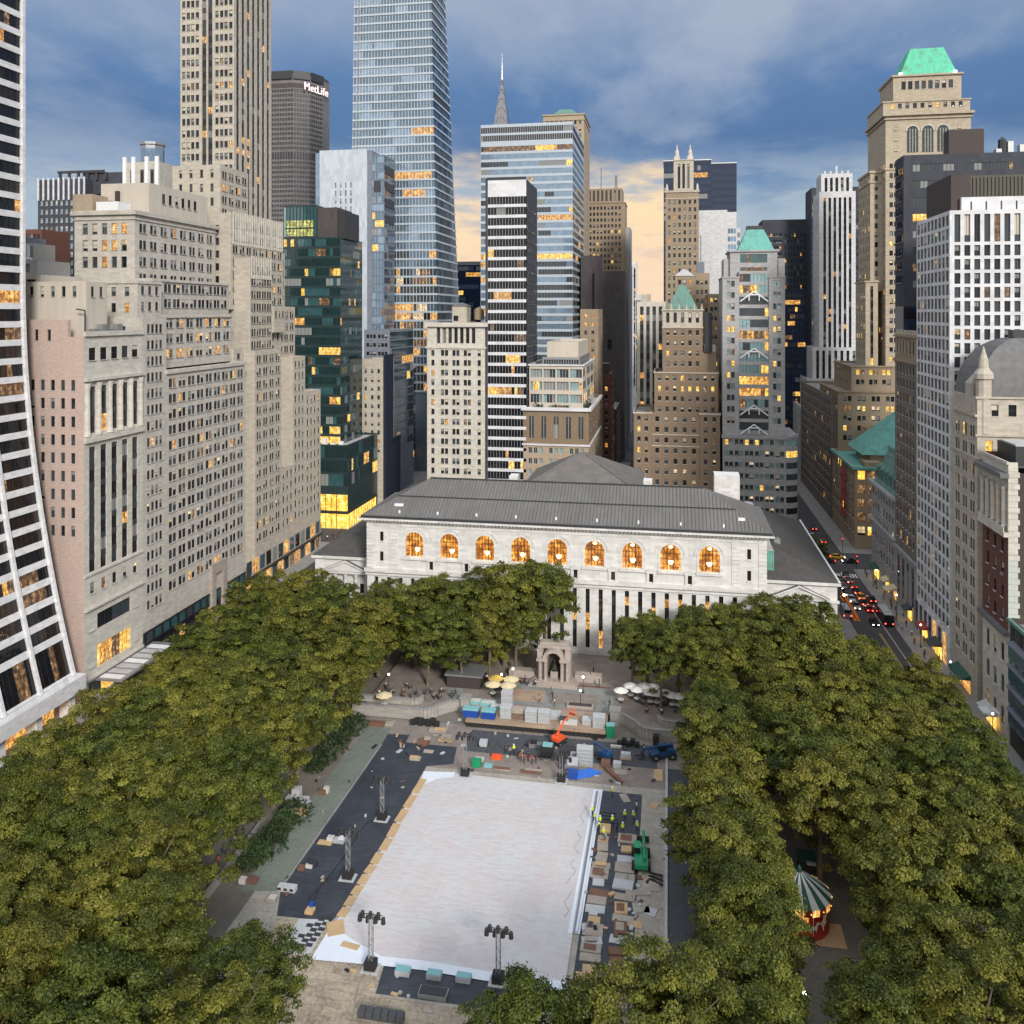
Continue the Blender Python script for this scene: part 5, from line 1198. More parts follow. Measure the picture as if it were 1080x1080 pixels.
# ---- white gridded tower
def gridded():
    y0, y1 = 206, 231.9; xr = 92
    b = Building('apartment_tower', 'new white tower gridded with tall dark windows, dark box on its roof', (77, 219, 0), wall='white_panel', pal=('glass_mid', 'glass_dark', 'lit_dim'), frame='frame_bronze', lit=.08, blind=.25, seed=73, zvis=8, roof='roof_light')
    z = HZ(222, S40, y0)
    b.face('W', S40, xr, 0, z - 7.4, y0, Spec(14, 1.25, 2.4, 3.13, m=.6, bot=18, top=.4, rec=.45, style='plain', lit=.1))
    b.face('W', S40, xr, z - 7.4, z, y0, Spec(14, 1.25, 6.2, 20, m=.6, bot=.2, top=.9, rec=.45, style='plain', lit=.3))
    b.face('N', y0, y1, 0, z, S40, Spec(9, 2.0, 2.4, 3.13, m=.3, bot=8, top=.9, rec=.5, style='plain', lit=.04))
    b.face('E', S40, xr, 0, z, y1); b.part('roof').poly([(S40, y0, z - .6), (xr, y0, z - .6), (xr, y1, z - .6), (S40, y1, z - .6)], 'roof_light')
    b.part('wall').box(S40, xr, y1 - .5, y1 - .01, z - .6, z, 'white_panel')
    xa = VX(1014, y0 + 4)
    b.tier(xa, xr, y0 + 4, y1 - 3, z - .5, z + 3.4, W=Spec(8, .35, 2.4, 9, m=.5, bot=.5, top=1, style='strip'), mat='white_panel')
    zt = HZ(184, 66, y0 + 5); b.tier(VX(1003, y0 + 5), VX(1003, y0 + 5) + 4.1, y0 + 5, y1 - 2, z + .2, zt, mat='mech_brown'); b.tier(VX(1003, y0 + 5) + 4.12, xr, y0 + 5.2, y1 - 2, z + 3.2, zt - .3, mat='mech_olive', W=Spec(30, .25, 6.5, 99, m=.1, bot=.4, top=.5, style='strip', pal=('metal_dark', 'metal_dark', 'metal_dark'), span='metal_dark'))
    # stone base with tall shop windows
    sh = b.part('shop_front')
    for i in range(7): sh.box(S40 - .35, S40 - .01, y0 + .4 + i * 3.7, y0 + 1.2 + i * 3.7, 0, 8, 'white_panel'); sh.box(S40 - .2, S40 - .05, y0 + 1.2 + i * 3.7, y0 + 4.1 + i * 3.7, .3, 7, 'lit_warm' if i in (0, 2) else 'glass_mid')
    b.finish()
gridded()
# ---- beige building with a great grey mansard
def chateau():
    y0, y1 = 188.6, 203.6; z = HZ(433, S40, 195)
    b = Building('club_building', 'beige chateau style building with a huge grey slate roof, stone turret and arched yellow windows', (77, 196, 0), wall='limestone_warm', lit=.1, blind=.3, seed=74, zvis=5, pal=('glass_dark', 'glass_mid', 'lit_yellow'))
    xr = 92
    b.face('N', y0, y1, 0, z, S40, Spec(3, 1.2, 2.5, 3.9, g=2, gap=.3, m=.6, bot=6, top=2.6, rec=.6)); b.face('E', S40, xr, 0, z, y1)
    b.face('W', S40, xr, 0, z - 9, y0, Spec(10, 1.35, 2.4, 3.9, m=.8, bot=8, top=.8, rec=.35, lit=.06))
    b.face('W', S40, xr, z - 9, z - 4.2, y0, Spec(10, 1.35, 2.6, 9, m=.8, bot=1.0, top=1.2, rec=.35, lit=40)); b.face('W', S40, xr, z - 4.2, z + 3.4, y0, Spec(8, 1.5, 2.4, 9, m=1.6, bot=3.0, top=1.4, rec=.35, lit=0))
    for dz in (-9.3, -4.5, 3.2): b.sep('cornice').box(S40 - .4, xr, y0 - .4, y0 - .005, z + dz, z + dz + .4, 'limestone_warm')
    for dz in (-9.3, -.6): b.sep('cornice').box(S40 - .4, S40 - .005, y0, y1, z + dz, z + dz + .5, 'limestone_warm')
    b.box('wall', S40, S40 + 1, y0 + 1, y1, z, z + 3.4, 'limestone_warm')
    # curved slate roof
    xs = VX(1043, y0 + .5); zr = z + 3.4; n = 9; H_ = HZ(357, 70, y0) - zr; prof = []
    for i in range(n + 1):
        a = i / n * pi / 2; prof.append((xs - 2 + 9.5 * (1 - cos(a)) ** 1.0, zr + H_ * sin(a), 5.2 * (1 - cos(a))))
    rf = b.part('roof')
    for (xa, za, ya), (xb, zb, yb) in zip(prof, prof[1:]):
        rf.poly([(xa, y0 + .3 + ya, za), (xb, y0 + .3 + yb, zb), (xr, y0 + .3 + yb, zb), (xr, y0 + .3 + ya, za)], 'lead_roof', True)
        rf.poly([(xa, y0 + .3 + ya, za), (xb, y0 + .3 + yb, zb), (xb, y1 - yb, zb), (xa, y1 - ya, za)], 'lead_roof', True)
    rf.poly([(prof[-1][0], y0 + .3 + prof[-1][2], prof[-1][1]), (xr, y0 + .3 + prof[-1][2], prof[-1][1]), (xr, y1 - prof[-1][2], prof[-1][1]), (prof[-1][0], y1 - prof[-1][2], prof[-1][1])], 'roof_tar')
    t = b.part('turret'); t.lathe(S40 + 1.6, y0 + 1.2, [(1.5, z - 4), (1.5, z + 7), (1.9, z + 7.2), (1.9, z + 8.2), (1.0, z + 9.4), (.9, z + 11), (0, z + 14)], 10, 'limestone_warm')
    t.box(S40 - .2, S40 + 5, y0 + 3, y0 + 6.5, z, z + 6, 'limestone_warm'); t.frustum((S40 - .2, S40 + 5, y0 + 3, y0 + 6.5), z + 6, (S40 + 2.2, S40 + 5, y0 + 4.6, y0 + 5), z + 9.5, 'limestone_warm')
    b.box('dormer', S40 + 13, S40 + 17.5, y0 - .1, y0 + 3, zr - .3, zr + 6.5, 'limestone_warm'); b.box('dormer', S40 + 14.3, S40 + 16.2, y0 - .16, y0 - .11, zr + 1.5, zr + 4.5, 'glass_dark')
    b.box('roof_lantern', S40 + 9, S40 + 20, y0 + 6.2, y0 + 9, zr + H_, zr + H_ + 1.6, 'metal_dark')
    b.finish()
chateau()
# ---- brick club with a classical top
def brick_club():
    y0, y1 = 172.3, 185.5; z = 52.3; xr = 90
    b = Building('club_building', 'red brick clubhouse with a classical stone colonnade at its top and white quoins', (76, 179, 0), wall='red_brick', lit=.05, blind=.3, seed=75, zvis=4, frame='frame_dark')
    b.face('N', y0, y1, 20, 38.5, S40, Spec(3, 1.3, 2.3, 4.3, m=1, bot=1.0, top=1.2, rec=.4)); b.face('N', y0, y1, 38.5, z, S40, Spec(4, 1.7, 5.6, 20, m=.8, bot=2.0, top=4.8, style='strip', rec=.9), 'limestone_pale')
    b.face('N', y0, y1, 0, 20, S40, Spec(3, 1.6, 3.4, 6, m=1, bot=2, top=2.2, rec=.5), 'limestone_pale'); b.face('W', S40 + 1.6, xr, 0, z - 2, y0, Spec(3, 1.3, 2.0, 4.1, m=5, bot=6, top=8, lit=.15), 'dark_brick', 'side_wall'); b.face('E', S40, xr, 0, z, y1)
    b.part('roof').poly([(S40, y0, z - 1), (xr, y0, z - 1), (xr, y1, z - 1), (S40, y1, z - 1)], 'roof_tar')
    for zz, h, pr, m in ((z - 3.0, .9, 1.5, 'lead_roof'), (38.4, .8, .9, 'limestone_pale'), (20, .8, 1.0, 'lead_roof'), (z - .4, .5, .4, 'limestone_pale')): b.sep('cornice').box(S40 - pr, S40 - .004, y0 - .3, y1 + .3, zz, zz + h, m)
    q = b.part('quoin')
    for k in range(int(z / 1.1)): q.box(S40 - .06, S40 + 1.6 + .3 * (k % 2), y0 - .12, y0 - .003, k * 1.1, k * 1.1 + .95, 'limestone_pale' if k > 30 else 'copper_quoin')
    b.face('W', S40, S40 + 1.6, 0, z, y0, None, 'limestone_pale')
    for i in range(5): b.sep('column').lathe(S40 - .35, y0 + 1.2 + i * 2.75, [(.5, 40.2), (.42, 41), (.38, 46.6), (.6, 47.6)], 9, 'limestone_pale')
    b.box('balustrade', S40 - .9, S40 - .75, y0, y1, 39.2, 40.2, 'limestone_pale')
    b.box('roof_garden', S40 + 2, S40 + 14, y0 + 2, y1 - 2, z - 1, z + 2.6, 'metal_dark'); b.box('roof_garden', S40 + 4, S40 + 13, y0 + 1.9, y0 + 1.99, z, z + 1.6, 'leaf_dark_s'); b.box('roof_garden', S40 + 2.2, S40 + 9, y0 + 2.6, y1 - 3, z + 2.61, z + 2.9, 'roof_light')
    c = MB(b.org); c.box(S40 - 3, S40 - .01, y0 + 4, y0 + 7, 3.4, 3.7, 'metal_white'); c.build('entrance_canopy', b.root)
    b.finish()
brick_club()
b = Building('row_building', 'low dark rowhouse with teal bay windows beside the red brick clubhouse', (73, 166, 0), wall='dark_brick', pal=('glass_teal', 'glass_mid', 'lit_dim'), lit=.05, seed=76, zvis=2)
b.tier(S40 + .2, 86, 158, 172, 0, 23.5, N=Spec(4, 1.3, 2.2, 3.8, m=.6, bot=3, top=1.5), W=Spec(5, 1.3, 2.1, 3.8, m=1, bot=3, top=2), ledge=[(-.6, .6, .5)], lm='copper_dull')
for z in (5, 9, 13, 17): b.box('bay_window', S40 - .9, S40 + .18, 160, 170, z, z + 2.4, 'glass_teal'); b.box('bay_window', S40 - 1.1, S40 + .19, 159.8, 170.2, z + 2.41, z + 2.8, 'blue_grey')
b.finish()
b = Building('row_building', 'low brownstone rowhouse before the rowhouse with teal bay windows', (74, 150, 0), wall='brown_brick', lit=.06, seed=77)
b.tier(S40, 86, 140, 157.8, 0, 19, N=Spec(5, 1.2, 2.1, 3.7, m=.6, bot=3, top=1.4), W=Spec(5, 1.2, 2.1, 3.7, m=.6, bot=3, top=1.4), ledge=[(-.6, .6, .5)]); b.finish()
# ================================================================== the library
def library():
    Y = 197.0; xa, xb = -71.8, 21.4; zc = 31.0
    b = Building('library_building', 'long white marble library with nine glowing orange arched windows and tall slit windows below', (-25, 215, 0), 'library', wall='white_marble', roof='lead_roof', seed=81, cap=100)
    w = b.part('wall'); mt = 'white_marble'
    arches = [-60.0 + 8.63 * i for i in range(9)]
    AW, ZS, ZT = 4.5, 21.5, 27.4; r = AW / 2; zsp = ZT - r; n = 14; rec = .9
    # slit windows below the belt course
    slits = [-69.5] + [-66.4 + 3.0 * i for i in range(28)] + [19.0]
    ztop, zbot = 16.3, 2.6; sw = .95
    def quad(x0, x1, z0, z1, y=Y, m=mt): w.poly([(x0, y, z0), (x1, y, z0), (x1, y, z1), (x0, y, z1)], m)
    # upper wall with real arched openings
    xp = xa
    for cx in arches:
        quad(xp, cx - r, 17.6, zc)
        quad(cx - r, cx + r, 17.6, ZS)
        pts = [(cx + r * cos(a), zsp + r * sin(a)) for a in np.linspace(0, pi, n)]
        for p, q in zip(pts, pts[1:]):
            w.poly([(p[0], Y, p[1]), (p[0], Y, zc), (q[0], Y, zc), (q[0], Y, q[1])], mt)
            w.poly([(p[0], Y, p[1]), (q[0], Y, q[1]), (q[0], Y + rec, q[1]), (p[0], Y + rec, p[1])], mt)
        for sx in (-r, r): w.poly([(cx + sx, Y, ZS), (cx + sx, Y, zsp), (cx + sx, Y + rec, zsp), (cx + sx, Y + rec, ZS)], mt)
        w.poly([(cx - r, Y, ZS), (cx + r, Y, ZS), (cx + r, Y + rec, ZS), (cx - r, Y + rec, ZS)], mt)
        xp = cx + r
    quad(xp, xb, 17.6, zc)
    # lower wall with slits
    quad(xa, xb, ztop, 17.6); quad(xa, xb, 0, zbot); xp = xa
    for cx in slits:
        quad(xp, cx - sw / 2, zbot, ztop); xp = cx + sw / 2
        for sx in (-sw / 2, sw / 2): w.poly([(cx + sx, Y, zbot), (cx + sx, Y, ztop), (cx + sx, Y + .6, ztop), (cx + sx, Y + .6, zbot)], mt)
        w.poly([(cx - sw / 2, Y, zbot), (cx + sw / 2, Y, zbot), (cx + sw / 2, Y + .6, zbot), (cx - sw / 2, Y + .6, zbot)], mt)
    quad(xp, xb, zbot, ztop)
    rr = random.Random(4)
    for i, cx in enumerate(slits):
        g = MB(b.org); z = zbot; k = 0
        short = i in (0, len(slits) - 1)
        while z < ztop:
            hi = min(z + 2.05, ztop); lit = rr.random() < (.4 if 9 < i < 27 and k == 5 else .08)
            m = 'white_marble' if short and z < 13 else ('lit_warm' if lit else rr.choice(('glass_bronze', 'glass_dark', 'glass_mid')))
            g.poly([(cx - sw / 2, Y + .55, z), (cx + sw / 2, Y + .55, z), (cx + sw / 2, Y + .55, hi), (cx - sw / 2, Y + .55, hi)], m)
            g.box(cx - sw / 2, cx + sw / 2, Y + .46, Y + .54, hi - .16, hi - .02, 'frame_bronze'); z = hi; k += 1
        g.box(cx - .03, cx + .03, Y + .45, Y + .53, zbot, ztop, 'frame_bronze'); g.build('slit_window', b.root)
    # arched windows: pane, bronze grid, chandelier, raised surround
    for i, cx in enumerate(arches):
        g = MB(b.org)
        g.poly([(cx - r, Y + .85, ZS), (cx + r, Y + .85, ZS)] + [(cx + r * cos(a), Y + .85, zsp + r * sin(a)) for a in np.linspace(0, pi, n)], 'lit_library')
        win = g.build('arched_window', b.root)
        f = MB(b.org)
        for k in range(1, 6):
            x = cx - r + k * AW / 6; zt = zsp + sqrt(max(0, r * r - (x - cx) ** 2))
            f.box(x - .05 - (.05 if k in (2, 4) else 0), x + .05 + (.05 if k in (2, 4) else 0), Y + .70, Y + .82, ZS, zt, 'frame_bronze')
        for z in (ZS + 1.2, ZS + 2.4, ZS + 3.6, ZS + 4.6):
            hw = r if z < zsp else sqrt(max(0.01, r * r - (z - zsp) ** 2)); f.box(cx - hw, cx + hw, Y + .71, Y + .81, z, z + .09, 'frame_bronze')
        link_child(f.build('window_bars'), win)
        c = MB(b.org); ox = .45 + .16 * (4 - i)
        c.lathe(cx + ox * .5 + .1, Y + .62, [(0, ZS + 1.15), (.35, ZS + 1.35), (.62, ZS + 1.95), (.0, ZS + 2.1)], 8, 'chandelier')
        c.lathe(cx + .1, Y + .62, [(0, ZT - 1.0), (.5, ZT - .7), (.0, ZT - .35)], 8, 'chandelier') if i > 4 else None
        link_child(c.build('chandelier'), win)
        s = MB(b.org)
        for a0, a1 in zip(np.linspace(0, pi, 18), np.linspace(0, pi, 18)[1:]):
            for r0, r1, pr in ((r + .02, r + .55, .10), (r + .75, r + 1.15, .16)):
                P = lambda q, a, d: (cx + q * cos(a), Y - d, zsp + q * sin(a))
                s.poly([P(r0, a0, pr), P(r0, a1, pr), P(r1, a1, pr), P(r1, a0, pr)], mt); s.poly([P(r1, a0, pr), P(r1, a1, pr), P(r1, a1, 0), P(r1, a0, 0)], mt); s.poly([P(r0, a0, pr), P(r0, a1, pr), P(r0, a1, 0), P(r0, a0, 0)], mt)
        for sx in (-1, 1):
            s.box(cx + sx * (r + .02) if sx > 0 else cx - r - .55, cx + r + .55 if sx > 0 else cx - r - .02, Y - .10, Y - .003, ZS, zsp, mt)
        s.box(cx - r - .7, cx + r + .7, Y - .5, Y - .003, ZS - .65, ZS - .1, mt)
        s.build('arch_surround', b.root)
    # little pedimented niches between the arches
    for p, q in zip(arches, arches[1:]):
        cx = (p + q) / 2; a = MB(b.org)
        a.box(cx - .42, cx + .42, Y - .06, Y - .003, 18.7, 20.5, 'glass_bronze')
        for sx in (-1, 1): a.box(cx + sx * .75 - .3, cx + sx * .75 + .3, Y - .35, Y - .004, 18.1, 20.7, mt)
        a.box(cx - 1.25, cx + 1.25, Y - .5, Y - .005, 20.71, 21.0, mt)
        m = 7
        for k in range(m):
            a0, a1 = pi * k / m, pi * (k + 1) / m
            P = lambda aa, y: (cx + 1.25 * cos(aa), y, 21.0 + .62 * sin(aa))
            a.poly([P(a0, Y - .5), P(a1, Y - .5), (cx, Y - .5, 21.0)], mt); a.poly([P(a0, Y - .5), P(a1, Y - .5), P(a1, Y), P(a0, Y)], mt)
        a.build('niche_window', b.root)
    # corner pavilions: rusticated strips and two slits each
    for x0, x1 in ((xa, xa + 7.4), (xb - 7.4, xb)):
        ru = None
        for e0, e1 in ((x0 - .12, x0 + 1.7), (x1 - 1.7, x1 + .12)):
            ru = b.sep('rustication')
            for z in (18.6 + k * .86 for k in range(14)): ru.box(e0, e1, Y - .14, Y - .003, z, z + .72, mt)
        cx = (x0 + x1) / 2
        for z in (20.2, 25.0): 
            s = MB(b.org); s.box(cx - .4, cx + .4, Y - .05, Y - .004, z, z + 2.2, 'glass_bronze'); s.box(cx - .62, cx + .62, Y - .25, Y - .06, z - .35, z - .02, mt); s.build('loophole_window', b.root)
    # sides, belt courses, cornice
    YB = 222
    for x in (xa, xb): w.poly([(x, Y, 0), (x, YB, 0), (x, YB, zc), (x, Y, zc)], mt)
    w.poly([(xa, YB, 0), (xb, YB, 0), (xb, YB, zc), (xa, YB, zc)], mt)
    c = b.part('cornice')
    for z0, h, pr in ((16.7, .5, .35), (17.5, .9, .6), (28.6, .3, .15), (29.5, .35, .3)): c.box(xa - pr, xb + pr, Y - pr, Y - .006, z0, z0 + h, mt)
    for k in range(110): x = xa - .4 + k * (xb - xa + .8) / 110; c.box(x, x + .4, Y - 1.2, Y - .31, 29.85, 30.25, mt)
    c.box(xa - 1.6, xb + 1.6, Y - 1.7, YB + 1, 30.26, 30.72, mt, 'lead_roof'); c.box(xa - 1.2, xb + 1.2, Y - 1.25, YB + .7, 30.73, 31.25, 'metal_dark', 'lead_roof')
    for z0, h, pr in ((0, 1.0, .3), (2.0, .25, .12)): b.box('plinth', xa - pr, xb + pr, Y - pr, Y - .008, z0, z0 + h, mt)
    for z in np.arange(.2, 2.3, .48): b.box('plinth', xa, xb, Y - .07, Y - .009, z, z + .4, mt)
    # standing seam hip roof
    z0, z1 = 31.26, 38.0; R0 = (xa - .6, xb + .6, Y - .6, YB + .4); R1 = (-59.5, 8.3, 209.2, 209.8)
    rf = b.part('roof'); rf.frustum(R0, z0, R1, z1, 'seam_roof', 'seam_roof')
    rib = b.part('roof_seam')
    zm = (z0 + z1) / 2; t = .5
    rib.box((R0[0] + R1[0]) / 2, (R0[1] + R1[1]) / 2, (R0[2] + R1[2]) / 2 - .15, (R0[2] + R1[2]) / 2 + .15, zm, zm + .22, 'metal_dark')
    rib.box(R1[0], R1[1], 209.1, 209.9, z1, z1 + .25, 'metal_dark')
    for i in range(112):
        x = R0[0] + 1 + (R0[1] - R0[0] - 2) * i / 111
        # where this seam meets the ridge or the hip
        if x < R1[0]: f = (x - R0[0]) / (R1[0] - R0[0])
        elif x > R1[1]: f = (R0[1] - x) / (R0[1] - R1[1])
        else: f = 1
        a = np.array((x, R0[2], z0 + .02)); e = np.array((x, R0[2] + (R1[2] - R0[2]) * f, z0 + (z1 - z0) * f + .02))
        rib.poly([a + (-.05, 0, .0), a + (.05, 0, .0), e + (.05, 0, 0), e + (-.05, 0, 0)], 'seam_rib'); rib.poly([a + (-.05, 0, 0), a + (-.02, 0, .12), e + (-.02, 0, .12), e + (-.05, 0, 0)], 'seam_rib'); rib.poly([a + (.05, 0, 0), a + (.02, 0, .12), e + (.02, 0, .12), e + (.05, 0, 0)], 'seam_rib')
    for k in range(9): rf.box(-64 + k * 9.5, -63.6 + k * 9.5, Y + .3, Y + .7, 31.6, 32.4, 'metal_white')
    b.box('roof_hatch', xa + 6, xa + 8.2, Y + 2.5, Y + 4, 32.4, 33.4, 'metal_white'); b.box('roof_hatch', 15.5, 17, Y + 2.5, Y + 3.8, 32.4, 33.4, 'metal_white')
    # higher hall roof behind and white stair house
    hr = b.part('hall_roof'); hr.frustum((-39, -7, 224, 256), 33, (-25, -22.5, 238, 242), 40.4, 'seam_roof2', 'seam_roof2'); hr.box(-39.3, -6.7, 223.7, 256.3, 31, 33.0, mt, 'lead_roof')
    hr.tube((-25, 238, 40.45), (-39, 224, 33.1), .3, 'seam_roof', 5); hr.tube((-22.5, 238, 40.45), (-7, 224, 33.1), .3, 'seam_roof', 5)
    for x in (-41.8, -6.4): b.box('chimney', x, x + 2.2, 223.4, 227, 31.3, 36.6, mt, 'metal_white')
    b.box('stair_house', 11.5, 17.8, 224, 229, 31.2, 38.6, mt, 'metal_white')
    # low wings with gabled ends
    for sgn in (-1, 1):
        ox = xa if sgn < 0 else xb; e = ox + sgn * 16.2; x0, x1 = min(ox, e) + (.02 if sgn > 0 else 0), max(ox, e) - (.02 if sgn < 0 else 0); y0, y1 = 203.5, 262
        ww = b.sep('wing_wall'); zt = 18.2
        ww.box(x0, x1, y0, y1, 0, zt, mt)
        cc = b.sep('wing_cornice'); cc.box(x0 - .7, x1 + .7, y0 - .8, y1 + .5, zt + .01, zt + .7, mt, 'lead_roof'); cc.box(x0 - .4, x1 + .4, y0 - .5, y0 - .01, 14.2, 14.8, mt)
        for z in np.arange(1, 14, 1.3): cc.box(x0, x1, y0 - .09, y0 - .01, z, z + 1.1, mt)
        # pediment on the end
        px0, px1 = x0 + (1.5 if sgn > 0 else 2.2), x1 - (2.2 if sgn > 0 else 1.5); cx = (px0 + px1) / 2; zp = 14.8
        g = MB(b.org); g.box(px0 - .3, px1 + .3, y0 - 1.4, y0 - .51, zp, zp + .5, mt, 'lead_roof')
        g.poly([(px0, y0 - 1.1, zp + .5), (px1, y0 - 1.1, zp + .5), (cx, y0 - 1.1, zp + 3.0)], mt)
        for s2 in (px0 - .4, px1 + .4):
            g.poly([(s2, y0 - 1.6, zp + .5), (cx, y0 - 1.6, zp + 3.4), (cx, y0 - .5, zp + 3.4), (s2, y0 - .5, zp + .5)], 'lead_roof'); g.poly([(s2, y0 - 1.6, zp + .5), (cx, y0 - 1.6, zp + 3.4), (cx, y0 - 1.6, zp + 2.9), (s2 + (.6 if s2 < cx else -.6), y0 - 1.6, zp + .5)], mt)
        for k in range(5): xx = px0 + .8 + k * (px1 - px0 - 1.6) / 4; g.lathe(xx, y0 - .9, [(.5, 3.0), (.42, 8), (.38, 13.6), (.6, 14.7)], 10, mt)
        g.build('pediment', b.root)
        rw = b.sep('wing_roof'); zz = zt + .72
        ridge = (x0 + x1) / 2 if sgn < 0 else x0 + 3
        rw.frustum((x0 - .5, x1 + .5, y0 - .5, y1), zz, (ridge - .3, ridge + .3, y0 + 9, y1 - 9), zz + 5.2, 'wing_slate', 'wing_slate')
        if sgn > 0:
            rw.box(x0 + .4, x0 + 2.6, y0 + 2, y1 - 4, zz + .5, zz + 5.9, 'copper_green', 'roof_light'); rw.tube((x1 + .4, y0 - .4, zz + .1), (x1 + .4, y1, zz + .1), .3, 'metal_white', 5)
            rw.box(x0 + 4, x0 + 5.5, y0 + 14, y0 + 16, zz + 3.4, zz + 5.6, 'metal_grey')
        for k in range(3): 
            if abs(k - 1): pass
            s = MB(b.org); xx = x0 + 3.5 + k * 4.5; s.box(xx - .5, xx + .5, y0 - .16, y0 - .1, 9.8, 12.2, 'glass_bronze'); s.build('wing_window', b.root)
    b.finish()
def sheet(name, pts, z, mat, kind='structure', **kw):
    m = MB(); m.poly([(p[0], p[1], z) for p in pts], mat); return tag(m.build(name), kind=kind, **kw)
def rect(x0, x1, y0, y1): return [(x0, y0), (x1, y0), (x1, y1), (x0, y1)]
sheet('ground', rect(-4000, 4000, -3000, 6000), 0, 'asphalt')
def slab(name, x0, x1, y0, y1, z1, mat, kind='structure'):
    m = MB(); m.box(x0, x1, y0, y1, .001, z1, mat, bottom=False); return tag(m.build(name), kind=kind)
slab('pavement', -155, -112, 60, 281, .13, 'pavement'); slab('pavement', -94, 46.2, 30, 280.5, .13, 'pavement'); slab('pavement', 56.6, 100, 60, 281, .13, 'pavement')
slab('pavement', -150, -112, 298.5, 460, .13, 'pavement'); slab('pavement', -94, -20, 299.5, 460, .13, 'pavement'); slab('pavement', -14.5, 47, 299.5, 470, .13, 'pavement'); slab('pavement', 56.6, 110, 299.5, 470, .13, 'pavement')
Z0 = .134
slab('park_ground', -88.3, 44.8, 38, 196.9, Z0, 'park_gravel')
sheet('central_floor', rect(-56.2, -.2, 70, 160), Z0 + .004, 'lawn_slabs')
# road paint
mk = MB()
for k in range(12): mk.poly([(47.0 + k * .8, 272, .004), (47.45 + k * .8, 272, .004), (47.45 + k * .8, 276, .004), (47.0 + k * .8, 276, .004)], 'marking')
mk.poly([(53.9, 120, .004), (54.02, 120, .004), (54.02, 268, .004), (53.9, 268, .004)], 'marking')
for k in range(2): mk.poly([(51.6 + .35 * k, 150, .004), (51.72 + .35 * k, 150, .004), (51.72 + .35 * k, 226, .004), (51.6 + .35 * k, 226, .004)], 'marking_yellow')
for y in range(120, 280, 9): mk.poly([(-103.1, y, .004), (-102.9, y, .004), (-102.9, y + 3.5, .004), (-103.1, y + 3.5, .004)], 'marking')
for k in range(16): mk.poly([(-111 + k * 1.1, 277, .004), (-110.5 + k * 1.1, 277, .004), (-110.5 + k * 1.1, 281, .004), (-111 + k * 1.1, 281, .004)], 'marking')
tag(mk.build('road_marking'), kind='structure')
def gp(px, py, z=Z0): p = GP(px, py, z); return (p[0], p[1])
# the green gravel walk, the black sheet, the kerbs
sheet('gravel_path', [gp(*p) for p in ((253, 940), (296, 940), (402, 786), (412, 768), (388, 766))], Z0 + .008, 'green_path')
bs = [gp(*p) for p in ((292, 966), (296, 938), (402, 786), (409, 774), (432, 775), (428, 783), (482, 788), (478, 806), (450, 808), (437, 832), (418, 866), (392, 908), (362, 960), (349, 972))]
tag(sheet('ground_sheet', bs, Z0 + .012, 'black_sheet', kind=None), 'large black ground sheet with scattered debris beside the green walk', 'ground sheet')
k = MB(); A, B_ = gp(296, 938), gp(402, 786)
for s in range(20):
    f0, f1 = s / 20, (s + .97) / 20; p = (A[0] + (B_[0] - A[0]) * f0, A[1] + (B_[1] - A[1]) * f0); q = (A[0] + (B_[0] - A[0]) * f1, A[1] + (B_[1] - A[1]) * f1)
    k.prism([(p[0] - .12, p[1]), (p[0] + .12, p[1]), (q[0] + .12, q[1]), (q[0] - .12, q[1])], Z0, Z0 + .2, 'pavement')
tag(k.build('kerb'), kind='structure')
k = MB()
for s in range(50): k.box(-.5, -.15, 78 + s * 1.55, 79.5 + s * 1.55, Z0, Z0 + .25, 'crate_grey')
tag(k.build('kerb'), kind='structure')
sheet('path', rect(-.1, 4.6, 76, 152), Z0 + .008, 'mat_dark')
sheet('wood_floor', [gp(*p) for p in ((240, 1100), (292, 968), (349, 973), (332, 1008), (412, 1018), (404, 1034), (395, 1050), (470, 1062), (520, 1066), (560, 1100))], Z0 + .010, 'plywood_floor')
tag(sheet('ground_sheet', [gp(*p) for p in ((405, 1018), (520, 1033), (600, 1045), (600, 1070), (500, 1062), (396, 1048))], Z0 + .014, 'black_sheet', kind=None), 'small black ground sheet below the foot of the white rink sheet', 'ground sheet')
sheet('path', rect(-58, 4, 145, 161), Z0 + .006, 'terrace_paving')
sheet('road', rect(-37, -2, 151.5, 159.5), Z0 + .010, 'mat_dark')
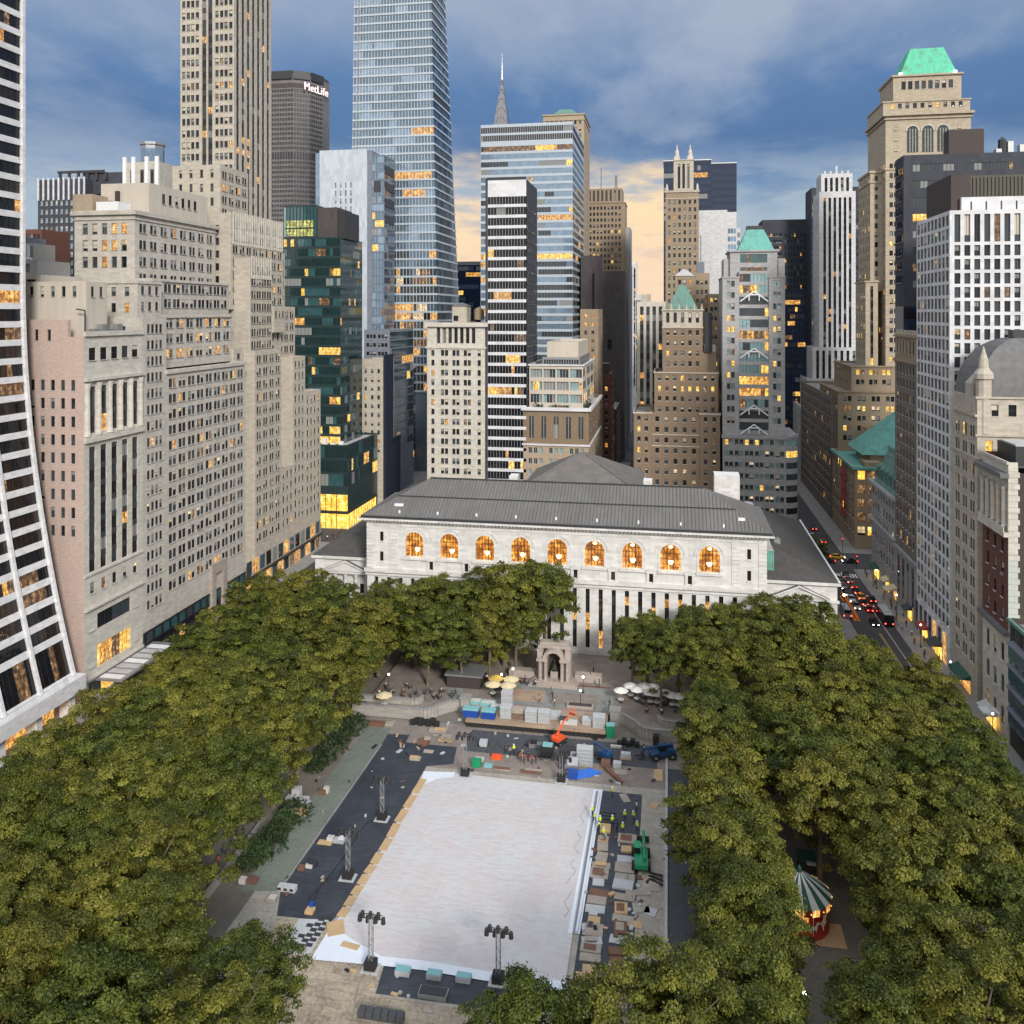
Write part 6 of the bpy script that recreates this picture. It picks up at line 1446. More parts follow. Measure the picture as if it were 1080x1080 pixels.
# rink
def rink():
    t = thing('rink', 'huge pinkish white rink sheet with pale borders, laid out in the middle of the lawn', 'ice rink', (-27, 121, Z0))
    L0 = [gp(*p) for p in ((447, 814), (438, 830), (414, 876), (394, 912), (372, 946), (352, 976), (331, 1007))]
    bt = [gp(*p) for p in ((410, 1014), (447, 1018), (519, 1030), (596, 1040))]; rt = [gp(*p) for p in ((604, 985), (618, 905), (630, 833))]; tp = [gp(*p) for p in ((600, 829), (540, 823), (480, 816))]
    pts = L0 + bt + rt + tp
    m = MB((-27, 121, Z0)); m.prism(pts, Z0 + .02, Z0 + .10, 'rink_sheet'); m.build('sheet', t)
    rr = random.Random(3)
    for P in (bt[:3] + bt[3:], rt, [L0[-1]] + bt[:1]):
        e = MB((-27, 121, Z0))
        for p, q in zip(P, P[1:]):
            d = np.array((q[0] - p[0], q[1] - p[1])); n = np.array((-d[1], d[0])) / np.linalg.norm(d)
            e.poly([(p[0] - n[0] * .9, p[1] - n[1] * .9, Z0 + .106), (q[0] - n[0] * .9, q[1] - n[1] * .9, Z0 + .106), (q[0] + n[0] * .6, q[1] + n[1] * .6, Z0 + .106), (p[0] + n[0] * .6, p[1] + n[1] * .6, Z0 + .106)], 'rink_border')
        e.build('border', t)
    e = MB((-27, 121, Z0)); a = [gp(*p) for p in ((331, 1007), (350, 976), (372, 992), (400, 1008), (411, 1014))]; e.poly([(p[0], p[1], Z0 + .112) for p in a], 'rink_border')
    e.build('border', t); e = MB((-27, 121, Z0)); a = [gp(*p) for p in ((447, 814), (480, 815), (478, 820), (462, 822), (444, 829))]; e.poly([(p[0], p[1], Z0 + .112) for p in a], 'rink_border')
    e.build('border', t)
    h = MB((-27, 121, Z0)); p0, p1 = gp(604, 985), gp(629, 836)
    h.tube((p0[0] + .1, p0[1], Z0 + .25), (p1[0] + .1, p1[1], Z0 + .25), .12, 'metal_grey', 6); h.tube((p0[0] + .5, p0[1], Z0 + .28), (p1[0] + .5, p1[1], Z0 + .28), .2, 'rink_border', 6); h.build('header_pipe', t)
    f = MB((-27, 121, Z0)); q = None
    for i in range(22):
        y = 112 + i * 1.35; x = -13.6 + .45 * sin(i * 2.1) + .25 * rr.random()
        if q is not None and i % 5: f.tube((*q, Z0 + .15), (x, y, Z0 + .15), .05, 'crate_grey', 4)
        q = (x, y)
    f.tube((*gp(540, 902), Z0 + .14), (*gp(553, 904), Z0 + .14), .05, 'crate_grey', 4); f.build('fold', t)
rink()
# plywood boards along the rink's side
BRD = [((447, 822), (437, 838)), ((437, 839), (428, 853)), ((428, 854), (419, 868)), ((419, 869), (411, 884)), ((411, 885), (403, 898)), ((401, 900), (394, 912)), ((394, 913), (387, 922)), ((387, 923), (380, 934)), ((380, 935), (373, 945)), ((373, 946), (366, 957)), ((366, 958), (359, 968))]
ORD = ['first', 'second', 'third', 'fourth', 'fifth', 'sixth', 'seventh', 'eighth', 'ninth', 'tenth', 'eleventh', 'twelfth', 'thirteenth', 'fourteenth', 'fifteenth', 'sixteenth', 'seventeenth', 'eighteenth', 'nineteenth', 'twentieth']
def board(p, q, w, name, label, mat, group, h=.05, z=Z0 + .12):
    d = np.array((q[0] - p[0], q[1] - p[1])); n = np.array((d[1], -d[0])) / np.linalg.norm(d) * w / 2
    c = ((p[0] + q[0]) / 2, (p[1] + q[1]) / 2, z); m = MB(c); e = d * .03
    m.prism([(p[0] + n[0] + e[0], p[1] + n[1] + e[1]), (q[0] + n[0] - e[0], q[1] + n[1] - e[1]), (q[0] - n[0] - e[0], q[1] - n[1] - e[1]), (p[0] - n[0] + e[0], p[1] - n[1] + e[1])], z, z + h, mat)
    return tag(m.build(name, loc=c), label, 'board', group)
for i, (a, c) in enumerate(BRD):
    board(gp(*a), gp(*c), 1.25, 'plywood_board', f'yellow plywood board, {ORD[i]} from the far end of the line edging the rink', 'plywood', 'plywood boards along the rink edge')
board(gp(353, 972), gp(355, 988), 2.2, 'plywood_board', 'wide yellow plywood board at the near end of the rink edging line', 'plywood', 'plywood boards along the rink edge')
board(gp(360, 996), gp(379, 1001), .9, 'plywood_board', 'yellow plywood board lying crosswise at the rink corner', 'plywood', 'plywood boards along the rink edge')
# loose floor panels by the workers
rr = random.Random(11); lay = []
cols = [(-10.9, -8.3), (-7.5, -4.7)]
for ci, (x0, x1) in enumerate(cols):
    y = 98.5; i = 0
    while y < 131.5:
        d = rr.choice((1.3, 1.5, 2.0, 2.2)); g = rr.choice((.06, .1, .2, .7)); mt = rr.choice(('plywood_grey', 'plywood_grey', 'crate_grey', 'plywood', 'plywood_red', 'lawn_slabs', 'plywood_grey'))
        m = MB(); hw = (x1 - x0) / 2 * rr.choice((1, 1, .62)); ox = rr.uniform(-.2, .2); m.box(-hw, hw, -d / 2, d / 2, .02, .02 + rr.choice((.07, .12, .26)), mt)
        if rr.random() < .12: m.box(-hw * .7, hw * .5, -d * .3, d * .35, .29, .33, rr.choice(('plywood_grey', 'plywood', 'plywood_red')))
        w = {'plywood_grey': 'weathered grey', 'crate_grey': 'pale grey', 'plywood': 'yellow', 'plywood_red': 'dark red', 'lawn_slabs': 'mottled beige'}[mt]
        lay.append(tag(m.build('floor_panel', loc=((x0 + x1) / 2 + ox, y + d / 2, Z0), rz=rr.gauss(0, .05)), f'{w} floor panel, {ORD[min(i, 19)]} from the near end in the strip {"touching the rink border" if ci == 0 else "nearer the green loader"}', 'floor panel', 'loose floor panels beside the rink'))
        y += d + g; i += 1
sheet('ground', rect(-11.3, -4.3, 97.5, 143), Z0 + .012, 'black_sheet')
for k in range(4): 
    m = MB(); m.box(-10.9, -8.2, 134 + k * .9, 134.14 + k * .9, Z0 + .02, Z0 + .16, 'metal_dark'); tag(m.build('joist'), f'dark timber joist, {ORD[k]} of four lying by the vested workers', 'joist', 'joists on the black mat')
m = MB(); m.prism([gp(637, 812), gp(641, 811), gp(657, 826), (gp(655, 828))], Z0 + .1, Z0 + .5, 'plywood_red'); tag(m.build('gangplank'), 'long brown plank ramp slanting beyond the rink corner', 'plank')
# scattered boxes and heaps on the black sheet
def litter(px, py, parts, name, label, cat, group=None):
    x, y = gp(px, py); m = MB((x, y, Z0))
    for (dx, dy, dz, sx, sy, sz, mat) in parts: m.box(x + dx - sx / 2, x + dx + sx / 2, y + dy - sy / 2, y + dy + sy / 2, Z0 + dz, Z0 + dz + sz, mat)
    return tag(m.build(name, loc=(x, y, Z0)), label, cat, group)
litter(447, 784, [(0, 0, .02, 2.0, 1.4, .6, 'plywood_red'), (.6, .5, .62, 1.2, .8, .3, 'plywood_grey')], 'crate', 'brown wooden crate at the far end of the black sheet', 'crate')
litter(438, 801, [(0, 0, .02, 1.9, 1.0, .35, 'plywood_grey'), (-.2, 0, .4, 1.6, .9, .1, 'plywood')], 'pallet', 'tan pallet on the black sheet near the rink corner', 'pallet')
litter(452, 794, [(0, 0, .02, 2.1, 1.2, .2, 'mat_dark'), (0, 0, .24, 1.8, 1.0, .1, 'plywood_grey')], 'pallet', 'dark pallet between brown crate and tan pallet', 'pallet')
litter(358, 888, [(0, 0, .02, 1.6, 1.0, .45, 'crate_grey'), (.3, .1, .5, .9, .7, .25, 'metal_white')], 'crate', 'pale grey crate on the black sheet beside a white bagged board', 'crate')
litter(343, 889, [(0, 0, .02, 2.2, 1.1, .1, 'plywood'), (.6, .7, .02, 1.0, .8, .6, 'canvas_white')], 'board_stack', 'orange tinted board with a white bag on it on the black sheet', 'board')
litter(318, 917, [(0, 0, .02, .9, .8, .5, 'plywood_red'), (.9, .6, .02, 1.0, .5, .4, 'canvas_white'), (1.3, 1.1, .02, 1.1, .9, .6, 'cloth_dark')], 'hose_heap', 'heap of red hose and white bags on the black sheet', 'heap')
litter(303, 939, [(0, 0, .02, 2.6, .9, .7, 'crate_grey')] + [(-1 + i * .9, -.46, .2, .5, .03, .35, 'metal_dark') for i in range(3)], 'concrete_barrier', 'grey block with dark openings by the walk end', 'barrier')
litter(327, 962, [(0, 0, .02, 1.1, 1.1, .4, 'plywood'), (0, .6, .02, .6, .5, .9, 'tub_blue')], 'crate', 'small orange crate with blue bin near the wood floor', 'crate')
litter(287, 950, [(0, 0, .02, 1.3, 1.0, .5, 'plywood_grey'), (.1, 0, .53, 1.0, .9, .1, 'canvas_white')], 'crate', 'tan crate at the near end of the green walk', 'crate')
for i, (px, py, lab) in enumerate(((425, 1027, 'first of three white tubs below the rink, beside the tall mast'), (458, 1031, 'middle of three white tubs below the rink'), (489, 1034, 'third white tub below the rink, next to the treetops'))):
    litter(px, py, [(0, 0, .02, 1.8, 1.0, .6, 'crate_grey'), (0, 0, .63, 1.7, .9, .06, 'wrap_teal')], 'tub', lab, 'tub', 'tubs below the rink')
litter(457, 1050, [(0, 0, .02, 3.4, 1.5, .5, 'metal_grey'), (0, 0, .53, 3.2, 1.3, .05, 'metal_dark')], 'flight_case', 'large flat grey case on the small black sheet', 'case')
litter(400, 1074, [(i * .9 - 2, 0, .02, .8, .9, .9, 'mat_dark') for i in range(6)], 'bin_row', 'line of black bins at the bottom edge of the wood floor', 'bins')
t = MB(); rr = random.Random(6)
for i in range(18):
    px = 305 + (i % 3) * 9.5 + (i // 3) * 4.4 - (i % 3) * 1.2; py = 1000 - (i // 3) * 5.6 - (i % 3) * .8
    if i % 3 == 0 and i % 2: continue
    x, y = gp(px, py); t.box(x, x + .85, y, y + .55, Z0 + .05, Z0 + .12, 'metal_dark')
for (a, c_) in (((304, 1000), (345, 972)),): t.prism([gp(288, 1006), gp(316, 969), gp(347, 970.5), gp(327, 1007)], Z0 + .015, Z0 + .045, 'crate_grey')
tag(t.build('grating'), 'pale blue deck with a chequer of dark gratings at the rink corner', 'deck')

# terrace: slab, curved parapet walls, stage
slab('terrace', -60, 6, 168, 196.6, 1.3, 'terrace_paving'); slab('terrace', -60, -45, 163.5, 168, 1.3, 'terrace_paving'); slab('terrace', -7, 6, 163.5, 168, 1.3, 'terrace_paving')
tp = MB()
for i, (x0, x1, y0, y1, m) in enumerate(((-45, -11, 169, 179, 'bluestone'), (-42, -34, 170.5, 176, 'terrace_paving'), (-33, -25, 170.5, 176, 'stage_wood'), (-24, -14, 170.5, 176, 'terrace_paving'), (-40, -12, 179.4, 180.2, 'plywood_red'))):
    tp.poly([(x0, y0, 1.304 + .004 * i), (x1, y0, 1.304 + .004 * i), (x1, y1, 1.304 + .004 * i), (x0, y1, 1.304 + .004 * i)], m)
tag(tp.build('pavement'), kind='structure')
def stage():
    c = (-25, 164, 0); t = thing('stage', 'temporary wooden stage with a black skirt in front of the terrace', 'stage', c)
    m = MB(c); m.box(-38.6, -11.6, 160.3, 167.9, 1.05, 1.42, 'stage_wood'); m.build('deck', t)
    m = MB(c); m.box(-38.4, -11.8, 160.5, 160.6, .15, 1.04, 'rubber')
    for i in range(27): m.box(-38.4 + i, -38.2 + i, 160.35, 160.49, .15, 1.04, 'metal_dark')
    m.build('skirt', t)
stage()
def parapet(name, pts, z0, h, label, w=.5):
    m = MB((pts[0][0], pts[0][1], 0))
    for p, q in zip(pts, pts[1:]):
        d = np.array((q[0] - p[0], q[1] - p[1])); ln = np.linalg.norm(d); n = np.array((-d[1], d[0])) / ln * w / 2; e = d / ln * .0
        P = [(p[0] + n[0], p[1] + n[1]), (q[0] + n[0], q[1] + n[1]), (q[0] - n[0], q[1] - n[1]), (p[0] - n[0], p[1] - n[1])]
        m.prism(P, z0, z0 + h, 'terrace_stone')
        n2 = n * 1.5; P = [(p[0] + n2[0], p[1] + n2[1]), (q[0] + n2[0], q[1] + n2[1]), (q[0] - n2[0], q[1] - n2[1]), (p[0] - n2[0], p[1] - n2[1])]
        m.prism(P, z0 + h, z0 + h + .22, 'pavement')
    return tag(m.build(name, loc=(pts[0][0], pts[0][1], 0)), label, 'wall')
def arc(cx, cy, r, a0, a1, n): return [(cx + r * cos(a), cy + r * sin(a)) for a in np.linspace(a0, a1, n)]
parapet('parapet_wall', [(-62, 161.6), (-48, 161.6)] + arc(-48, 164.6, 3, -pi / 2, -.2, 7) + [(-42.5, 166.5), (-40.6, 166.8)], .13, 2.0, 'curved stone parapet beside the blue tubs, lower of the pair')
parapet('parapet_wall', [(-62, 165), (-51, 165)] + arc(-51, 167, 2, -pi / 2, 0, 5), 1.3, 1.0, 'straight upper parapet under the café crowd in the trees')
parapet('parapet_wall', [(8, 161.6), (-3, 161.6)] + arc(-3, 164.6, 3, -pi / 2, -pi + .2, 7) + [(-8.5, 166.5), (-10, 166.8)], .13, 2.0, 'curved stone parapet by the white café parasols, lower of the pair')
parapet('parapet_wall', [(8, 165), (0, 165)] + arc(0, 167, 2, -pi / 2, -pi, 5), 1.3, 1.0, 'straight upper parapet before the white café parasols')
for x, lab in ((-40, 'square stone pier at the stage end beside the blue tubs'), (-10.2, 'square stone pier at the stage end by the green bin')):
    m = MB((x, 166.6, 0)); m.box(x - .9, x + .9, 165.8, 167.5, .13, 2.9, 'terrace_stone'); m.box(x - 1.1, x + 1.1, 165.6, 167.7, 2.9, 3.2, 'pavement'); tag(m.build('stone_pier', loc=(x, 166.6, 0)), lab, 'pier')
# side walls of the lawn, hedges, planting on the slope
parapet('balustrade', [gp(208, 962), gp(279, 868)], Z0, .9, 'pale stone balustrade under the trees beside the green walk, nearer piece', .3)
parapet('balustrade', [gp(333, 803), gp(365, 763)], Z0, .9, 'pale stone balustrade under the trees beside the green walk, farther piece', .3)
def shrub(px, py, r, label, mat='leaf_dark', seed=0, n=420):
    x, y = gp(px, py); q = random.Random(seed + int(px)); m = MB((x, y, Z0))
    for i in range(n):
        a, e = q.uniform(0, 2 * pi), q.uniform(-.1, 1.4); rr_ = r * q.uniform(.6, 1.05); c = np.array((x + rr_ * cos(a) * cos(e), y + rr_ * sin(a) * cos(e), Z0 + .15 + rr_ * .9 * max(0, sin(e))))
        u = np.array([q.gauss(0, .22) for _ in range(3)]); v = np.array([q.gauss(0, .22) for _ in range(3)]); m.poly([c, c + u, c + u + v, c + v], mat)
    m.lathe(x, y, [(.12, Z0), (.08, Z0 + r * .6)], 5, 'bark'); return tag(m.build('shrub', loc=(x, y, Z0)), label, 'shrub', 'shrubs beside the green walk')
SH = [(262, 914), (272, 905), (283, 893), (292, 884), (300, 872), (311, 862), (332, 812), (341, 803), (350, 793), (358, 784), (364, 776), (373, 768)]
for i, (px, py) in enumerate(SH): shrub(px, py, 1.8 + .6 * ((i * 7) % 3), f'{"yellowish" if i in (1, 4) else "dark"} green shrub, {ORD[i]} from the near end along the green walk', 'leaf_dark_s' if i in (1, 4) else 'leaf_dark')
litter(313, 847, [(0, 0, 0, 1.3, 1.2, 2.6, 'crate_grey'), (-.9, -.6, 0, 1.1, 1.0, 1.4, 'crate_grey')], 'equipment_cabinet', 'taller pale equipment cabinet under the trees by the green walk', 'cabinet')
litter(318, 850, [(.6, -.6, 0, 1.5, 1.3, 1.7, 'crate_grey')], 'equipment_cabinet', 'shorter grey equipment cabinet before the taller one', 'cabinet')
litter(317, 857, [(0, 0, 0, 2.4, 1.6, .7, 'plywood')], 'crate', 'plywood crate in front of the grey equipment cabinets', 'crate')
litter(340, 837, [(0, 0, 0, 1.2, 1.0, .7, 'plywood_red'), (.5, .5, 0, .8, .8, .9, 'canvas_white')], 'crate', 'red brown crate with white sack on the green walk edge', 'crate')
litter(266, 930, [(0, 0, 0, 1.6, 1.0, .5, 'plywood_red'), (-1.2, -.4, 0, .9, .8, .7, 'canvas_white')], 'crate', 'reddish crate with white sack at the walk foot', 'crate')
litter(398, 765, [(0, 0, 0, 3.0, 1.2, .7, 'plywood_red'), (2, .6, 0, 2, 1, .4, 'plywood_grey')], 'board_stack', 'pile of brown boards at the far end of the green walk', 'boards')
litter(448, 765, [(i * .8 - 2.4, (i % 2) * .4, 0, .9, .9, .9 + .2 * (i % 3), 'rubber') for i in range(7)], 'sack_heap', 'heap of black bags below the curved parapet', 'heap')
litter(665, 787, [(i * .8 - 2, (i % 2) * .5, 0, .9, .9, .8 + .3 * (i % 2), 'rubber') for i in range(5)] + [(-2.6, -1, 0, 2, .5, .4, 'canvas_white')], 'sack_heap', 'heap of black bags by the parapet near the blue machine', 'heap')

# monument
def monument():
    x, y = gp(585, 718, 1.3)[:2]; y = 181.0; t = thing('monument', 'marble memorial pavilion with a tall arch sheltering a seated bronze figure', 'monument', (x, y, 1.3)); o = (x, y, 1.3); mm = 'monument_marble'
    m = MB(o)
    for k in range(3): m.box(x - 5.2 + k * .4, x + 5.2 - k * .4, y - 3.4 + k * .45, y + 3, 1.31 + k * .3, 1.6 + k * .3, mm)
    m.box(x - 10, x - 4.3, y + .5, y + 2.5, 1.31, 3.0, mm); m.box(x + 4.3, x + 10, y + .5, y + 2.5, 1.31, 3.0, mm); m.build('base', t)
    for sx in (-1, 1):
        for dx, dy in ((1.75, -1.6), (2.9, -1.6)):
            c = MB(o); c.lathe(x + sx * dx, y + dy, [(.42, 2.2), (.36, 2.6), (.3, 6.4), (.46, 6.9)], 12, mm); c.build('column', t)
    m = MB(o)
    for sx in (-1, 1): m.box(x + sx * 2.5 - 1.0, x + sx * 2.5 + 1.0, y - .9, y + 1.6, 2.2, 6.9, mm); m.box(x + sx * 2.45 - 1.15, x + sx * 2.45 + 1.15, y - 2.1, y + 1.8, 6.91, 7.6, mm)
    n = 16
    for a0, a1 in zip(np.linspace(0, pi, n), np.linspace(0, pi, n)[1:]):
        for r0, r1, yy in ((1.5, 2.3, y - 2.0),):
            P = lambda r, a, w: (x + r * cos(a), w, 7.6 + r * sin(a))
            m.poly([P(r0, a0, yy), P(r0, a1, yy), P(r1, a1, yy), P(r1, a0, yy)], mm); m.poly([P(r0, a0, yy), P(r0, a1, yy), P(r0, a1, y + 1), P(r0, a0, y + 1)], mm); m.poly([P(r1, a0, yy), P(r1, a1, yy), P(r1, a1, y + 1.7), P(r1, a0, y + 1.7)], mm)
    m.box(x - 3.5, x + 3.5, y - .6, y + 1.8, 9.6, 10.3, mm)
    for sx in (-1, 1): m.box(x + sx * 2.95 - .6, x + sx * 2.95 + .6, y - 1.3, y + 1.7, 7.61, 9.59, mm)
    m.poly([(x - 1.5, y + 1.2, 2.2), (x + 1.5, y + 1.2, 2.2), (x + 1.5, y + 1.2, 7.6), (x - 1.5, y + 1.2, 7.6)], 'mech_brown')
    m.box(x - 3.1, x + 3.1, y - .3, y + 1.6, 10.31, 11.0, mm); m.box(x - 3.7, x + 3.7, y - .8, y + 2.0, 10.05, 10.3, mm) if 0 else None; m.build('arch', t)
    s = MB(o); s.box(x - .8, x + .8, y - .6, y + .7, 2.2, 3.9, mm)
    s.loft([[(x + r * cos(a), y + .1 + oy + r * .8 * sin(a), z) for a in np.linspace(0, 2 * pi, 10)[:-1]] for r, z, oy in ((.75, 3.9, 0), (.72, 4.4, -.1), (.5, 4.8, .05), (.48, 5.4, .1), (.55, 5.7, .1), (.2, 5.9, .1), (.24, 6.15, .05), (.22, 6.4, .05), (.05, 6.55, .08))], 'bronze', True); s.build('statue', t); t.scale = (1, 1, .86)
monument()

# stage clutter: tubs, crates, panels
def crates(px, py, z, spec, name, label, cat, group=None):
    x, y, _ = GP(px, py, z); o = empty(name, (x, y, z)); tag(o, label, cat, group)
    for (dx, dy, dz, sx, sy, sz, mat, nm) in spec:
        m = MB(); m.box(dx - sx / 2, dx + sx / 2, dy - sy / 2, dy + sy / 2, dz, dz + sz, mat)
        if nm == 'crate_body':
            for k in range(1, 4): m.box(dx - sx / 2 - .03, dx + sx / 2 + .03, dy - sy / 2 - .03, dy - sy / 2 - .003, dz + sz * k / 4 - .03, dz + sz * k / 4 + .03, 'metal_grey')
        m.build(nm, o)
    return o
tub = lambda w: [(0, 0, .02, w, 1.5, 1.3, 'tub_blue', 'tub_body'), (0, .0, 1.33, w * 1.04, 1.5, .35, 'wrap_teal', 'load')]
crates(497, 755, 1.42, tub(3.0), 'blue_tub', 'blue tub with teal wrapping beside the square stone stage pier', 'tub', 'blue tubs on the stage')
crates(515.5, 757, 1.42, tub(2.6), 'blue_tub', 'blue tub with a pink and teal load, further along the stage', 'tub', 'blue tubs on the stage')
for i, (px, py) in enumerate(((500, 742), (515, 744), (525, 748))): crates(px, py, 1.32, [(0, 0, .02, 3.0, 1.4, .7, 'wrap_teal', 'bale'), (0, 0, .73, 2.6, 1.2, .1, 'canvas_white', 'cover')], 'wrapped_bale', f'teal wrapped bale behind the blue tubs, {ORD[i]} from the stone pier', 'bale', 'teal bales')
def stack(px, py, n, lab, w=2.2, z=1.42): crates(px, py, z, [(0, 0, .02 + k * 1.12, w, 1.7, 1.06, 'crate_grey', 'crate_body') for k in range(n)], 'crate_stack', lab, 'crates', 'pale grey crate stacks on the stage')
stack(534, 756, 2, 'two pale grey crates stacked beside the second blue tub'); stack(535, 746, 3, 'three pale grey crates stacked highest, behind the second blue tub'); stack(560.5, 760, 2, 'first of two neighbouring crate stacks in mid stage', 2.3); stack(574, 761, 2, 'second of two neighbouring crate stacks in mid stage', 2.3)
stack(586, 757, 1, 'single low grey crate by the mid stage stacks', 2.0); stack(620.5, 763, 1, 'low grey crate near the far stage end'); stack(632, 766, 2, 'crate stack standing alone at the stage end by the green bin', 2.3)
crates(547, 757, 1.42, [(0, 0, .02, 2.6, 1.6, 1.0, 'plywood_red', 'crate_body'), (0, .2, 1.05, 2.6, 1.6, .8, 'plywood_grey', 'lid')], 'wooden_crate', 'brown wooden crate between the grey crate stacks', 'crate')
crates(612, 746, 1.32, [(0, 0, .02, 5.2, 1.6, .5, 'monument_marble', 'rim'), (0, 0, .53, 4.6, 1.2, .05, 'mech_brown', 'basin')], 'stone_bench', 'long low pinkish stone basin behind the stage', 'basin')
crates(600, 763, 1.42, [(0, 0, .02, 3.2, 1.4, .5, 'canvas_white', 'bags'), (-1, .3, .5, 1.5, .8, .5, 'mat_dark', 'bags')], 'sack_heap', 'white and dark sacks heaped on the stage by the orange lift', 'heap')
crates(644, 777, Z0, [(0, 0, .02, 1.5, 1.3, 2.2, 'paint_green', 'bin_body'), (0, 0, 2.25, 1.6, 1.4, .15, 'wrap_teal', 'lid')], 'waste_bin', 'tall green bin at the corner of the stage', 'bin')
crates(617, 806, Z0, [(0, 0, .02 + .62 * k, 2.8, 1.6, .58, 'crate_grey', 'crate_body') for k in range(5)], 'panel_stack', 'tall stack of pale grey panels standing past the rink corner', 'panels')
crates(603, 812, Z0, [(0, 0, .02, 2.4, 1.8, 1.1, 'metal_grey', 'cabinet'), (.2, 0, 1.15, 1.8, 1.5, .8, 'crate_grey', 'cabinet'), (-1.8, .4, 0.02, 1.0, 1.0, 2.4, 'rubber', 'cabinet')], 'generator', 'grey and black generator set by the rink corner', 'generator')
crates(604, 820, Z0, [(0, 0, .02, 1.6, 1.4, 1.2, 'tub_blue', 'bin_body')], 'blue_bin', 'square blue bin at the end of the blue tarpaulin', 'bin')
m = MB(); P = [gp(607, 822), gp(607, 815), gp(622, 812), gp(634, 816), gp(622, 820)]; m.prism(P, Z0 + .02, Z0 + .35, 'tarp_blue'); tag(m.build('tarpaulin'), 'bright blue tarpaulin spread beyond the rink corner', 'tarpaulin')
crates(639, 808, Z0, [(0, 0, .02, 1.6, 1.2, 1.0, 'plywood_red', 'box'), (2.0, 0, .02, 1.4, 1.1, .9, 'crate_grey', 'box')], 'tool_box', 'red and grey site boxes beside the blue lift', 'boxes')
crates(583, 798, Z0, [(-1, 0, .02, 2.2, 1.4, 1.9, 'rubber', 'case'), (-.9, 0, 1.95, 1.8, 1.2, .3, 'wrap_teal', 'case')], 'flight_case', 'black upright case topped with teal, below the orange lift', 'case')
crates(524, 800, Z0, [(0, 0, .02, 1.8, 1.0, .6, 'paint_orange', 'box'), (-3, -1, .02, 1.6, 1.1, .25, 'canvas_white', 'box')], 'tool_box', 'orange tool box on the paving by the dark gathering', 'box')
crates(503, 808, Z0, [(0, 0, .02, 1.5, 1.2, 1.2, 'paint_green', 'bin_body'), (2, .2, .02, 1.5, .9, .4, 'wrap_teal', 'bags')], 'waste_bin', 'green bin beside the far mast', 'bin')
crates(692, 786, Z0, [(0, 0, .02, 1.1, 1.0, 1.9, 'rubber', 'cabinet')], 'equipment_cabinet', 'black cabinet by the parapet near the blue machine', 'cabinet')
m = MB(); m.prism([gp(690, 812), gp(699, 812), gp(699, 824), gp(689, 824)], Z0 + .02, Z0 + .12, 'plywood'); tag(m.build('plywood_board'), 'lone plywood board beside the kerb beyond the green loader', 'board')

# lighting masts
def mast(px, py, pytop, label, seed=0):
    x, y = gp(px, py); d = depth(x, y); h = (py - pytop) / F * d; rr = random.Random(seed)
    t = thing('lighting_mast', label, 'light mast', (x, y, Z0), group='truss lighting masts around the rink')
    m = MB(); m.box(-1.1, 1.1, -.9, .9, .0, .12, 'crate_grey'); m.box(-.7, .7, -.6, .6, .13, 1.1, 'rubber'); m.build('base', t)
    m = MB(); w = .24
    for sx in (-1, 1):
        for sy in (-1, 1): m.tube((sx * w, sy * w, 1.1), (sx * w, sy * w, h - .4), .045, 'metal_grey', 5)
    z = 1.1; k = 0
    while z < h - 1:
        for (a, c) in (((-w, -w), (w, -w)), ((w, -w), (w, w)), ((w, w), (-w, w)), ((-w, w), (-w, -w))):
            p, q = (a, c) if k % 2 else (c, a); m.tube((p[0], p[1], z), (q[0], q[1], z + .7), .028, 'metal_grey', 4)
        z += .7; k += 1
    m.build('truss', t)
    m = MB(); m.tube((-1.5, -.1, h - .3), (1.5, -.1, h - .3), .06, 'metal_dark', 5); m.tube((-1.5, .3, h - 1.1), (1.5, .3, h - 1.1), .06, 'metal_dark', 5); m.build('crossbar', t)
    for i in range(7):
        l = MB(); xx = -1.5 + i * .5; zz = h - .3 if i % 2 else h - 1.1
        l.lathe(xx, -.1 if i % 2 else .3, [(.1, zz + .35), (.24, zz + .25), (.3, zz - .45), (.0, zz - .46)], 8, 'metal_dark'); l.build('lamp_head', t)
    return t
mast(403, 864, 817, 'truss mast with floodlights on the black sheet, farther from the camera of two there')
mast(367, 926, 872, 'truss mast with floodlights on the black sheet, nearer the camera of two there', 1)
mast(391, 1022, 961, 'truss mast with floodlights at the near rink corner by the wood floor', 2)
mast(525.5, 1036, 976, 'truss mast with floodlights at the rink foot beside the treetops', 3)
mast(490.5, 818, 772, 'truss mast with floodlights at the far rink corner by the black sheet', 4)
mast(592, 824, 794, 'short dark truss mast at the far edge of the rink by the blue tarpaulin', 5)

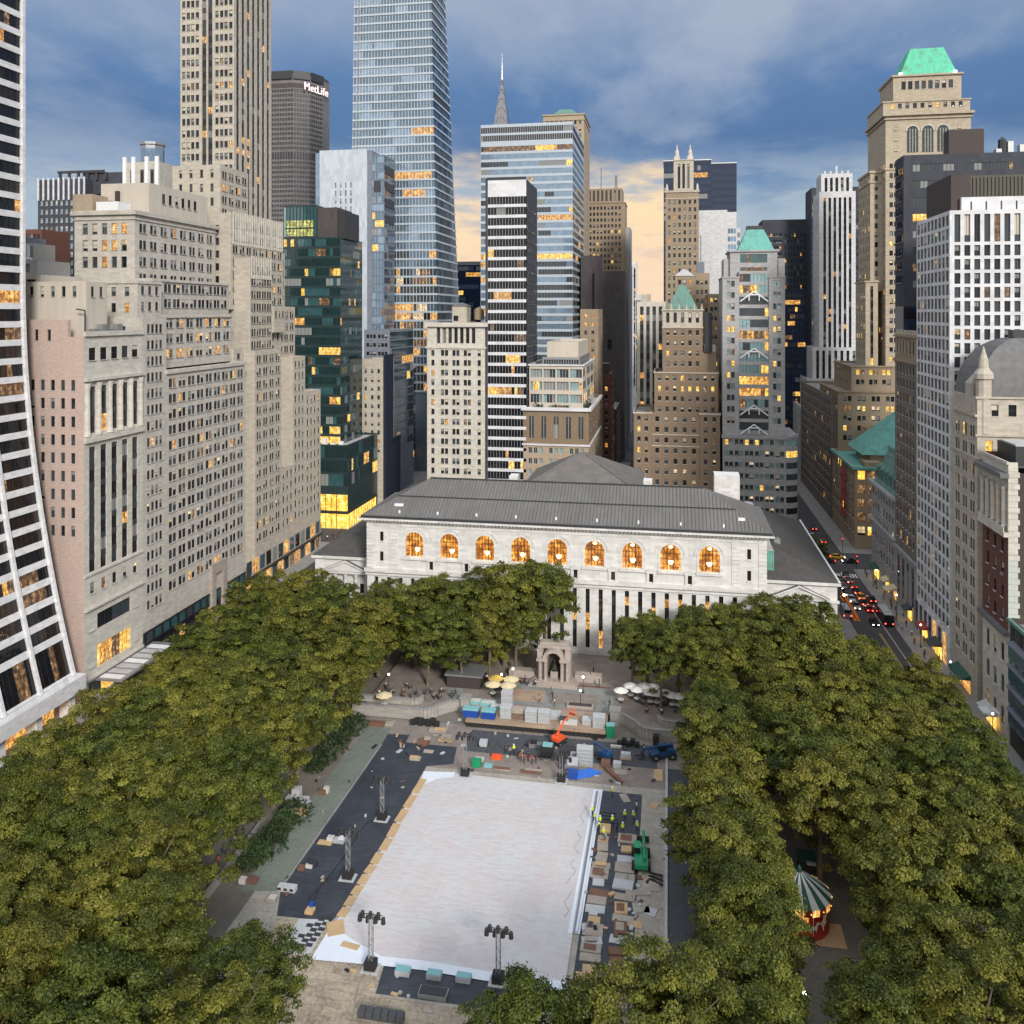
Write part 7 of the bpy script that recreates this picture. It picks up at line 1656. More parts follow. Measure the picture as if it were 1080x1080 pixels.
# machines
def wheels(t, pts, r, w):
    for (x, y) in pts:
        m = MB(); m.tube((x - w / 2, y, r), (x + w / 2, y, r), r, 'rubber', 14); wl = m.build('wheel', t)
        h = MB(); h.tube((x - w / 2 - .02, y, r), (x + w / 2 + .02, y, r), r * .45, 'metal_grey', 10); h.build('hub', wl)
def telehandler(px, py, rz, mat, label, group=None, arm=(4.6, 1.5), k=1.0):
    x, y = gp(px, py); t = thing('telehandler', label, 'loader', (x, y, Z0), rz)
    m = MB(); m.loft([[(-.95, yy, .6), (-.95, yy, zt), (.95, yy, zt), (.95, yy, .6)] for yy, zt in ((-2.5, 1.2), (-2.3, 1.55), (-.6, 1.7), (1.2, 1.3), (2.2, 1.05))], mat); m.build('chassis', t)
    m = MB(); m.box(-.95, -.1, -.7, .8, 1.72, 2.55, 'glass_dark', mat); c = m.build('cab', t)
    m = MB(); m.box(-1.0, -.05, -.75, .85, 2.56, 2.66, mat); m.build('roof', c)
    m = MB(); m.tube((.45, -2.2, 1.95), (.45, arm[0], arm[1] + .4), .26, mat, 6, .2); m.tube((.45, arm[0] - .3, arm[1] + .5), (.45, arm[0] + .1, .5), .14, mat, 6); m.build('boom', t)
    m = MB(); m.box(-.5, 1.3, arm[0] - .05, arm[0] + .12, .2, 1.1, 'metal_dark'); m.box(-.2, 0, arm[0] + .1, arm[0] + 1.3, .2, .3, 'metal_dark'); m.box(.9, 1.1, arm[0] + .1, arm[0] + 1.3, .2, .3, 'metal_dark'); m.build('fork', t)
    wheels(t, [(-1.1, 1.5), (1.1, 1.5), (-1.1, -1.6), (1.1, -1.6)], .62, .5); return t
telehandler(676, 910, .05, 'paint_green', 'bright green telescopic loader parked on the slabs beside the kerb')
def lift(px, py, z, rz, mat, label, reach):
    x, y, _ = GP(px, py, z); t = thing('boom_lift', label, 'lift', (x, y, z), rz)
    m = MB(); m.box(-1.0, 1.0, -1.6, 1.6, .45, 1.0, 'metal_dark'); m.build('chassis', t)
    m = MB(); m.loft([[(-.9, yy, 1.02), (-.9, yy, zt), (.9, yy, zt), (.9, yy, 1.02)] for yy, zt in ((-1.7, 1.7), (-1.4, 2.1), (.6, 1.9), (1.2, 1.4))], mat); m.build('turret', t)
    m = MB(); a = (0, -1.0, 2.2); e1, e2 = reach; m.tube(a, e1, .22, mat, 6); m.tube(e1, e2, .17, mat, 6); m.build('boom', t)
    m = MB(); ex, ey, ez = e2
    for zz in (0, .55, 1.05):
        for (p, q) in (((-.8, -.4), (.8, -.4)), ((.8, -.4), (.8, .4)), ((.8, .4), (-.8, .4)), ((-.8, .4), (-.8, -.4))): m.tube((ex + p[0], ey + p[1], ez + zz), (ex + q[0], ey + q[1], ez + zz), .05, mat, 4)
    m.box(ex - .8, ex + .8, ey - .4, ey + .4, ez - .08, ez - .01, 'metal_dark'); m.build('basket', t)
    wheels(t, [(-.95, 1.2), (.95, 1.2), (-.95, -1.2), (.95, -1.2)], .45, .38); t.scale = (.85, .85, .85); return t
lift(590, 784, Z0, -.5, 'paint_orange', 'bright orange boom lift with its arm raised in front of the stage', ((0, 1.6, 4.2), (1.2, 3.2, 5.6)))
lift(637, 801, Z0, .9, 'paint_blue', 'blue boom lift folded low between grey panels and parapet', ((0, 2.2, 2.6), (0, 3.4, 1.2)))
telehandler(698, 799, 1.9, 'paint_blue', 'blue telescopic loader half under the trees by the parapet', arm=(3.4, 1.2))

# carousel
def carousel():
    z = Z0; x, y, _ = GP(843, 972, z); x, y = x, y
    t = thing('carousel', 'round carousel with a green and white striped tent roof and red lit rim', 'carousel', (x, y, z)); r = 3.7
    m = MB(); m.lathe(0, 0, [(r, 0.02), (r, .35), (0, .36)], 24, 'carousel_red'); m.build('platform', t)
    m = MB(); m.lathe(0, 0, [(r + .3, 4.1), (r * .62, 5.35), (.35, 6.6)], 24, ['canvas_green', 'canvas_white']); m.lathe(0, 0, [(.35, 6.6), (.25, 7.2), (0, 7.5)], 10, 'canvas_green'); m.build('tent_roof', t)
    m = MB(); m.lathe(0, 0, [(r + .32, 4.15), (r + .32, 3.3), (r + .2, 3.3)], 24, ['carousel_red', 'lit_warm']); m.build('rim', t)
    for i in range(14):
        a = 2 * pi * i / 14; m = MB(); m.lathe((r + .36) * cos(a), (r + .36) * sin(a), [(0, 3.6), (.11, 3.72), (0, 3.86)], 6, 'lit_shop'); m.build('bulb', t)
    m = MB(); m.lathe(0, 0, [(1.2, .36), (1.2, 4.0)], 14, 'lit_warm'); m.build('drum', t)
    for i in range(10):
        a = 2 * pi * i / 10 + .1; px_, py_ = 3.2 * cos(a), 3.2 * sin(a); m = MB(); m.tube((px_, py_, .36), (px_, py_, 4.1), .04, 'metal_white', 5)
        d = np.array((-sin(a), cos(a), 0)); c = np.array((px_, py_, 1.3))
        m.tube(c - d * .5, c + d * .45, .22, 'canvas_white', 7, .24); m.tube(c + d * .4 + (0, 0, .1), c + d * .75 + (0, 0, .65), .15, 'canvas_white', 6, .1); m.tube(c + d * .72 + (0, 0, .62), c + d * 1.05 + (0, 0, .45), .1, 'canvas_white', 6, .07)
        for f in (-.4, .35): m.tube(c + d * f, c + d * (f + .15) + (0, 0, -.6), .07, 'canvas_white', 5, .05)
        m.build('horse', t)
carousel()
x, y, _ = GP(866, 985, Z0); m = MB((x, y, Z0)); m.box(x - 2.6, x + 2.8, y - 2.2, y + 2.2, Z0 + .01, Z0 + .04, 'plywood'); tag(m.build('floor_mat', loc=(x, y, Z0)), 'amber mat on the ground beside the carousel', 'mat')
x, y, _ = GP(855, 925, Z0); crates(850, 922, Z0, [(0, 0, .01, 2.2, 2.0, 2.6, 'rubber', 'cabin'), (0, 0, 2.63, 2.7, 2.5, .12, 'canvas_green', 'awning'), (.5, -1.35, 2.4, 1.2, .9, .06, 'canvas_white', 'flap')], 'ticket_kiosk', 'dark green ticket kiosk behind the carousel', 'kiosk')

# cables, scraps and more site clutter
def cable(pts, r, mat, label, cat='cable'):
    P = [np.array((*gp(*p), Z0 + .05)) for p in pts]; m = MB(); Q = []
    for i in range(len(P) - 1):
        a, b_, c_, d_ = P[max(0, i - 1)], P[i], P[i + 1], P[min(len(P) - 1, i + 2)]
        for k in range(8):
            t = k / 8; Q.append(.5 * ((2 * b_) + (c_ - a) * t + (2 * a - 5 * b_ + 4 * c_ - d_) * t * t + (3 * b_ - a - 3 * c_ + d_) * t ** 3))
    Q.append(P[-1])
    for a, b_ in zip(Q, Q[1:]): m.tube(a, b_, r, mat, 5)
    tag(m.build('power_cable'), label, cat)
cable([(403, 863), (388, 868), (378, 880), (362, 905), (340, 933), (326, 948)], .07, 'rubber', 'long black cable looping across the black sheet from the farther mast')
cable([(366, 925), (352, 927), (340, 932), (331, 950)], .07, 'rubber', 'short black cable on the black sheet at the nearer mast')
cable([(392, 1022), (383, 1030), (376, 1048), (372, 1078)], .06, 'metal_grey', 'grey cable running over the wood floor from the corner mast')
cable([(660, 888), (664, 905), (662, 930), (668, 950)], .06, 'rubber', 'black cable winding beside the green loader')
g = random.Random(31); m = MB()
def scatter(n, px0, px1, py0, py1, mats, smin=.1, smax=.45):
    for _ in range(n):
        px, py = g.uniform(px0, px1), g.uniform(py0, py1); x, y = gp(px, py); a = g.uniform(0, pi); s1, s2 = g.uniform(smin, smax), g.uniform(smin, smax) * .6
        if not(-12.2 < x < -1 or x > -12.2 or y > 144 or x < -43.6 or y < 99): continue
        m.prism([(x + s1 * cos(a) * i - s2 * sin(a) * j, y + s1 * sin(a) * i + s2 * cos(a) * j) for i, j in ((-1, -1), (1, -1), (1, 1), (-1, 1))], Z0 + .02, Z0 + g.uniform(.06, .3), g.choice(mats))
MT = ('crate_grey', 'plywood_grey', 'plywood', 'plywood_grey', 'plywood_red', 'mat_dark', 'rubber', 'crate_grey')
scatter(35, 300, 430, 790, 960, MT); scatter(60, 490, 690, 772, 828, MT, .15, .6); scatter(55, 610, 695, 880, 1000, MT, .12, .6); scatter(20, 300, 470, 1000, 1070, MT); scatter(25, 392, 490, 758, 800, MT, .15, .7)
tag(m.build('litter'), 'scraps and offcuts scattered over the work site around the rink', 'litter', kind='stuff')
for i in range(9):
    a, c_ = gp(684 + i % 3 * 2, 921 + i * 1.1), gp(699, 924 + i * 1.6); m = MB(); m.tube((*a, Z0 + .12 + .12 * (i % 3)), (*c_, Z0 + .12 + .12 * (i % 3)), .1, 'rubber', 6); tag(m.build('pipe'), 'black pipe in the loose bundle lying by the kerb below the green loader', 'pipe', 'black pipes by the kerb')
for i, (px, py, w_, d_, mt, lab) in enumerate(((672, 942, 3.2, 1.1, 'plywood_grey', 'grey plank panel on the slabs just below the pipe bundle'), (676, 958, 2.2, 1.9, 'lawn_slabs', 'beige panel lying askew on the slabs beyond the treetops'), (686, 962, 1.6, 1.5, 'crate_grey', 'pale square panel by the kerb beyond the treetops'), (668, 975, 2.5, 1.2, 'plywood', 'yellow panel on the slabs touching the treetops'), (690, 935, 1.5, 2.2, 'plywood_grey', 'upright lying grey panel against the kerb'), (668, 915, .9, 3.0, 'plywood_red', 'dark red plank beside the loader wheels'), (659, 842, 1.2, 2.4, 'plywood_grey', 'grey panel on the black mat near the blue bin'), (690, 850, 1.2, 1.6, 'plywood', 'small yellow panel by the kerb above the loader'))):
    x, y = gp(px, py); m = MB(); m.box(-w_ / 2, w_ / 2, -d_ / 2, d_ / 2, .02, .11, mt); tag(m.build('floor_panel', loc=(x, y, Z0), rz=g.gauss(0, .25)), lab, 'floor panel')
for i, (px, py, spec, nm, lab, cat) in enumerate((
    (470, 781, [(0, 0, .02, 2.6, 1.4, .3, 'plywood'), (.2, .1, .34, 2.0, 1.2, .5, 'plywood_grey')], 'pallet', 'loaded pallet on the paving past the black sheet end', 'pallet'),
    (462, 772, [(0, 0, .02, 3.4, .9, .5, 'plywood_grey'), (.4, 0, .53, 2.2, .7, .2, 'plywood')], 'board_stack', 'stack of pale boards below the curved parapet', 'boards'),
    (510, 786, [(0, 0, .02, 1.4, 1.2, .9, 'crate_grey'), (1.7, .1, .02, 1.2, 1.0, .6, 'mat_dark')], 'crate', 'grey and dark crates between stage and orange tool box', 'crate'),
    (565, 788, [(0, 0, .02, 2.4, 1.1, .7, 'metal_grey'), (-.4, 0, .73, 1.2, .9, .5, 'rubber')], 'generator', 'low grey compressor beside the orange lift', 'compressor'),
    (560, 815, [(0, 0, .02, 3.6, .8, .25, 'plywood_red'), (.3, .4, .28, 3.0, .4, .12, 'plywood_grey')], 'board_stack', 'stack of long brown boards along the far rink edge', 'boards'),
    (530, 812, [(0, 0, .02, 3.0, .7, .2, 'plywood_grey'), (0, 0, .23, 2.7, .5, .2, 'plywood_red')], 'board_stack', 'second stack of boards along the far rink edge toward the far mast', 'boards'),
    (660, 800, [(0, 0, .02, 2.0, 1.2, .2, 'plywood'), (0, 0, .23, 1.7, 1.0, .8, 'crate_grey')], 'pallet', 'wrapped pallet between the two blue machines', 'pallet'),
    (655, 815, [(0, 0, .02, 2.2, 1.6, .12, 'plywood_grey')], 'floor_panel', 'single grey panel past the slanting gangplank', 'floor panel'),
    (598, 800, [(0, 0, .02, .8, .8, 1.5, 'metal_dark'), (1.1, .2, .02, .9, .7, 1.1, 'crate_grey')], 'equipment_cabinet', 'pair of upright cabinets left of the tall panel stack'.replace('left of', 'beside'), 'cabinet'))): litter(px, py, spec, nm, lab, cat)
# ================================================================== trees
def leafmat(name, dark, mid, light):
    m, nt, b = newmat(name); nt.nodes.remove(b); out = nt.nodes['Material Output']
    at = N(nt, 'ShaderNodeAttribute'); at.attribute_name = 'tint'
    oi = N(nt, 'ShaderNodeObjectInfo')
    c = ramp(nt, at.outputs['Fac'], [(.0, dark), (.5, mid), (1.0, light)])
    hs = N(nt, 'ShaderNodeHueSaturation'); L(nt, c, hs.inputs['Color'])
    mr = N(nt, 'ShaderNodeMapRange'); L(nt, oi.outputs['Random'], mr.inputs[0]); mr.inputs[3].default_value = .468; mr.inputs[4].default_value = .52; L(nt, mr.outputs[0], hs.inputs['Hue'])
    mv = N(nt, 'ShaderNodeMapRange'); L(nt, oi.outputs['Random'], mv.inputs[0]); mv.inputs[3].default_value = 1.25; mv.inputs[4].default_value = .76; L(nt, mv.outputs[0], hs.inputs['Value'])
    d = N(nt, 'ShaderNodeBsdfPrincipled'); hs.inputs['Saturation'].default_value = 1.0; d.inputs['Roughness'].default_value = .5; d.inputs['Specular IOR Level'].default_value = .28; L(nt, hs.outputs[0], d.inputs['Base Color'])
    tr = N(nt, 'ShaderNodeBsdfTranslucent'); L(nt, hs.outputs[0], tr.inputs['Color'])
    mx = N(nt, 'ShaderNodeMixShader'); mx.inputs[0].default_value = .22; L(nt, d.outputs[0], mx.inputs[1]); L(nt, tr.outputs[0], mx.inputs[2]); L(nt, mx.outputs[0], out.inputs['Surface'])
leafmat('leaves', (.034, .050, .0085), (.100, .118, .017), (.205, .215, .034))
def crown_mesh(seed, h, r, nclump, nleaf, size):
    g = np.random.default_rng(seed); cz, rz = h * .60, h * .40
    # lobes make the outline uneven
    lob = g.normal(size=(7, 3)); lob /= np.linalg.norm(lob, axis=1)[:, None]; lw = g.uniform(.08, .30, 7)
    C = []; tries = 0
    while len(C) < nclump:
        d = g.normal(size=3); d /= np.linalg.norm(d)
        if d[2] < -.35 and g.random() < .8: continue
        k = 1 + sum(w * max(0, np.dot(d, l)) ** 3 for w, l in zip(lw, lob)) - .12
        s = g.uniform(.62, 1.0) if g.random() < .85 else g.uniform(.25, .6)
        C.append(np.array((d[0] * r * k * s, d[1] * r * k * s, cz + d[2] * rz * k * s)))
    C = np.array(C); cr = g.uniform(.5, 1.3, nclump); ct = np.clip(g.normal(.46, .24, nclump), 0, 1)
    per = (nleaf * cr ** 2 / np.sum(cr ** 2)).astype(int) + 20
    idx = np.repeat(np.arange(nclump), per); n = len(idx)
    d = g.normal(size=(n, 3)); d /= np.linalg.norm(d, axis=1)[:, None]; d[:, 2] = np.where(d[:, 2] < -.2, -d[:, 2] * .6, d[:, 2])
    rad = cr[idx] * g.uniform(.4, 1.08, n) ** .7 * np.where(g.random(n) < .2, g.uniform(1.0, 1.5, n), 1.0)
    P = C[idx] + d * rad[:, None] * np.array((1.15, 1.15, .82))
    out = P - np.array((0, 0, cz)); out /= np.linalg.norm(out, axis=1)[:, None] + 1e-6
    nr = d * .7 + out * .4 + np.array((0, 0, .45)) + g.normal(scale=.55, size=(n, 3)); nr /= np.linalg.norm(nr, axis=1)[:, None]
    a = np.cross(nr, g.normal(size=(n, 3))); a /= np.linalg.norm(a, axis=1)[:, None]; b = np.cross(nr, a)
    s = size * g.uniform(.65, 1.35, n)[:, None]
    V = np.stack([P - a * s * .5, P - b * s * .34 + nr * s * .06, P + a * s * .55, P + b * s * .34 + nr * s * .06], 1).reshape(-1, 3)
    me = bpy.data.meshes.new('crown'); me.vertices.add(4 * n); me.vertices.foreach_set('co', V.astype('f').ravel())
    me.loops.add(4 * n); me.loops.foreach_set('vertex_index', np.arange(4 * n, dtype='i')); me.polygons.add(n)
    me.polygons.foreach_set('loop_start', np.arange(0, 4 * n, 4, dtype='i')); me.polygons.foreach_set('loop_total', np.full(n, 4, 'i'))
    t = me.attributes.new('tint', 'FLOAT', 'FACE'); t.data.foreach_set('value', np.clip(ct[idx] + g.normal(scale=.16, size=n), 0, 1).astype('f'))
    me.materials.append(MAT['leaves']); me.update(); return me, C
def trunk_mesh(seed, h, C):
    g = random.Random(seed); m = MB(); p = np.array((0, 0, 0.)); z = h * .34; q = np.array((g.uniform(-.3, .3), g.uniform(-.3, .3), z))
    m.lathe(0, 0, [(.62, 0), (.45, .5)], 8, 'bark'); m.tube((0, 0, .4), q, .44, 'bark', 8, .32)
    for k in range(7):
        c = C[g.randrange(len(C))]; mid = q + (c - q) * .5 + np.array((g.uniform(-.6, .6), g.uniform(-.6, .6), .6)); m.tube(q, mid, .22, 'bark', 6, .13); m.tube(mid, c, .13, 'bark', 5, .04)
        for j in range(2):
            c2 = C[g.randrange(len(C))]
            if np.linalg.norm(c2 - mid) < 5: m.tube(mid, c2, .1, 'bark', 5, .03)
    return m.mesh('trunk')
KINDS = []
for s, (h, r, nc, nl, sz) in enumerate(((17.5, 7.0, 165, 24000, .36), (18.5, 6.6, 155, 24000, .35), (16.8, 7.4, 175, 26000, .36), (18.0, 6.2, 140, 21000, .35), (19.0, 7.2, 180, 26000, .36), (17.0, 6.7, 150, 23000, .35))):
    cm, C = crown_mesh(20 + s, h, r, nc, nl, sz); KINDS.append((h, cm, trunk_mesh(s, h, C)))
NEARK = []
for s, (h, r, nc, nl, sz) in enumerate(((17.5, 7.2, 190, 44000, .28), (18.5, 6.8, 180, 42000, .27), (17.0, 7.4, 200, 45000, .28))):
    cm, C = crown_mesh(60 + s, h, r, nc, nl, sz); NEARK.append((h, cm, trunk_mesh(40 + s, h, C)))
TR = random.Random(99); ntree = 0
def tree(x, y, label, group, height=None, spread=1.0, z=Z0):
    global ntree
    near = y < 100
    h, cm, tm = TR.choice(NEARK if near else KINDS); H_ = height or TR.uniform(16.2, 19.0); k = H_ / h
    t = thing('plane_tree', label, 'tree', (x, y, z), TR.uniform(0, 2 * pi), group); t.scale = (k * spread, k * spread, k)
    for nm, me in (('crown', cm), ('trunk', tm)):
        o = bpy.data.objects.new(nm, me); COL.objects.link(o); link_child(o, t)
    ntree += 1; return t
def inview(x, y, r=8, h=19):
    for dz in (0, h):
        p = proj(x, y, dz)
        if p is None: continue
        m = r * F / p[2]
        if -m < p[0] < 1080 + m and p[1] - m < 1090: return True
    return False
def row(x, y0, y1, step, desc, jit=1.0, skip=lambda x, y: False, hgt=None, spread=1.0):
    y = y1; k = 0
    while y >= y0:
        xx, yy = x + TR.uniform(-jit, jit), y + TR.uniform(-jit, jit)
        if inview(xx, yy) and not skip(xx, yy):
            tree(xx, yy, f'plane tree, {ORD[k]} from the library in the {desc}', f'plane trees in the {desc}', hgt(xx, yy) if hgt else None, spread); k += 1
        y -= step
lib = lambda x, y: TR.uniform(16.0, 18.5) if y < 165 else TR.uniform(17.5, 19.5)
row(-62.8, 64, 180, 10.4, 'row beside the green walk', hgt=lib)
row(-75.5, 66, 188, 10.2, 'second row out from the green walk', hgt=lib)
row(-85, 90, 190, 10.5, 'third row out from the green walk', hgt=lib)
row(-94.5, 98, 192, 10.8, 'outermost row along the limestone block street', hgt=lambda x, y: TR.uniform(14.5, 16.5) if y < 165 else TR.uniform(16, 18))
row(-56, 60, 84, 10, 'near row bounding the wood floor', hgt=lambda x, y: TR.uniform(16, 18))
row(-43, 62, 81, 9.5, 'short near row below the wood floor', hgt=lambda x, y: TR.uniform(16, 17.5), jit=.5)
clear = lambda x, y: 13 < x < 25 and 86 < y < 124
row(8.0, 72, 158, 9.8, 'row overhanging the lawn kerb past the loader', hgt=lambda x, y: TR.uniform(15.5, 17.5))
row(20, 66, 188, 10.4, 'row of the striped carousel', skip=clear, hgt=lib)
row(28.6, 76, 190, 10.4, 'row behind the striped carousel', skip=clear, hgt=lib)
row(38.5, 92, 178, 10.2, 'row next to the street kerb', hgt=lambda x, y: TR.uniform(14, 16.5) if y > 150 else TR.uniform(15.5, 17.5))
row(48, 100, 172, 10.5, 'outermost row over the bus street', hgt=lambda x, y: TR.uniform(12.6, 14.2), spread=1.1)
row(-2, 62, 82, 9.5, 'front row at the foot of the rink', hgt=lambda x, y: TR.uniform(17, 18.5))
row(-12.5, 60, 80, 9.5, 'front row below the rink corner', hgt=lambda x, y: TR.uniform(16, 17))
row(8, 58, 68, 9.5, 'low row below the lawn kerb', hgt=lambda x, y: TR.uniform(15.5, 17))
tree(21.5, 93, 'plane tree in front of the striped carousel, its crown below the red platform', 'plane trees in front of the carousel', 13.6, 1.05)
for x, y, h, s, lab in ((-27.5, 190, 24.5, .86, 'tall plane tree behind the arched memorial, crown reaching the arched windows'), (-36, 187, 23.5, .9, 'tall plane tree before the third arched library window'), (-45, 184, 19.5, 1.0, 'plane tree over the terrace before the second arched window'), (-55, 182, 19.0, 1.0, 'plane tree over the café crowd before the first arched window'), (-50, 174, 16.5, .9, 'plane tree shading the café crowd by the curved parapet'), (-38, 180, 17.0, .85, 'plane tree beside the gold café parasols'),
        (-4.5, 184, 15.5, .8, 'plane tree on the terrace beside the unobscured slit windows'), (2, 177, 17.0, .9, 'plane tree rising between the white café parasols'), (9, 183, 16.8, 1.0, 'plane tree just behind the white café parasols'), (8, 170, 17.0, .95, 'plane tree at the terrace edge by the blue loader')):
    tree(x, y, lab, 'plane trees on the terrace', h, s, 1.3)
for i, (x, y, h) in enumerate(((-62, 177, 17), (-63, 187, 18.5), (-54, 191, 18), (-44, 192, 17.5), (-43, 175.5, 15.5), (-33, 184, 17))): tree(x, y, f'plane tree in the grove between café crowd and library, {ORD[i]} from the green walk', 'plane trees of the café grove', h, .95, 1.3)
for i, (x, y, h) in enumerate(((-7.5, 179, 16), (-1.5, 171.5, 15.5), (5, 190, 15.5), (12, 191, 16))): tree(x, y, f'plane tree in the grove over the white parasols, {ORD[i]} of four from the terrace steps', 'plane trees over the white parasols', h, .85, 1.3)
for i, (x, y, h) in enumerate(((38.5, 248, 14), (41, 258, 15), (39.5, 268, 15), (36.5, 277, 13.5))): tree(x, y, f'street tree by the library corner crossing, {ORD[i]} along the kerb from the wing', 'street trees at the library corner', h, .72, .13)
for i, (x, y) in enumerate(((-92, 214), (-92, 226))): tree(x, y, f'street tree beside the library wing facing the limestone block, {"first" if i == 0 else "second"} of two', 'street trees at the library wing', 10, .6, .13)
# ================================================================== street furniture, vehicles, people
def lamp(x, y, z, h, label, group, r=.22):
    t = thing('street_lamp', label, 'street lamp', (x, y, z), group=group)
    m = MB(); m.lathe(0, 0, [(.22, 0), (.18, .5), (.08, .7), (.06, h - .2), (.12, h)], 8, 'metal_dark'); m.build('post', t)
    m = MB(); m.lathe(0, 0, [(0, h), (r * .8, h + r * .4), (r, h + r), (r * .7, h + r * 1.7), (0, h + r * 2)], 10, 'lamp_globe'); m.build('globe', t)
    return t
for i, (px, py, lab) in enumerate(((410, 728, 'lit globe lamp above the café crowd by the curved parapet'), (541, 722, 'lit globe lamp among the gold café parasols'), (529, 728, 'lit globe lamp just before the gold café parasols'), (612, 746, 'lit globe lamp on the terrace behind the crate stacks'), (677, 722, 'lit globe lamp behind the white café parasols'), (615, 731, 'lit globe lamp beside the arched memorial steps'))):
    x, y, _ = GP(px, py, 1.3); lamp(x, y, 1.3, 3.1, lab, 'globe lamps on the terrace')
# lamps under the trees show as points of light between the leaves
LP = [(-70.5, 100), (-70.5, 128), (-70.3, 150), (-80, 118), (-80, 142), (-61, 92), (14.5, 118), (25, 106), (25, 148), (34.5, 120), (34.5, 160), (15, 100), (43, 128), (25, 166)]
for i, (x, y) in enumerate(LP):
    lamp(x, y, Z0, 3.4, f'lit globe lamp under the trees {"beside the green walk side" if x < 0 else "on the carousel side"}, {ORD[i if i < 6 else i - 6]} counted outward', 'globe lamps under the trees')
for i, y in enumerate((150, 172, 196, 218, 240, 262)):
    t = lamp(59.2, y, .13, 5.2, f'dark street lamp on the pavement before the white gridded tower row, {ORD[i]} from the camera', 'street lamps along the side street', .2)
for i, y in enumerate((236, 252, 266, 279)): lamp(45.3, y, .13, 5.5, f'street lamp on the library side kerb of the car street, {ORD[i]} from the bus', 'street lamps on the library kerb', .34)
# ---- cars
plain('paint_black', (.015, .015, .018), .25, obj=True); plain('paint_white', (.6, .6, .6), .3, obj=True); plain('paint_silver', (.28, .29, .30), .3, .5, obj=True); plain('paint_yellow', (.72, .38, .02), .35, obj=True); plain('paint_red', (.32, .02, .018), .3, obj=True); plain('paint_navy', (.02, .03, .07), .3, obj=True)
def car_proto():
    t = empty('parked_car'); m = MB()
    def sec(y, w, zb, zt): return [(-w, y, zb), (-w, y, zt - .16), (-w + .14, y, zt), (w - .14, y, zt), (w, y, zt - .16), (w, y, zb)]
    m.loft([sec(-2.3, .74, .42, .68), sec(-2.2, .86, .28, .92), sec(-1.2, .9, .24, .98), (sec(.9, .9, .24, .95)), sec(2.0, .86, .26, .82), sec(2.3, .72, .36, .62)], 'paint_black', True); m.build('body', t)
    m = MB(); b0 = [(-.8, -1.75, .96), (.8, -1.75, .96), (.8, 1.05, .94), (-.8, 1.05, .94)]; t0 = [(-.62, -1.05, 1.45), (.62, -1.05, 1.45), (.62, .25, 1.45), (-.62, .25, 1.45)]
    for i in range(4): m.poly([b0[i], b0[(i + 1) % 4], t0[(i + 1) % 4], t0[i]], 'glass_dark')
    m.build('windows', t)
    m = MB(); m.prism([(-.64, -1.08), (.64, -1.08), (.64, .28), (-.64, .28)], 1.451, 1.5, 'paint_black'); m.build('roof', t)
    for sx in (-.82, .82):
        for y in (-1.4, 1.42): m = MB(); m.tube((sx - .11, y, .33), (sx + .11, y, .33), .33, 'rubber', 12); m.tube((sx - .12, y, .33), (sx + .12, y, .33), .18, 'metal_grey', 8); m.build('wheel', t)
    for sx in (-.6, .6):
        m = MB(); m.box(sx - .17, sx + .17, -2.34, -2.2, .62, .82, 'tail_red'); m.build('tail_light', t)
        m = MB(); m.box(sx - .17, sx + .17, 2.16, 2.34, .5, .68, 'head_white'); m.build('headlight', t)
    return t
car0 = car_proto(); used = [False]
def car(x, y, rz, paint, label, group, cat='car'):
    t = car0 if not used[0] else dup(car0); used[0] = True
    t.location = (x, y, .0); t.rotation_euler = (0, 0, rz); tag(t, label, cat, group)
    for k in KIDS[t.name if t.name in KIDS else car0.name]:
        if k.name.split('.')[0] in ('body', 'roof'): k.material_slots[0].link = 'OBJECT'; k.material_slots[0].material = MAT[paint]
    return t
CN = {'paint_black': 'black', 'paint_white': 'white', 'paint_silver': 'silver', 'paint_yellow': 'yellow', 'paint_red': 'dark red', 'paint_navy': 'navy'}
q = ['paint_red', 'paint_black', 'paint_yellow', 'paint_black', 'paint_red', 'paint_silver', 'paint_black', 'paint_white']
for i, p in enumerate(q): car(52.6 + (.0 if i % 2 else .25), 243 + i * 4.9 if i < 7 else 268, pi * 0, p, f'{CN[p]} car with red tail lights, {ORD[i]} from the bus in the waiting queue' if p != 'paint_yellow' else f'yellow taxi with red tail lights in the waiting queue', 'cars waiting at the crossing')
for i, p in enumerate(('paint_silver', 'paint_white', 'paint_black', 'paint_silver', 'paint_black')): car(49.9, 244.5 + i * 5.6, pi, p, f'{CN[p]} car with lit headlights facing the camera beside the orange barrier, {ORD[i]} from the trees', 'cars facing the camera by the barrier')
car(51.9, 232.5, pi, 'paint_black', 'black car with lit headlights just emerging from the treetops', 'cars facing the camera')
for x, y, rz, p, l in ((50, 287, pi / 2, 'paint_black', 'black car crossing the avenue before the corner shop, first in line'), (57, 288, pi / 2, 'paint_black', 'black car crossing the avenue close to the banner building'), (44, 291, pi / 2, 'paint_white', 'white car crossing the avenue beside the library corner trees'), (54, 292.5, -pi / 2, 'paint_yellow', 'yellow taxi on the avenue in front of the banner building'), (52.8, 312, 0, 'paint_red', 'red car beyond the avenue between the truss tower and banners'), (50.2, 318, pi, 'paint_white', 'white car beyond the avenue heading toward the camera'), (52.6, 330, 0, 'paint_black', 'dark car with red lights far up the street past the banners')): car(x, y, rz, p, l, 'cars on the avenue')
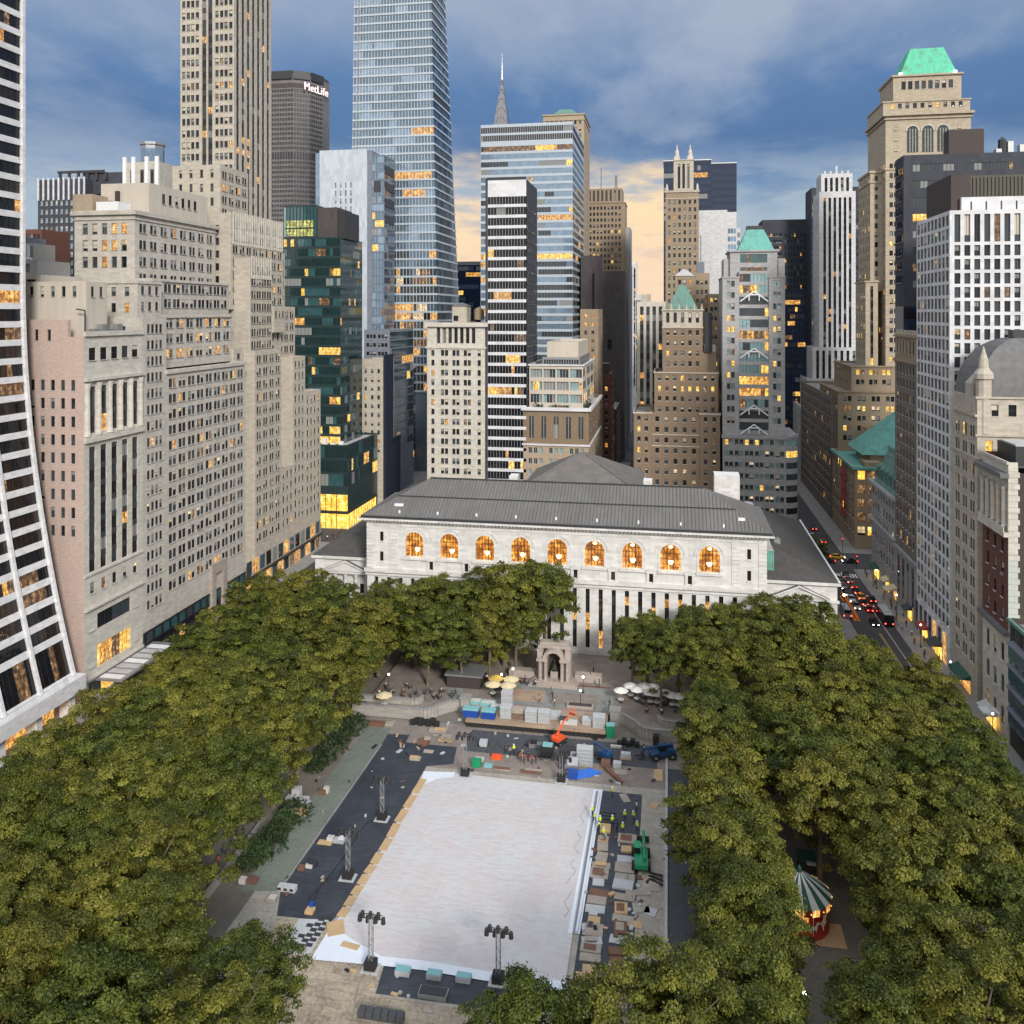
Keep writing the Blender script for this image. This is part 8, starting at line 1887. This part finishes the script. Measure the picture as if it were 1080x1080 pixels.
for i, (x, y, p) in enumerate(((-97, 262, 'paint_black'), (-100.5, 270, 'paint_white'), (-97, 284, 'paint_silver'), (-103, 290, 'paint_yellow'), (-96.5, 300, 'paint_black'), (-106, 266, 'paint_yellow'), (-100, 318, 'paint_black'), (-97, 335, 'paint_white'))): car(x, y, 0 if x > -102 else pi, p, f'{CN[p]} car on the wide street by the yellow shop floors, {ORD[i]} from the camera', 'cars on the wide street')
for i, (x, y, p) in enumerate(((-19, 330, 'paint_black'), (-17.5, 345, 'paint_red'), (-20, 362, 'paint_white'), (-18, 380, 'paint_black'))): car(x, y, 0, p, f'{CN[p]} car in the dark narrow street behind the library roof, {ORD[i]} from the roof', 'cars in the narrow street')
def bus(x, y, rz, label, body, roof, ln=10.5, w=1.25, h=3.0):
    t = thing('bus', label, 'bus', (x, y, 0), rz); m = MB()
    m.loft([[(-w, yy, .35), (-w, yy, h - .3), (-w + .25, yy, h), (w - .25, yy, h), (w, yy, h - .3), (w, yy, .35)] for yy in (-ln / 2, -ln / 2 + .3, ln / 2 - .4, ln / 2)], body); m.build('body', t)
    m = MB(); m.box(-w + .2, w - .2, -ln / 2 + .3, ln / 2 - .4, h + .01, h + .14, roof); m.box(-.6, .6, -2, 1, h + .15, h + .4, roof); m.build('roof', t)
    m = MB()
    for sx in (-1, 1): m.box(sx * w - .02, sx * w + .02, -ln / 2 + .4, ln / 2 - .5, 1.3, 2.4, 'glass_dark')
    m.box(-w + .2, w - .2, ln / 2 - .02, ln / 2 + .03, 1.2, 2.5, 'glass_dark'); m.box(-w + .2, w - .2, -ln / 2 - .03, -ln / 2 + .02, 1.5, 2.4, 'glass_dark'); m.build('windows', t)
    for sx in (-1, 1):
        for yy in (-ln * .3, ln * .3): m = MB(); m.tube((sx * (w - .15) - .15, yy, .5), (sx * (w - .15) + .15, yy, .5), .5, 'rubber', 12); m.build('wheel', t)
        m = MB(); m.box(sx * .9 - .15, sx * .9 + .15, -ln / 2 - .05, -ln / 2, .8, 1.05, 'tail_red'); m.build('tail_light', t)
bus(55.2, 235.0, 0, 'dark coach with a pale roof at the kerb before the white gridded tower', 'paint_black', 'roof_light', 8.6)
car(55.3, 242.4, 0, 'paint_red', 'red car parked in front of the pale roofed coach', 'cars along the kerb'); car(55.4, 251, 0, 'paint_black', 'black car parked at the far kerb beyond the coach', 'cars along the kerb')
bus(46.0, 238, 0, 'small pale van parked beside the orange barrier at the wing', 'paint_silver', 'crate_grey', 6.0, 1.0, 2.3)
bus(-106.5, 281, 0, 'white city bus on the wide street by the yellow shop floors', 'paint_white', 'roof_light', 11)
# orange work barrier and cones along the lane
t = thing('road_barrier', 'long orange work zone barrier between the two lanes of cars', 'barrier', (48.3, 243, 0)); 
for i in range(10):
    m = MB(); y = -9 + i * 2.05; m.box(-.75, .75, y, y + 1.9, .02, .06, 'barrier_orange'); m.box(-.3, .3, y, y + 1.9, .061, .9, 'barrier_orange'); m.box(-.12, .12, y, y + 1.9, .901, 1.1, 'barrier_orange'); m.build('barrier_section', t)
t = thing('road_barrier', 'short orange barrier deck beside the library wing roof edge', 'barrier', (45.2, 262, .13)); m = MB(); m.box(-1.4, 1.4, -4, 4, .01, .9, 'barrier_orange'); m.build('barrier_section', t)
m = MB(); m.box(-1.4, 1.4, 8, 12, .01, 1.1, 'barrier_orange'); m.build('barrier_section', t)
# traffic lights
def signal(x, y, label, col):
    t = thing('traffic_light', label, 'traffic light', (x, y, .13), group='traffic lights'); m = MB(); m.tube((0, 0, 0), (0, 0, 4.6), .09, 'metal_dark', 6); m.build('post', t)
    m = MB(); m.box(-.2, .2, -.2, .2, 3.6, 4.7, 'metal_dark'); h = m.build('signal_head', t); m = MB(); m.lathe(0, -.22, [(0, 4.2), (.17, 4.35), (0, 4.5)], 8, col); m.build('lens', t)
glow('signal_green', (.1, 1.0, .4), 3.0)
signal(45.6, 279.5, 'traffic light showing red at the library corner', 'tail_red'); signal(57.4, 279.8, 'traffic light showing red before the banner building', 'tail_red'); signal(-13.6, 301, 'traffic light showing green at the narrow side street', 'signal_green'); signal(-21, 301.5, 'traffic light showing red at the narrow side street', 'tail_red'); signal(57.2, 300.8, 'traffic light showing red beyond the avenue by the banners', 'tail_red')
# lit awnings and shop canopies on the side street
def awning(x0, x1, y0, y1, z, mat, label, lit=None):
    t = thing('shop_awning', label, 'awning', ((x0 + x1) / 2, (y0 + y1) / 2, z)); m = MB(t.location)
    m.poly([(x1, y0, z + .9), (x1, y1, z + .9), (x0, y1, z), (x0, y0, z)], mat); m.poly([(x0, y0, z), (x0, y1, z), (x0, y1, z - .3), (x0, y0, z - .3)], mat)
    for y in (y0, y1): m.poly([(x1, y, z + .9), (x0, y, z), (x1, y, z)], mat)
    m.build('canvas', t); m = MB(t.location)
    for y in (y0 + .1, y1 - .1): m.tube((x1, y, z + .02), (x0, y, z + .02), .04, 'metal_dark', 5)
    m.build('frame', t)
    if lit: m = MB(t.location); m.box(x1 - .08, x1 - .02, y0 + .3, y1 - .3, .4, z - .3, lit); m.build('shop_window', t)
awning(58.8, 61.9, 250, 254, 3.4, 'umbrella_cream', 'cream awning on the pavement before the thin brown loft', 'lit_warm')
awning(59.2, 61.6, 210, 215, 3.4, 'metal_dark', 'dark awning over bright yellow shop light at the white gridded tower', 'lit_shop')
awning(59.6, 61.4, 176, 182, 3.2, 'canvas_white', 'white awning at the foot of the red brick clubhouse', 'lit_yellow')
awning(59.8, 61.9, 192, 200, 3.4, 'canvas_green', 'dark green awning over the chateau building shops', 'lit_warm')
awning(60.0, 61.7, 221, 226, 3.2, 'cloth_red', 'red awning with amber shop light between gridded tower and brown loft', 'lit_shop')
awning(60.0, 61.7, 235, 239, 3.2, 'metal_dark', 'black awning with amber shop light under the thin brown loft', 'lit_shop')
awning(60.0, 61.7, 258, 262, 3.4, 'umbrella_cream', 'cream awning with amber shop light under the green mansard', 'lit_shop')
awning(60.0, 61.7, 270, 276, 3.4, 'canvas_green', 'green awning with amber shop light at the mansard corner', 'lit_shop')
# ---- café parasols and tables
def parasol(px, py, mat, label, group, r=1.7, h=2.5):
    x, y, _ = GP(px, py, 1.3 + h); t = thing('parasol', label, 'parasol', (x, y, 1.3), group=group)
    m = MB(); m.lathe(0, 0, [(r, h - .12), (r, h), (r * .5, h + .38), (0, h + .62)], 8, mat, False); m.build('canopy', t)
    m = MB(); m.tube((0, 0, .02), (0, 0, h + .5), .04, 'metal_grey', 6); m.lathe(0, 0, [(.4, 0), (.4, .08), (0, .1)], 10, 'metal_dark'); m.build('pole', t)
    m = MB(); m.lathe(0, 0, [(.65, .70), (.65, .74), (0, .745)], 12, 'metal_white'); m.build('table_top', t)
for i, (px, py, m, l) in enumerate(((523, 715, 'umbrella_gold', 'gold café parasol farther from the memorial, back pair'), (539, 716, 'umbrella_cream', 'cream café parasol nearer the memorial, back pair'), (520, 721.5, 'umbrella_cream', 'cream café parasol farther from the memorial, front pair'), (536, 722.5, 'umbrella_cream', 'cream café parasol nearer the memorial, front pair'), (405, 733, 'umbrella_cream', 'tan café parasol amid the crowd above the curved parapet'))): parasol(px, py, m, l, 'café parasols by the memorial')
for i, (px, py) in enumerate(((655, 728), (665, 723), (672, 727), (680, 723), (688, 724), (693, 731), (701, 730), (709, 733), (716, 734), (686, 730))): parasol(px, py, 'umbrella_white', f'white café parasol, {ORD[i]} outward from the terrace steps', 'white café parasols', 1.5)
m = MB(); c = GP(492, 707, 4); m.prism([(c[0] - 4, c[1] - 3), (c[0] + 4, c[1] - 3), (c[0] + 4, c[1] + 3), (c[0] - 4, c[1] + 3)], 3.8, 4.2, 'metal_grey'); m.box(c[0] - 3.6, c[0] + 3.6, c[1] - 2.6, c[1] + 2.6, 1.31, 3.8, 'mech_brown'); tag(m.build('kiosk'), 'grey roofed kiosk in the shade behind the gold parasols', 'kiosk')

# ---- people
def body_mesh(pose):
    J = {'stand': [(0, 0, .94), (0, 0, 1.20), (0, .02, 1.42), (0, .03, 1.53), (0, .05, 1.66), (-.19, 0, 1.40), (-.25, .02, 1.13), (-.25, .10, .89), (.19, 0, 1.40), (.25, .02, 1.13), (.25, .10, .89), (-.10, 0, .90), (-.11, .03, .50), (-.12, -.02, .08), (-.12, .16, .04), (.10, 0, .90), (.11, .03, .50), (.12, -.02, .08), (.12, .16, .04)],
         'walk': [(0, 0, .93), (0, .02, 1.19), (0, .05, 1.41), (0, .07, 1.52), (0, .10, 1.65), (-.19, .05, 1.39), (-.25, -.08, 1.14), (-.23, .02, .92), (.19, .05, 1.39), (.25, .14, 1.15), (.23, .32, .97), (-.10, 0, .89), (-.11, .22, .52), (-.11, .20, .10), (-.11, .38, .05), (.10, 0, .89), (.11, -.10, .48), (.11, -.38, .16), (.11, -.26, .05)],
         'bend': [(0, 0, .86), (0, .16, 1.08), (0, .34, 1.24), (0, .44, 1.30), (0, .56, 1.36), (-.19, .34, 1.20), (-.22, .42, .92), (-.18, .58, .74), (.19, .34, 1.20), (.22, .42, .92), (.18, .58, .74), (-.10, 0, .84), (-.13, .12, .46), (-.13, -.02, .08), (-.13, .16, .04), (.10, 0, .84), (.13, .05, .46), (.13, -.08, .08), (.13, .10, .04)],
         'sit': [(0, 0, .50), (0, -.04, .78), (0, 0, 1.00), (0, .03, 1.11), (0, .06, 1.24), (-.19, 0, .98), (-.24, .10, .74), (-.15, .32, .66), (.19, 0, .98), (.24, .10, .74), (.15, .32, .66), (-.11, .03, .49), (-.12, .44, .50), (-.12, .42, .08), (-.12, .58, .04), (.11, .03, .49), (.12, .44, .50), (.12, .42, .08), (.12, .58, .04)]}[pose]
    E = [(0, 1), (1, 2), (2, 3), (3, 4), (2, 5), (5, 6), (6, 7), (2, 8), (8, 9), (9, 10), (0, 11), (11, 12), (12, 13), (13, 14), (0, 15), (15, 16), (16, 17), (17, 18)]
    Rr = [.155, .145, .15, .06, .105, .075, .052, .04, .075, .052, .04, .105, .07, .048, .04, .105, .07, .048, .04]
    me = bpy.data.meshes.new('p'); me.from_pydata(J, E, []); o = bpy.data.objects.new('p', me); COL.objects.link(o)
    o.modifiers.new('s', 'SKIN'); 
    for i, r in enumerate(Rr): v = me.skin_vertices[0].data[i]; v.radius = (r, r * (.75 if i < 3 else 1)); v.use_root = (i == 0)
    o.modifiers.new('u', 'SUBSURF').levels = 1
    dg = bpy.context.evaluated_depsgraph_get(); nm = bpy.data.meshes.new_from_object(o.evaluated_get(dg)); bpy.data.objects.remove(o)
    nm.name = 'body'; nm.materials.clear()
    for k in ('cloth_dark', 'cloth_navy', 'skin'): nm.materials.append(MAT[k])
    hip = J[0][2]; neck = J[3]
    seg = [(J[a], J[c], (2 if (a, c) in ((3, 4), (6, 7), (9, 10)) else (1 if a in (0,) and c > 10 or a > 10 else 0))) for a, c in E]
    idx = []
    for p in nm.polygons:
        c = np.array(p.center); best = None
        for a, q, k in seg:
            a = np.array(a); q = np.array(q); t = np.clip(np.dot(c - a, q - a) / np.dot(q - a, q - a), 0, 1); dd = np.linalg.norm(c - a - (q - a) * t)
            if best is None or dd < best[0]: best = (dd, k)
        idx.append(best[1])
    nm.polygons.foreach_set('material_index', idx); nm.polygons.foreach_set('use_smooth', [True] * len(idx)); return nm, J[4]
BODY = {k: body_mesh(k) for k in ('stand', 'walk', 'bend', 'sit')}
def headgear(p, mat, kind):
    m = MB(); x, y, z = p; r = .125
    if kind == 'helmet': m.lathe(x, y, [(r + .05, z + .02), (r + .01, z + .03), (r + .0, z + .1), (r * .6, z + .16), (0, z + .18)], 10, mat)
    else: m.lathe(x, y - .02, [(r * .95, z - .04), (r, z + .03), (r * .75, z + .12), (0, z + .15)], 10, mat)
    return m.mesh('helmet' if kind == 'helmet' else 'hair')
GEAR = {}
def person(x, y, z, rz, pose, top, leg, label, group=None, gear=('hair', 'hair_dark')):
    me, hd = BODY[pose]; t = thing('person', label, 'person', (x, y, z), rz, group)
    o = bpy.data.objects.new('body', me); COL.objects.link(o); link_child(o, t)
    for i, m in ((0, top), (1, leg)): o.material_slots[i].link = 'OBJECT'; o.material_slots[i].material = MAT[m]
    k = (pose, gear)
    if k not in GEAR: GEAR[k] = headgear(hd, gear[1], gear[0])
    h = bpy.data.objects.new(gear[0], GEAR[k]); COL.objects.link(h); link_child(h, t)
W_ = [(646, 841, 'stand', 'worker in yellow vest alone near the square blue bin'), (625, 862, 'stand', 'worker in yellow vest on the rink border, farther of two there'), (627, 869, 'walk', 'worker in yellow vest on the rink border, nearer of two there'), (646, 872, 'stand', 'worker in yellow vest and dark trousers by the timber joists'), (659, 866, 'stand', 'worker in yellow vest on the black mat, farther of the right hand pair'.replace('right hand ', 'mat ')), (668.5, 867, 'walk', 'worker in yellow vest at the kerb side of the black mat'), (657, 880, 'walk', 'worker in yellow vest stepping across the black mat toward the loose panels'), (632, 876, 'bend', 'worker in yellow vest bending over the loose floor panels'), (637, 886, 'walk', 'worker in yellow vest walking beside the first loose panels'), (672, 878, 'stand', 'worker in yellow vest just behind the green loader'), (633, 873, 'stand', 'worker in yellow vest standing beside the bending worker'), (542, 796, 'stand', 'worker in yellow vest by the dark gathering near the stage')]
for i, (px, py, pose, lab) in enumerate(W_): x, y = gp(px, py); person(x, y, Z0 + (.12 if px < 640 else .04), R.uniform(0, 6.3), pose, 'vest_yellow', 'cloth_navy', lab, 'workers in yellow vests', ('helmet', 'helmet_white'))
x, y = gp(651, 877); person(x, y, Z0 + .04, 1, 'stand', 'cloth_navy', 'cloth_dark', 'person in dark clothes amid the yellow vested workers')
x, y = gp(671.5, 856); person(x, y, Z0 + .04, 2, 'stand', 'cloth_white', 'cloth_dark', 'person in white top standing on the slabs beyond the loader')
x, y = gp(543, 799); 
for i, (px, py) in enumerate(((533, 794), (538, 797), (546, 801), (549, 803), (553, 805), (557, 803), (561, 806), (565, 805), (551, 799))):
    x, y = gp(px, py); person(x, y, Z0 + .02, R.uniform(0, 6), R.choice(('stand', 'walk')), R.choice(('cloth_dark', 'cloth_navy', 'cloth_red', 'cloth_grey')), 'cloth_dark', f'dark clothed person in the line by the rink corner, {ORD[i]} from the far mast', 'people by the rink corner')
for i, (px, py, top) in enumerate(((581, 733, 'cloth_dark'), (583, 738, 'cloth_navy'), (626, 712, 'cloth_dark'), (623, 718, 'cloth_red'), (632, 725, 'cloth_dark'), (569, 742, 'cloth_grey'), (585, 745, 'cloth_white'), (643, 747, 'cloth_dark'))):
    x, y, _ = GP(px, py, 1.33); person(x, y, 1.335, R.uniform(0, 6), 'walk' if i % 2 else 'stand', top, 'cloth_dark', f'{ {"cloth_dark": "black", "cloth_navy": "navy", "cloth_red": "red", "cloth_grey": "grey", "cloth_white": "white"}[top] } clothed visitor on the terrace paving, {ORD[i]} among the strollers by the memorial', 'strollers on the terrace')
# seated café guests on chairs
def chair_mesh():
    m = MB()
    m.box(-.22, .22, -.22, .22, .42, .46, 'canvas_green'); m.box(-.22, .22, -.24, -.2, .47, .85, 'canvas_green')
    for a in (-.19, .19):
        for c in (-.2, .2): m.tube((a, c, 0), (a, c, .42), .02, 'metal_dark', 4)
    return m.mesh('cafe_chair')
CH = chair_mesh(); k = 0
def guest(x, y, z, area, i, group):
    rz = R.uniform(0, 6.3); top = R.choice(('cloth_dark', 'cloth_navy', 'cloth_white', 'cloth_tan', 'cloth_red', 'cloth_grey'))
    c = bpy.data.objects.new('cafe_chair', CH); COL.objects.link(c); c.location = (x, y, z); c.rotation_euler = (0, 0, rz); tag(c, f'green café chair in the {area}', 'chair', f'café chairs in the {area}')
    person(x, y, z, rz, 'sit', top, 'cloth_dark', f'seated café guest in the {area}', f'seated guests in the {area}')
for i in range(26): guest(-58.5 + R.random() * 15.5, 166.8 + R.random() * 5.5, 1.304, 'crowd above the curved parapet', i, '')
for i in range(16): guest(-43 + R.random() * 16, 176.2 + R.random() * 4, 1.31 + .02, 'seating round the gold parasols', i, '')
for i in range(12): guest(-6 + R.random() * 11, 169 + R.random() * 6, 1.304, 'seating under the white parasols', i, '')
for i in range(9): guest(*gp(225 + i * 6 + R.uniform(-3, 3), 915 - i * 7 + R.uniform(-4, 4)), Z0, 'shade behind the nearer balustrade', i, '')
for i, y in enumerate(np.linspace(205, 276, 22)):
    x = 57.6 + R.random() * 3.6; person(x, y + R.uniform(-1, 1), .134, R.choice((0, pi)) + R.uniform(-.3, .3), R.choice(('walk', 'walk', 'stand')), R.choice(('cloth_dark', 'cloth_navy', 'cloth_white', 'cloth_red', 'cloth_tan')), 'cloth_dark', f'pedestrian on the pavement before the white gridded tower row, {ORD[i] if i < 20 else "last pair"} from the camera', 'pedestrians on the far pavement')
for i in range(14): person(-93.2 + R.random() * 3.6, 252 + i * 2.2, .134, R.uniform(0, 6.3), 'walk', R.choice(('cloth_dark', 'cloth_navy', 'cloth_white', 'cloth_red')), 'cloth_dark', f'pedestrian on the library side of the wide street, {ORD[i]} from the camera', 'pedestrians by the library wing')
for i in range(14): person(-119.5 + .8 + R.random() * 5, 284 + (i % 7) * 2.0 if i < 7 else 284 + (i - 7) * 2, .0, R.uniform(0, 6.3), 'walk', R.choice(('cloth_dark', 'cloth_navy', 'cloth_white', 'cloth_red')), 'cloth_dark', f'pedestrian crossing the avenue before the yellow shop floors, {ORD[i]} of that crowd', 'pedestrians at the yellow shops')
library()
for f in POST_LEAF: f()
# ================================================================== sky, sun, camera
w = bpy.data.worlds.new('World'); S.world = w; w.use_nodes = True; nt = w.node_tree
bg = nt.nodes['Background']
SUN_EL, SUN_AZ = 27.0, 150.0                       # degrees; azimuth from +y clockwise
tc = N(nt, 'ShaderNodeTexCoord'); sx = N(nt, 'ShaderNodeSeparateXYZ'); L(nt, tc.outputs['Generated'], sx.inputs[0])
def M(op, a, b=None, c=None, clamp=False):
    n = N(nt, 'ShaderNodeMath', operation=op); n.use_clamp = clamp
    for i, v in enumerate((a, b, c)):
        if v is None: continue
        if isinstance(v, (int, float)): n.inputs[i].default_value = v
        else: L(nt, v, n.inputs[i])
    return n.outputs[0]
def SM(v, lo, hi): 
    n = N(nt, 'ShaderNodeMapRange', interpolation_type='SMOOTHSTEP'); L(nt, v, n.inputs[0]); n.inputs[1].default_value = lo; n.inputs[2].default_value = hi; return n.outputs[0]
dx, dy, dz = sx.outputs
# the cloud deck seen in perspective
den = M('MAXIMUM', M('ADD', dz, .16), .05)
cx = N(nt, 'ShaderNodeCombineXYZ'); L(nt, M('DIVIDE', dx, den), cx.inputs[0]); L(nt, M('MULTIPLY', M('DIVIDE', dy, den), .62), cx.inputs[1])
n1 = noise(nt, cx.outputs[0], 1.15, 6, .56); 
mp = N(nt, 'ShaderNodeMapping'); L(nt, cx.outputs[0], mp.inputs[0]); mp.inputs['Location'].default_value = (3.1, 1.7, 0); mp.inputs['Rotation'].default_value = (0, 0, .5)
n2 = noise(nt, mp.outputs[0], 2.6, 5, .6)
# small puffs low down, laid out by bearing and height
c2 = N(nt, 'ShaderNodeCombineXYZ'); az = M('ARCTAN2', dx, dy); L(nt, M('MULTIPLY', az, 7.0), c2.inputs[0]); L(nt, M('MULTIPLY', dz, 26.0), c2.inputs[1])
n3 = noise(nt, c2.outputs[0], 1.0, 5, .6)
sky = N(nt, 'ShaderNodeTexSky'); sky.sky_type = 'NISHITA'; sky.sun_disc = False; sky.sun_elevation = radians(SUN_EL); sky.sun_rotation = radians(SUN_AZ); sky.dust_density = 2.0
skyc = mixc(nt, 1.0, sky.outputs[0], (.055, .055, .055), 'MULTIPLY')
deep, blue, grey, pale = (.044, .096, .205), (.068, .135, .27), (.125, .185, .29), (.22, .28, .34)
band = M('ADD', dz, M('MULTIPLY', M('SUBTRACT', n2, .5), .10))
base = ramp(nt, M('MULTIPLY', band, 2.2), [(.0, pale), (.24, (.21, .27, .33)), (.34, (.075, .14, .255)), (.42, deep), (.54, (.055, .115, .235)), (.64, (.11, .165, .27)), (.76, (.185, .23, .31)), (1.0, (.20, .245, .32))])
cl = mixc(nt, M('MULTIPLY', SM(n1, .45, .60), M('ADD', .35, M('MULTIPLY', SM(band, .18, .34), .45))), base, (.25, .28, .345))
cl = mixc(nt, M('MULTIPLY', SM(n2, .50, .72), .40), cl, (.20, .245, .31))
cl = mixc(nt, .12, cl, skyc)
# clearing low in the east: pale cloud and warm glow
low = M('SUBTRACT', 1.0, SM(M('ADD', dz, M('MULTIPLY', M('SUBTRACT', n3, .5), .10)), .135, .205))
cl = mixc(nt, M('MULTIPLY', low, M('MULTIPLY', SM(n3, .38, .6), .75)), cl, (.25, .295, .335))
azw = M('SUBTRACT', 1.0, SM(M('ABSOLUTE', M('ADD', az, .135)), .13, .22))
glowf = M('MULTIPLY', azw, M('SUBTRACT', 1.0, SM(M('ADD', dz, M('MULTIPLY', M('SUBTRACT', n3, .5), .13)), .13, .185)))
peach = mixc(nt, SM(n3, .46, .66), mixc(nt, SM(dz, .02, .13), (.54, .40, .29), (.56, .43, .27)), mixc(nt, SM(dz, .02, .13), (.52, .36, .24), (.27, .28, .31)))
cl = mixc(nt, glowf, cl, peach)
# brighter cloud overhead and toward the hidden sun behind the camera
up = SM(dz, .45, .95); back = SM(M('MULTIPLY', dy, -1.0), -.15, .75)
cl = mixc(nt, M('MULTIPLY', up, .85), cl, (.62, .67, .76)); cl = mixc(nt, M('MULTIPLY', back, .92), cl, (.70, .68, .66))
L(nt, cl, bg.inputs['Color']); bg.inputs['Strength'].default_value = 1.0
sl = bpy.data.lights.new('sun', 'SUN'); sl.energy = 1.9; sl.angle = radians(10); sl.color = (1.0, .945, .87)
so = bpy.data.objects.new('sun', sl); COL.objects.link(so); so.rotation_euler = (radians(90 - SUN_EL), 0, radians(180 - SUN_AZ)); so.location = (60, -80, 200)
cam = bpy.data.cameras.new('camera'); co = bpy.data.objects.new('camera', cam); COL.objects.link(co); S.camera = co
cam.sensor_width = 36; cam.lens = 36 * F / 1080; cam.shift_y = -(540 - HORIZ) / 1080; cam.clip_end = 9000; cam.clip_start = .5
co.location = (0, 0, EYE); co.rotation_euler = (pi / 2, 0, YAW)
S.view_settings.view_transform = 'Standard'; S.view_settings.look = 'None'; S.view_settings.exposure = 0.86; S.view_settings.gamma = 1
S.cycles.max_bounces = 6; S.cycles.diffuse_bounces = 3; S.cycles.glossy_bounces = 3; S.cycles.transmission_bounces = 2; S.cycles.use_denoising = True
S.render.resolution_x = S.render.resolution_y = 1024
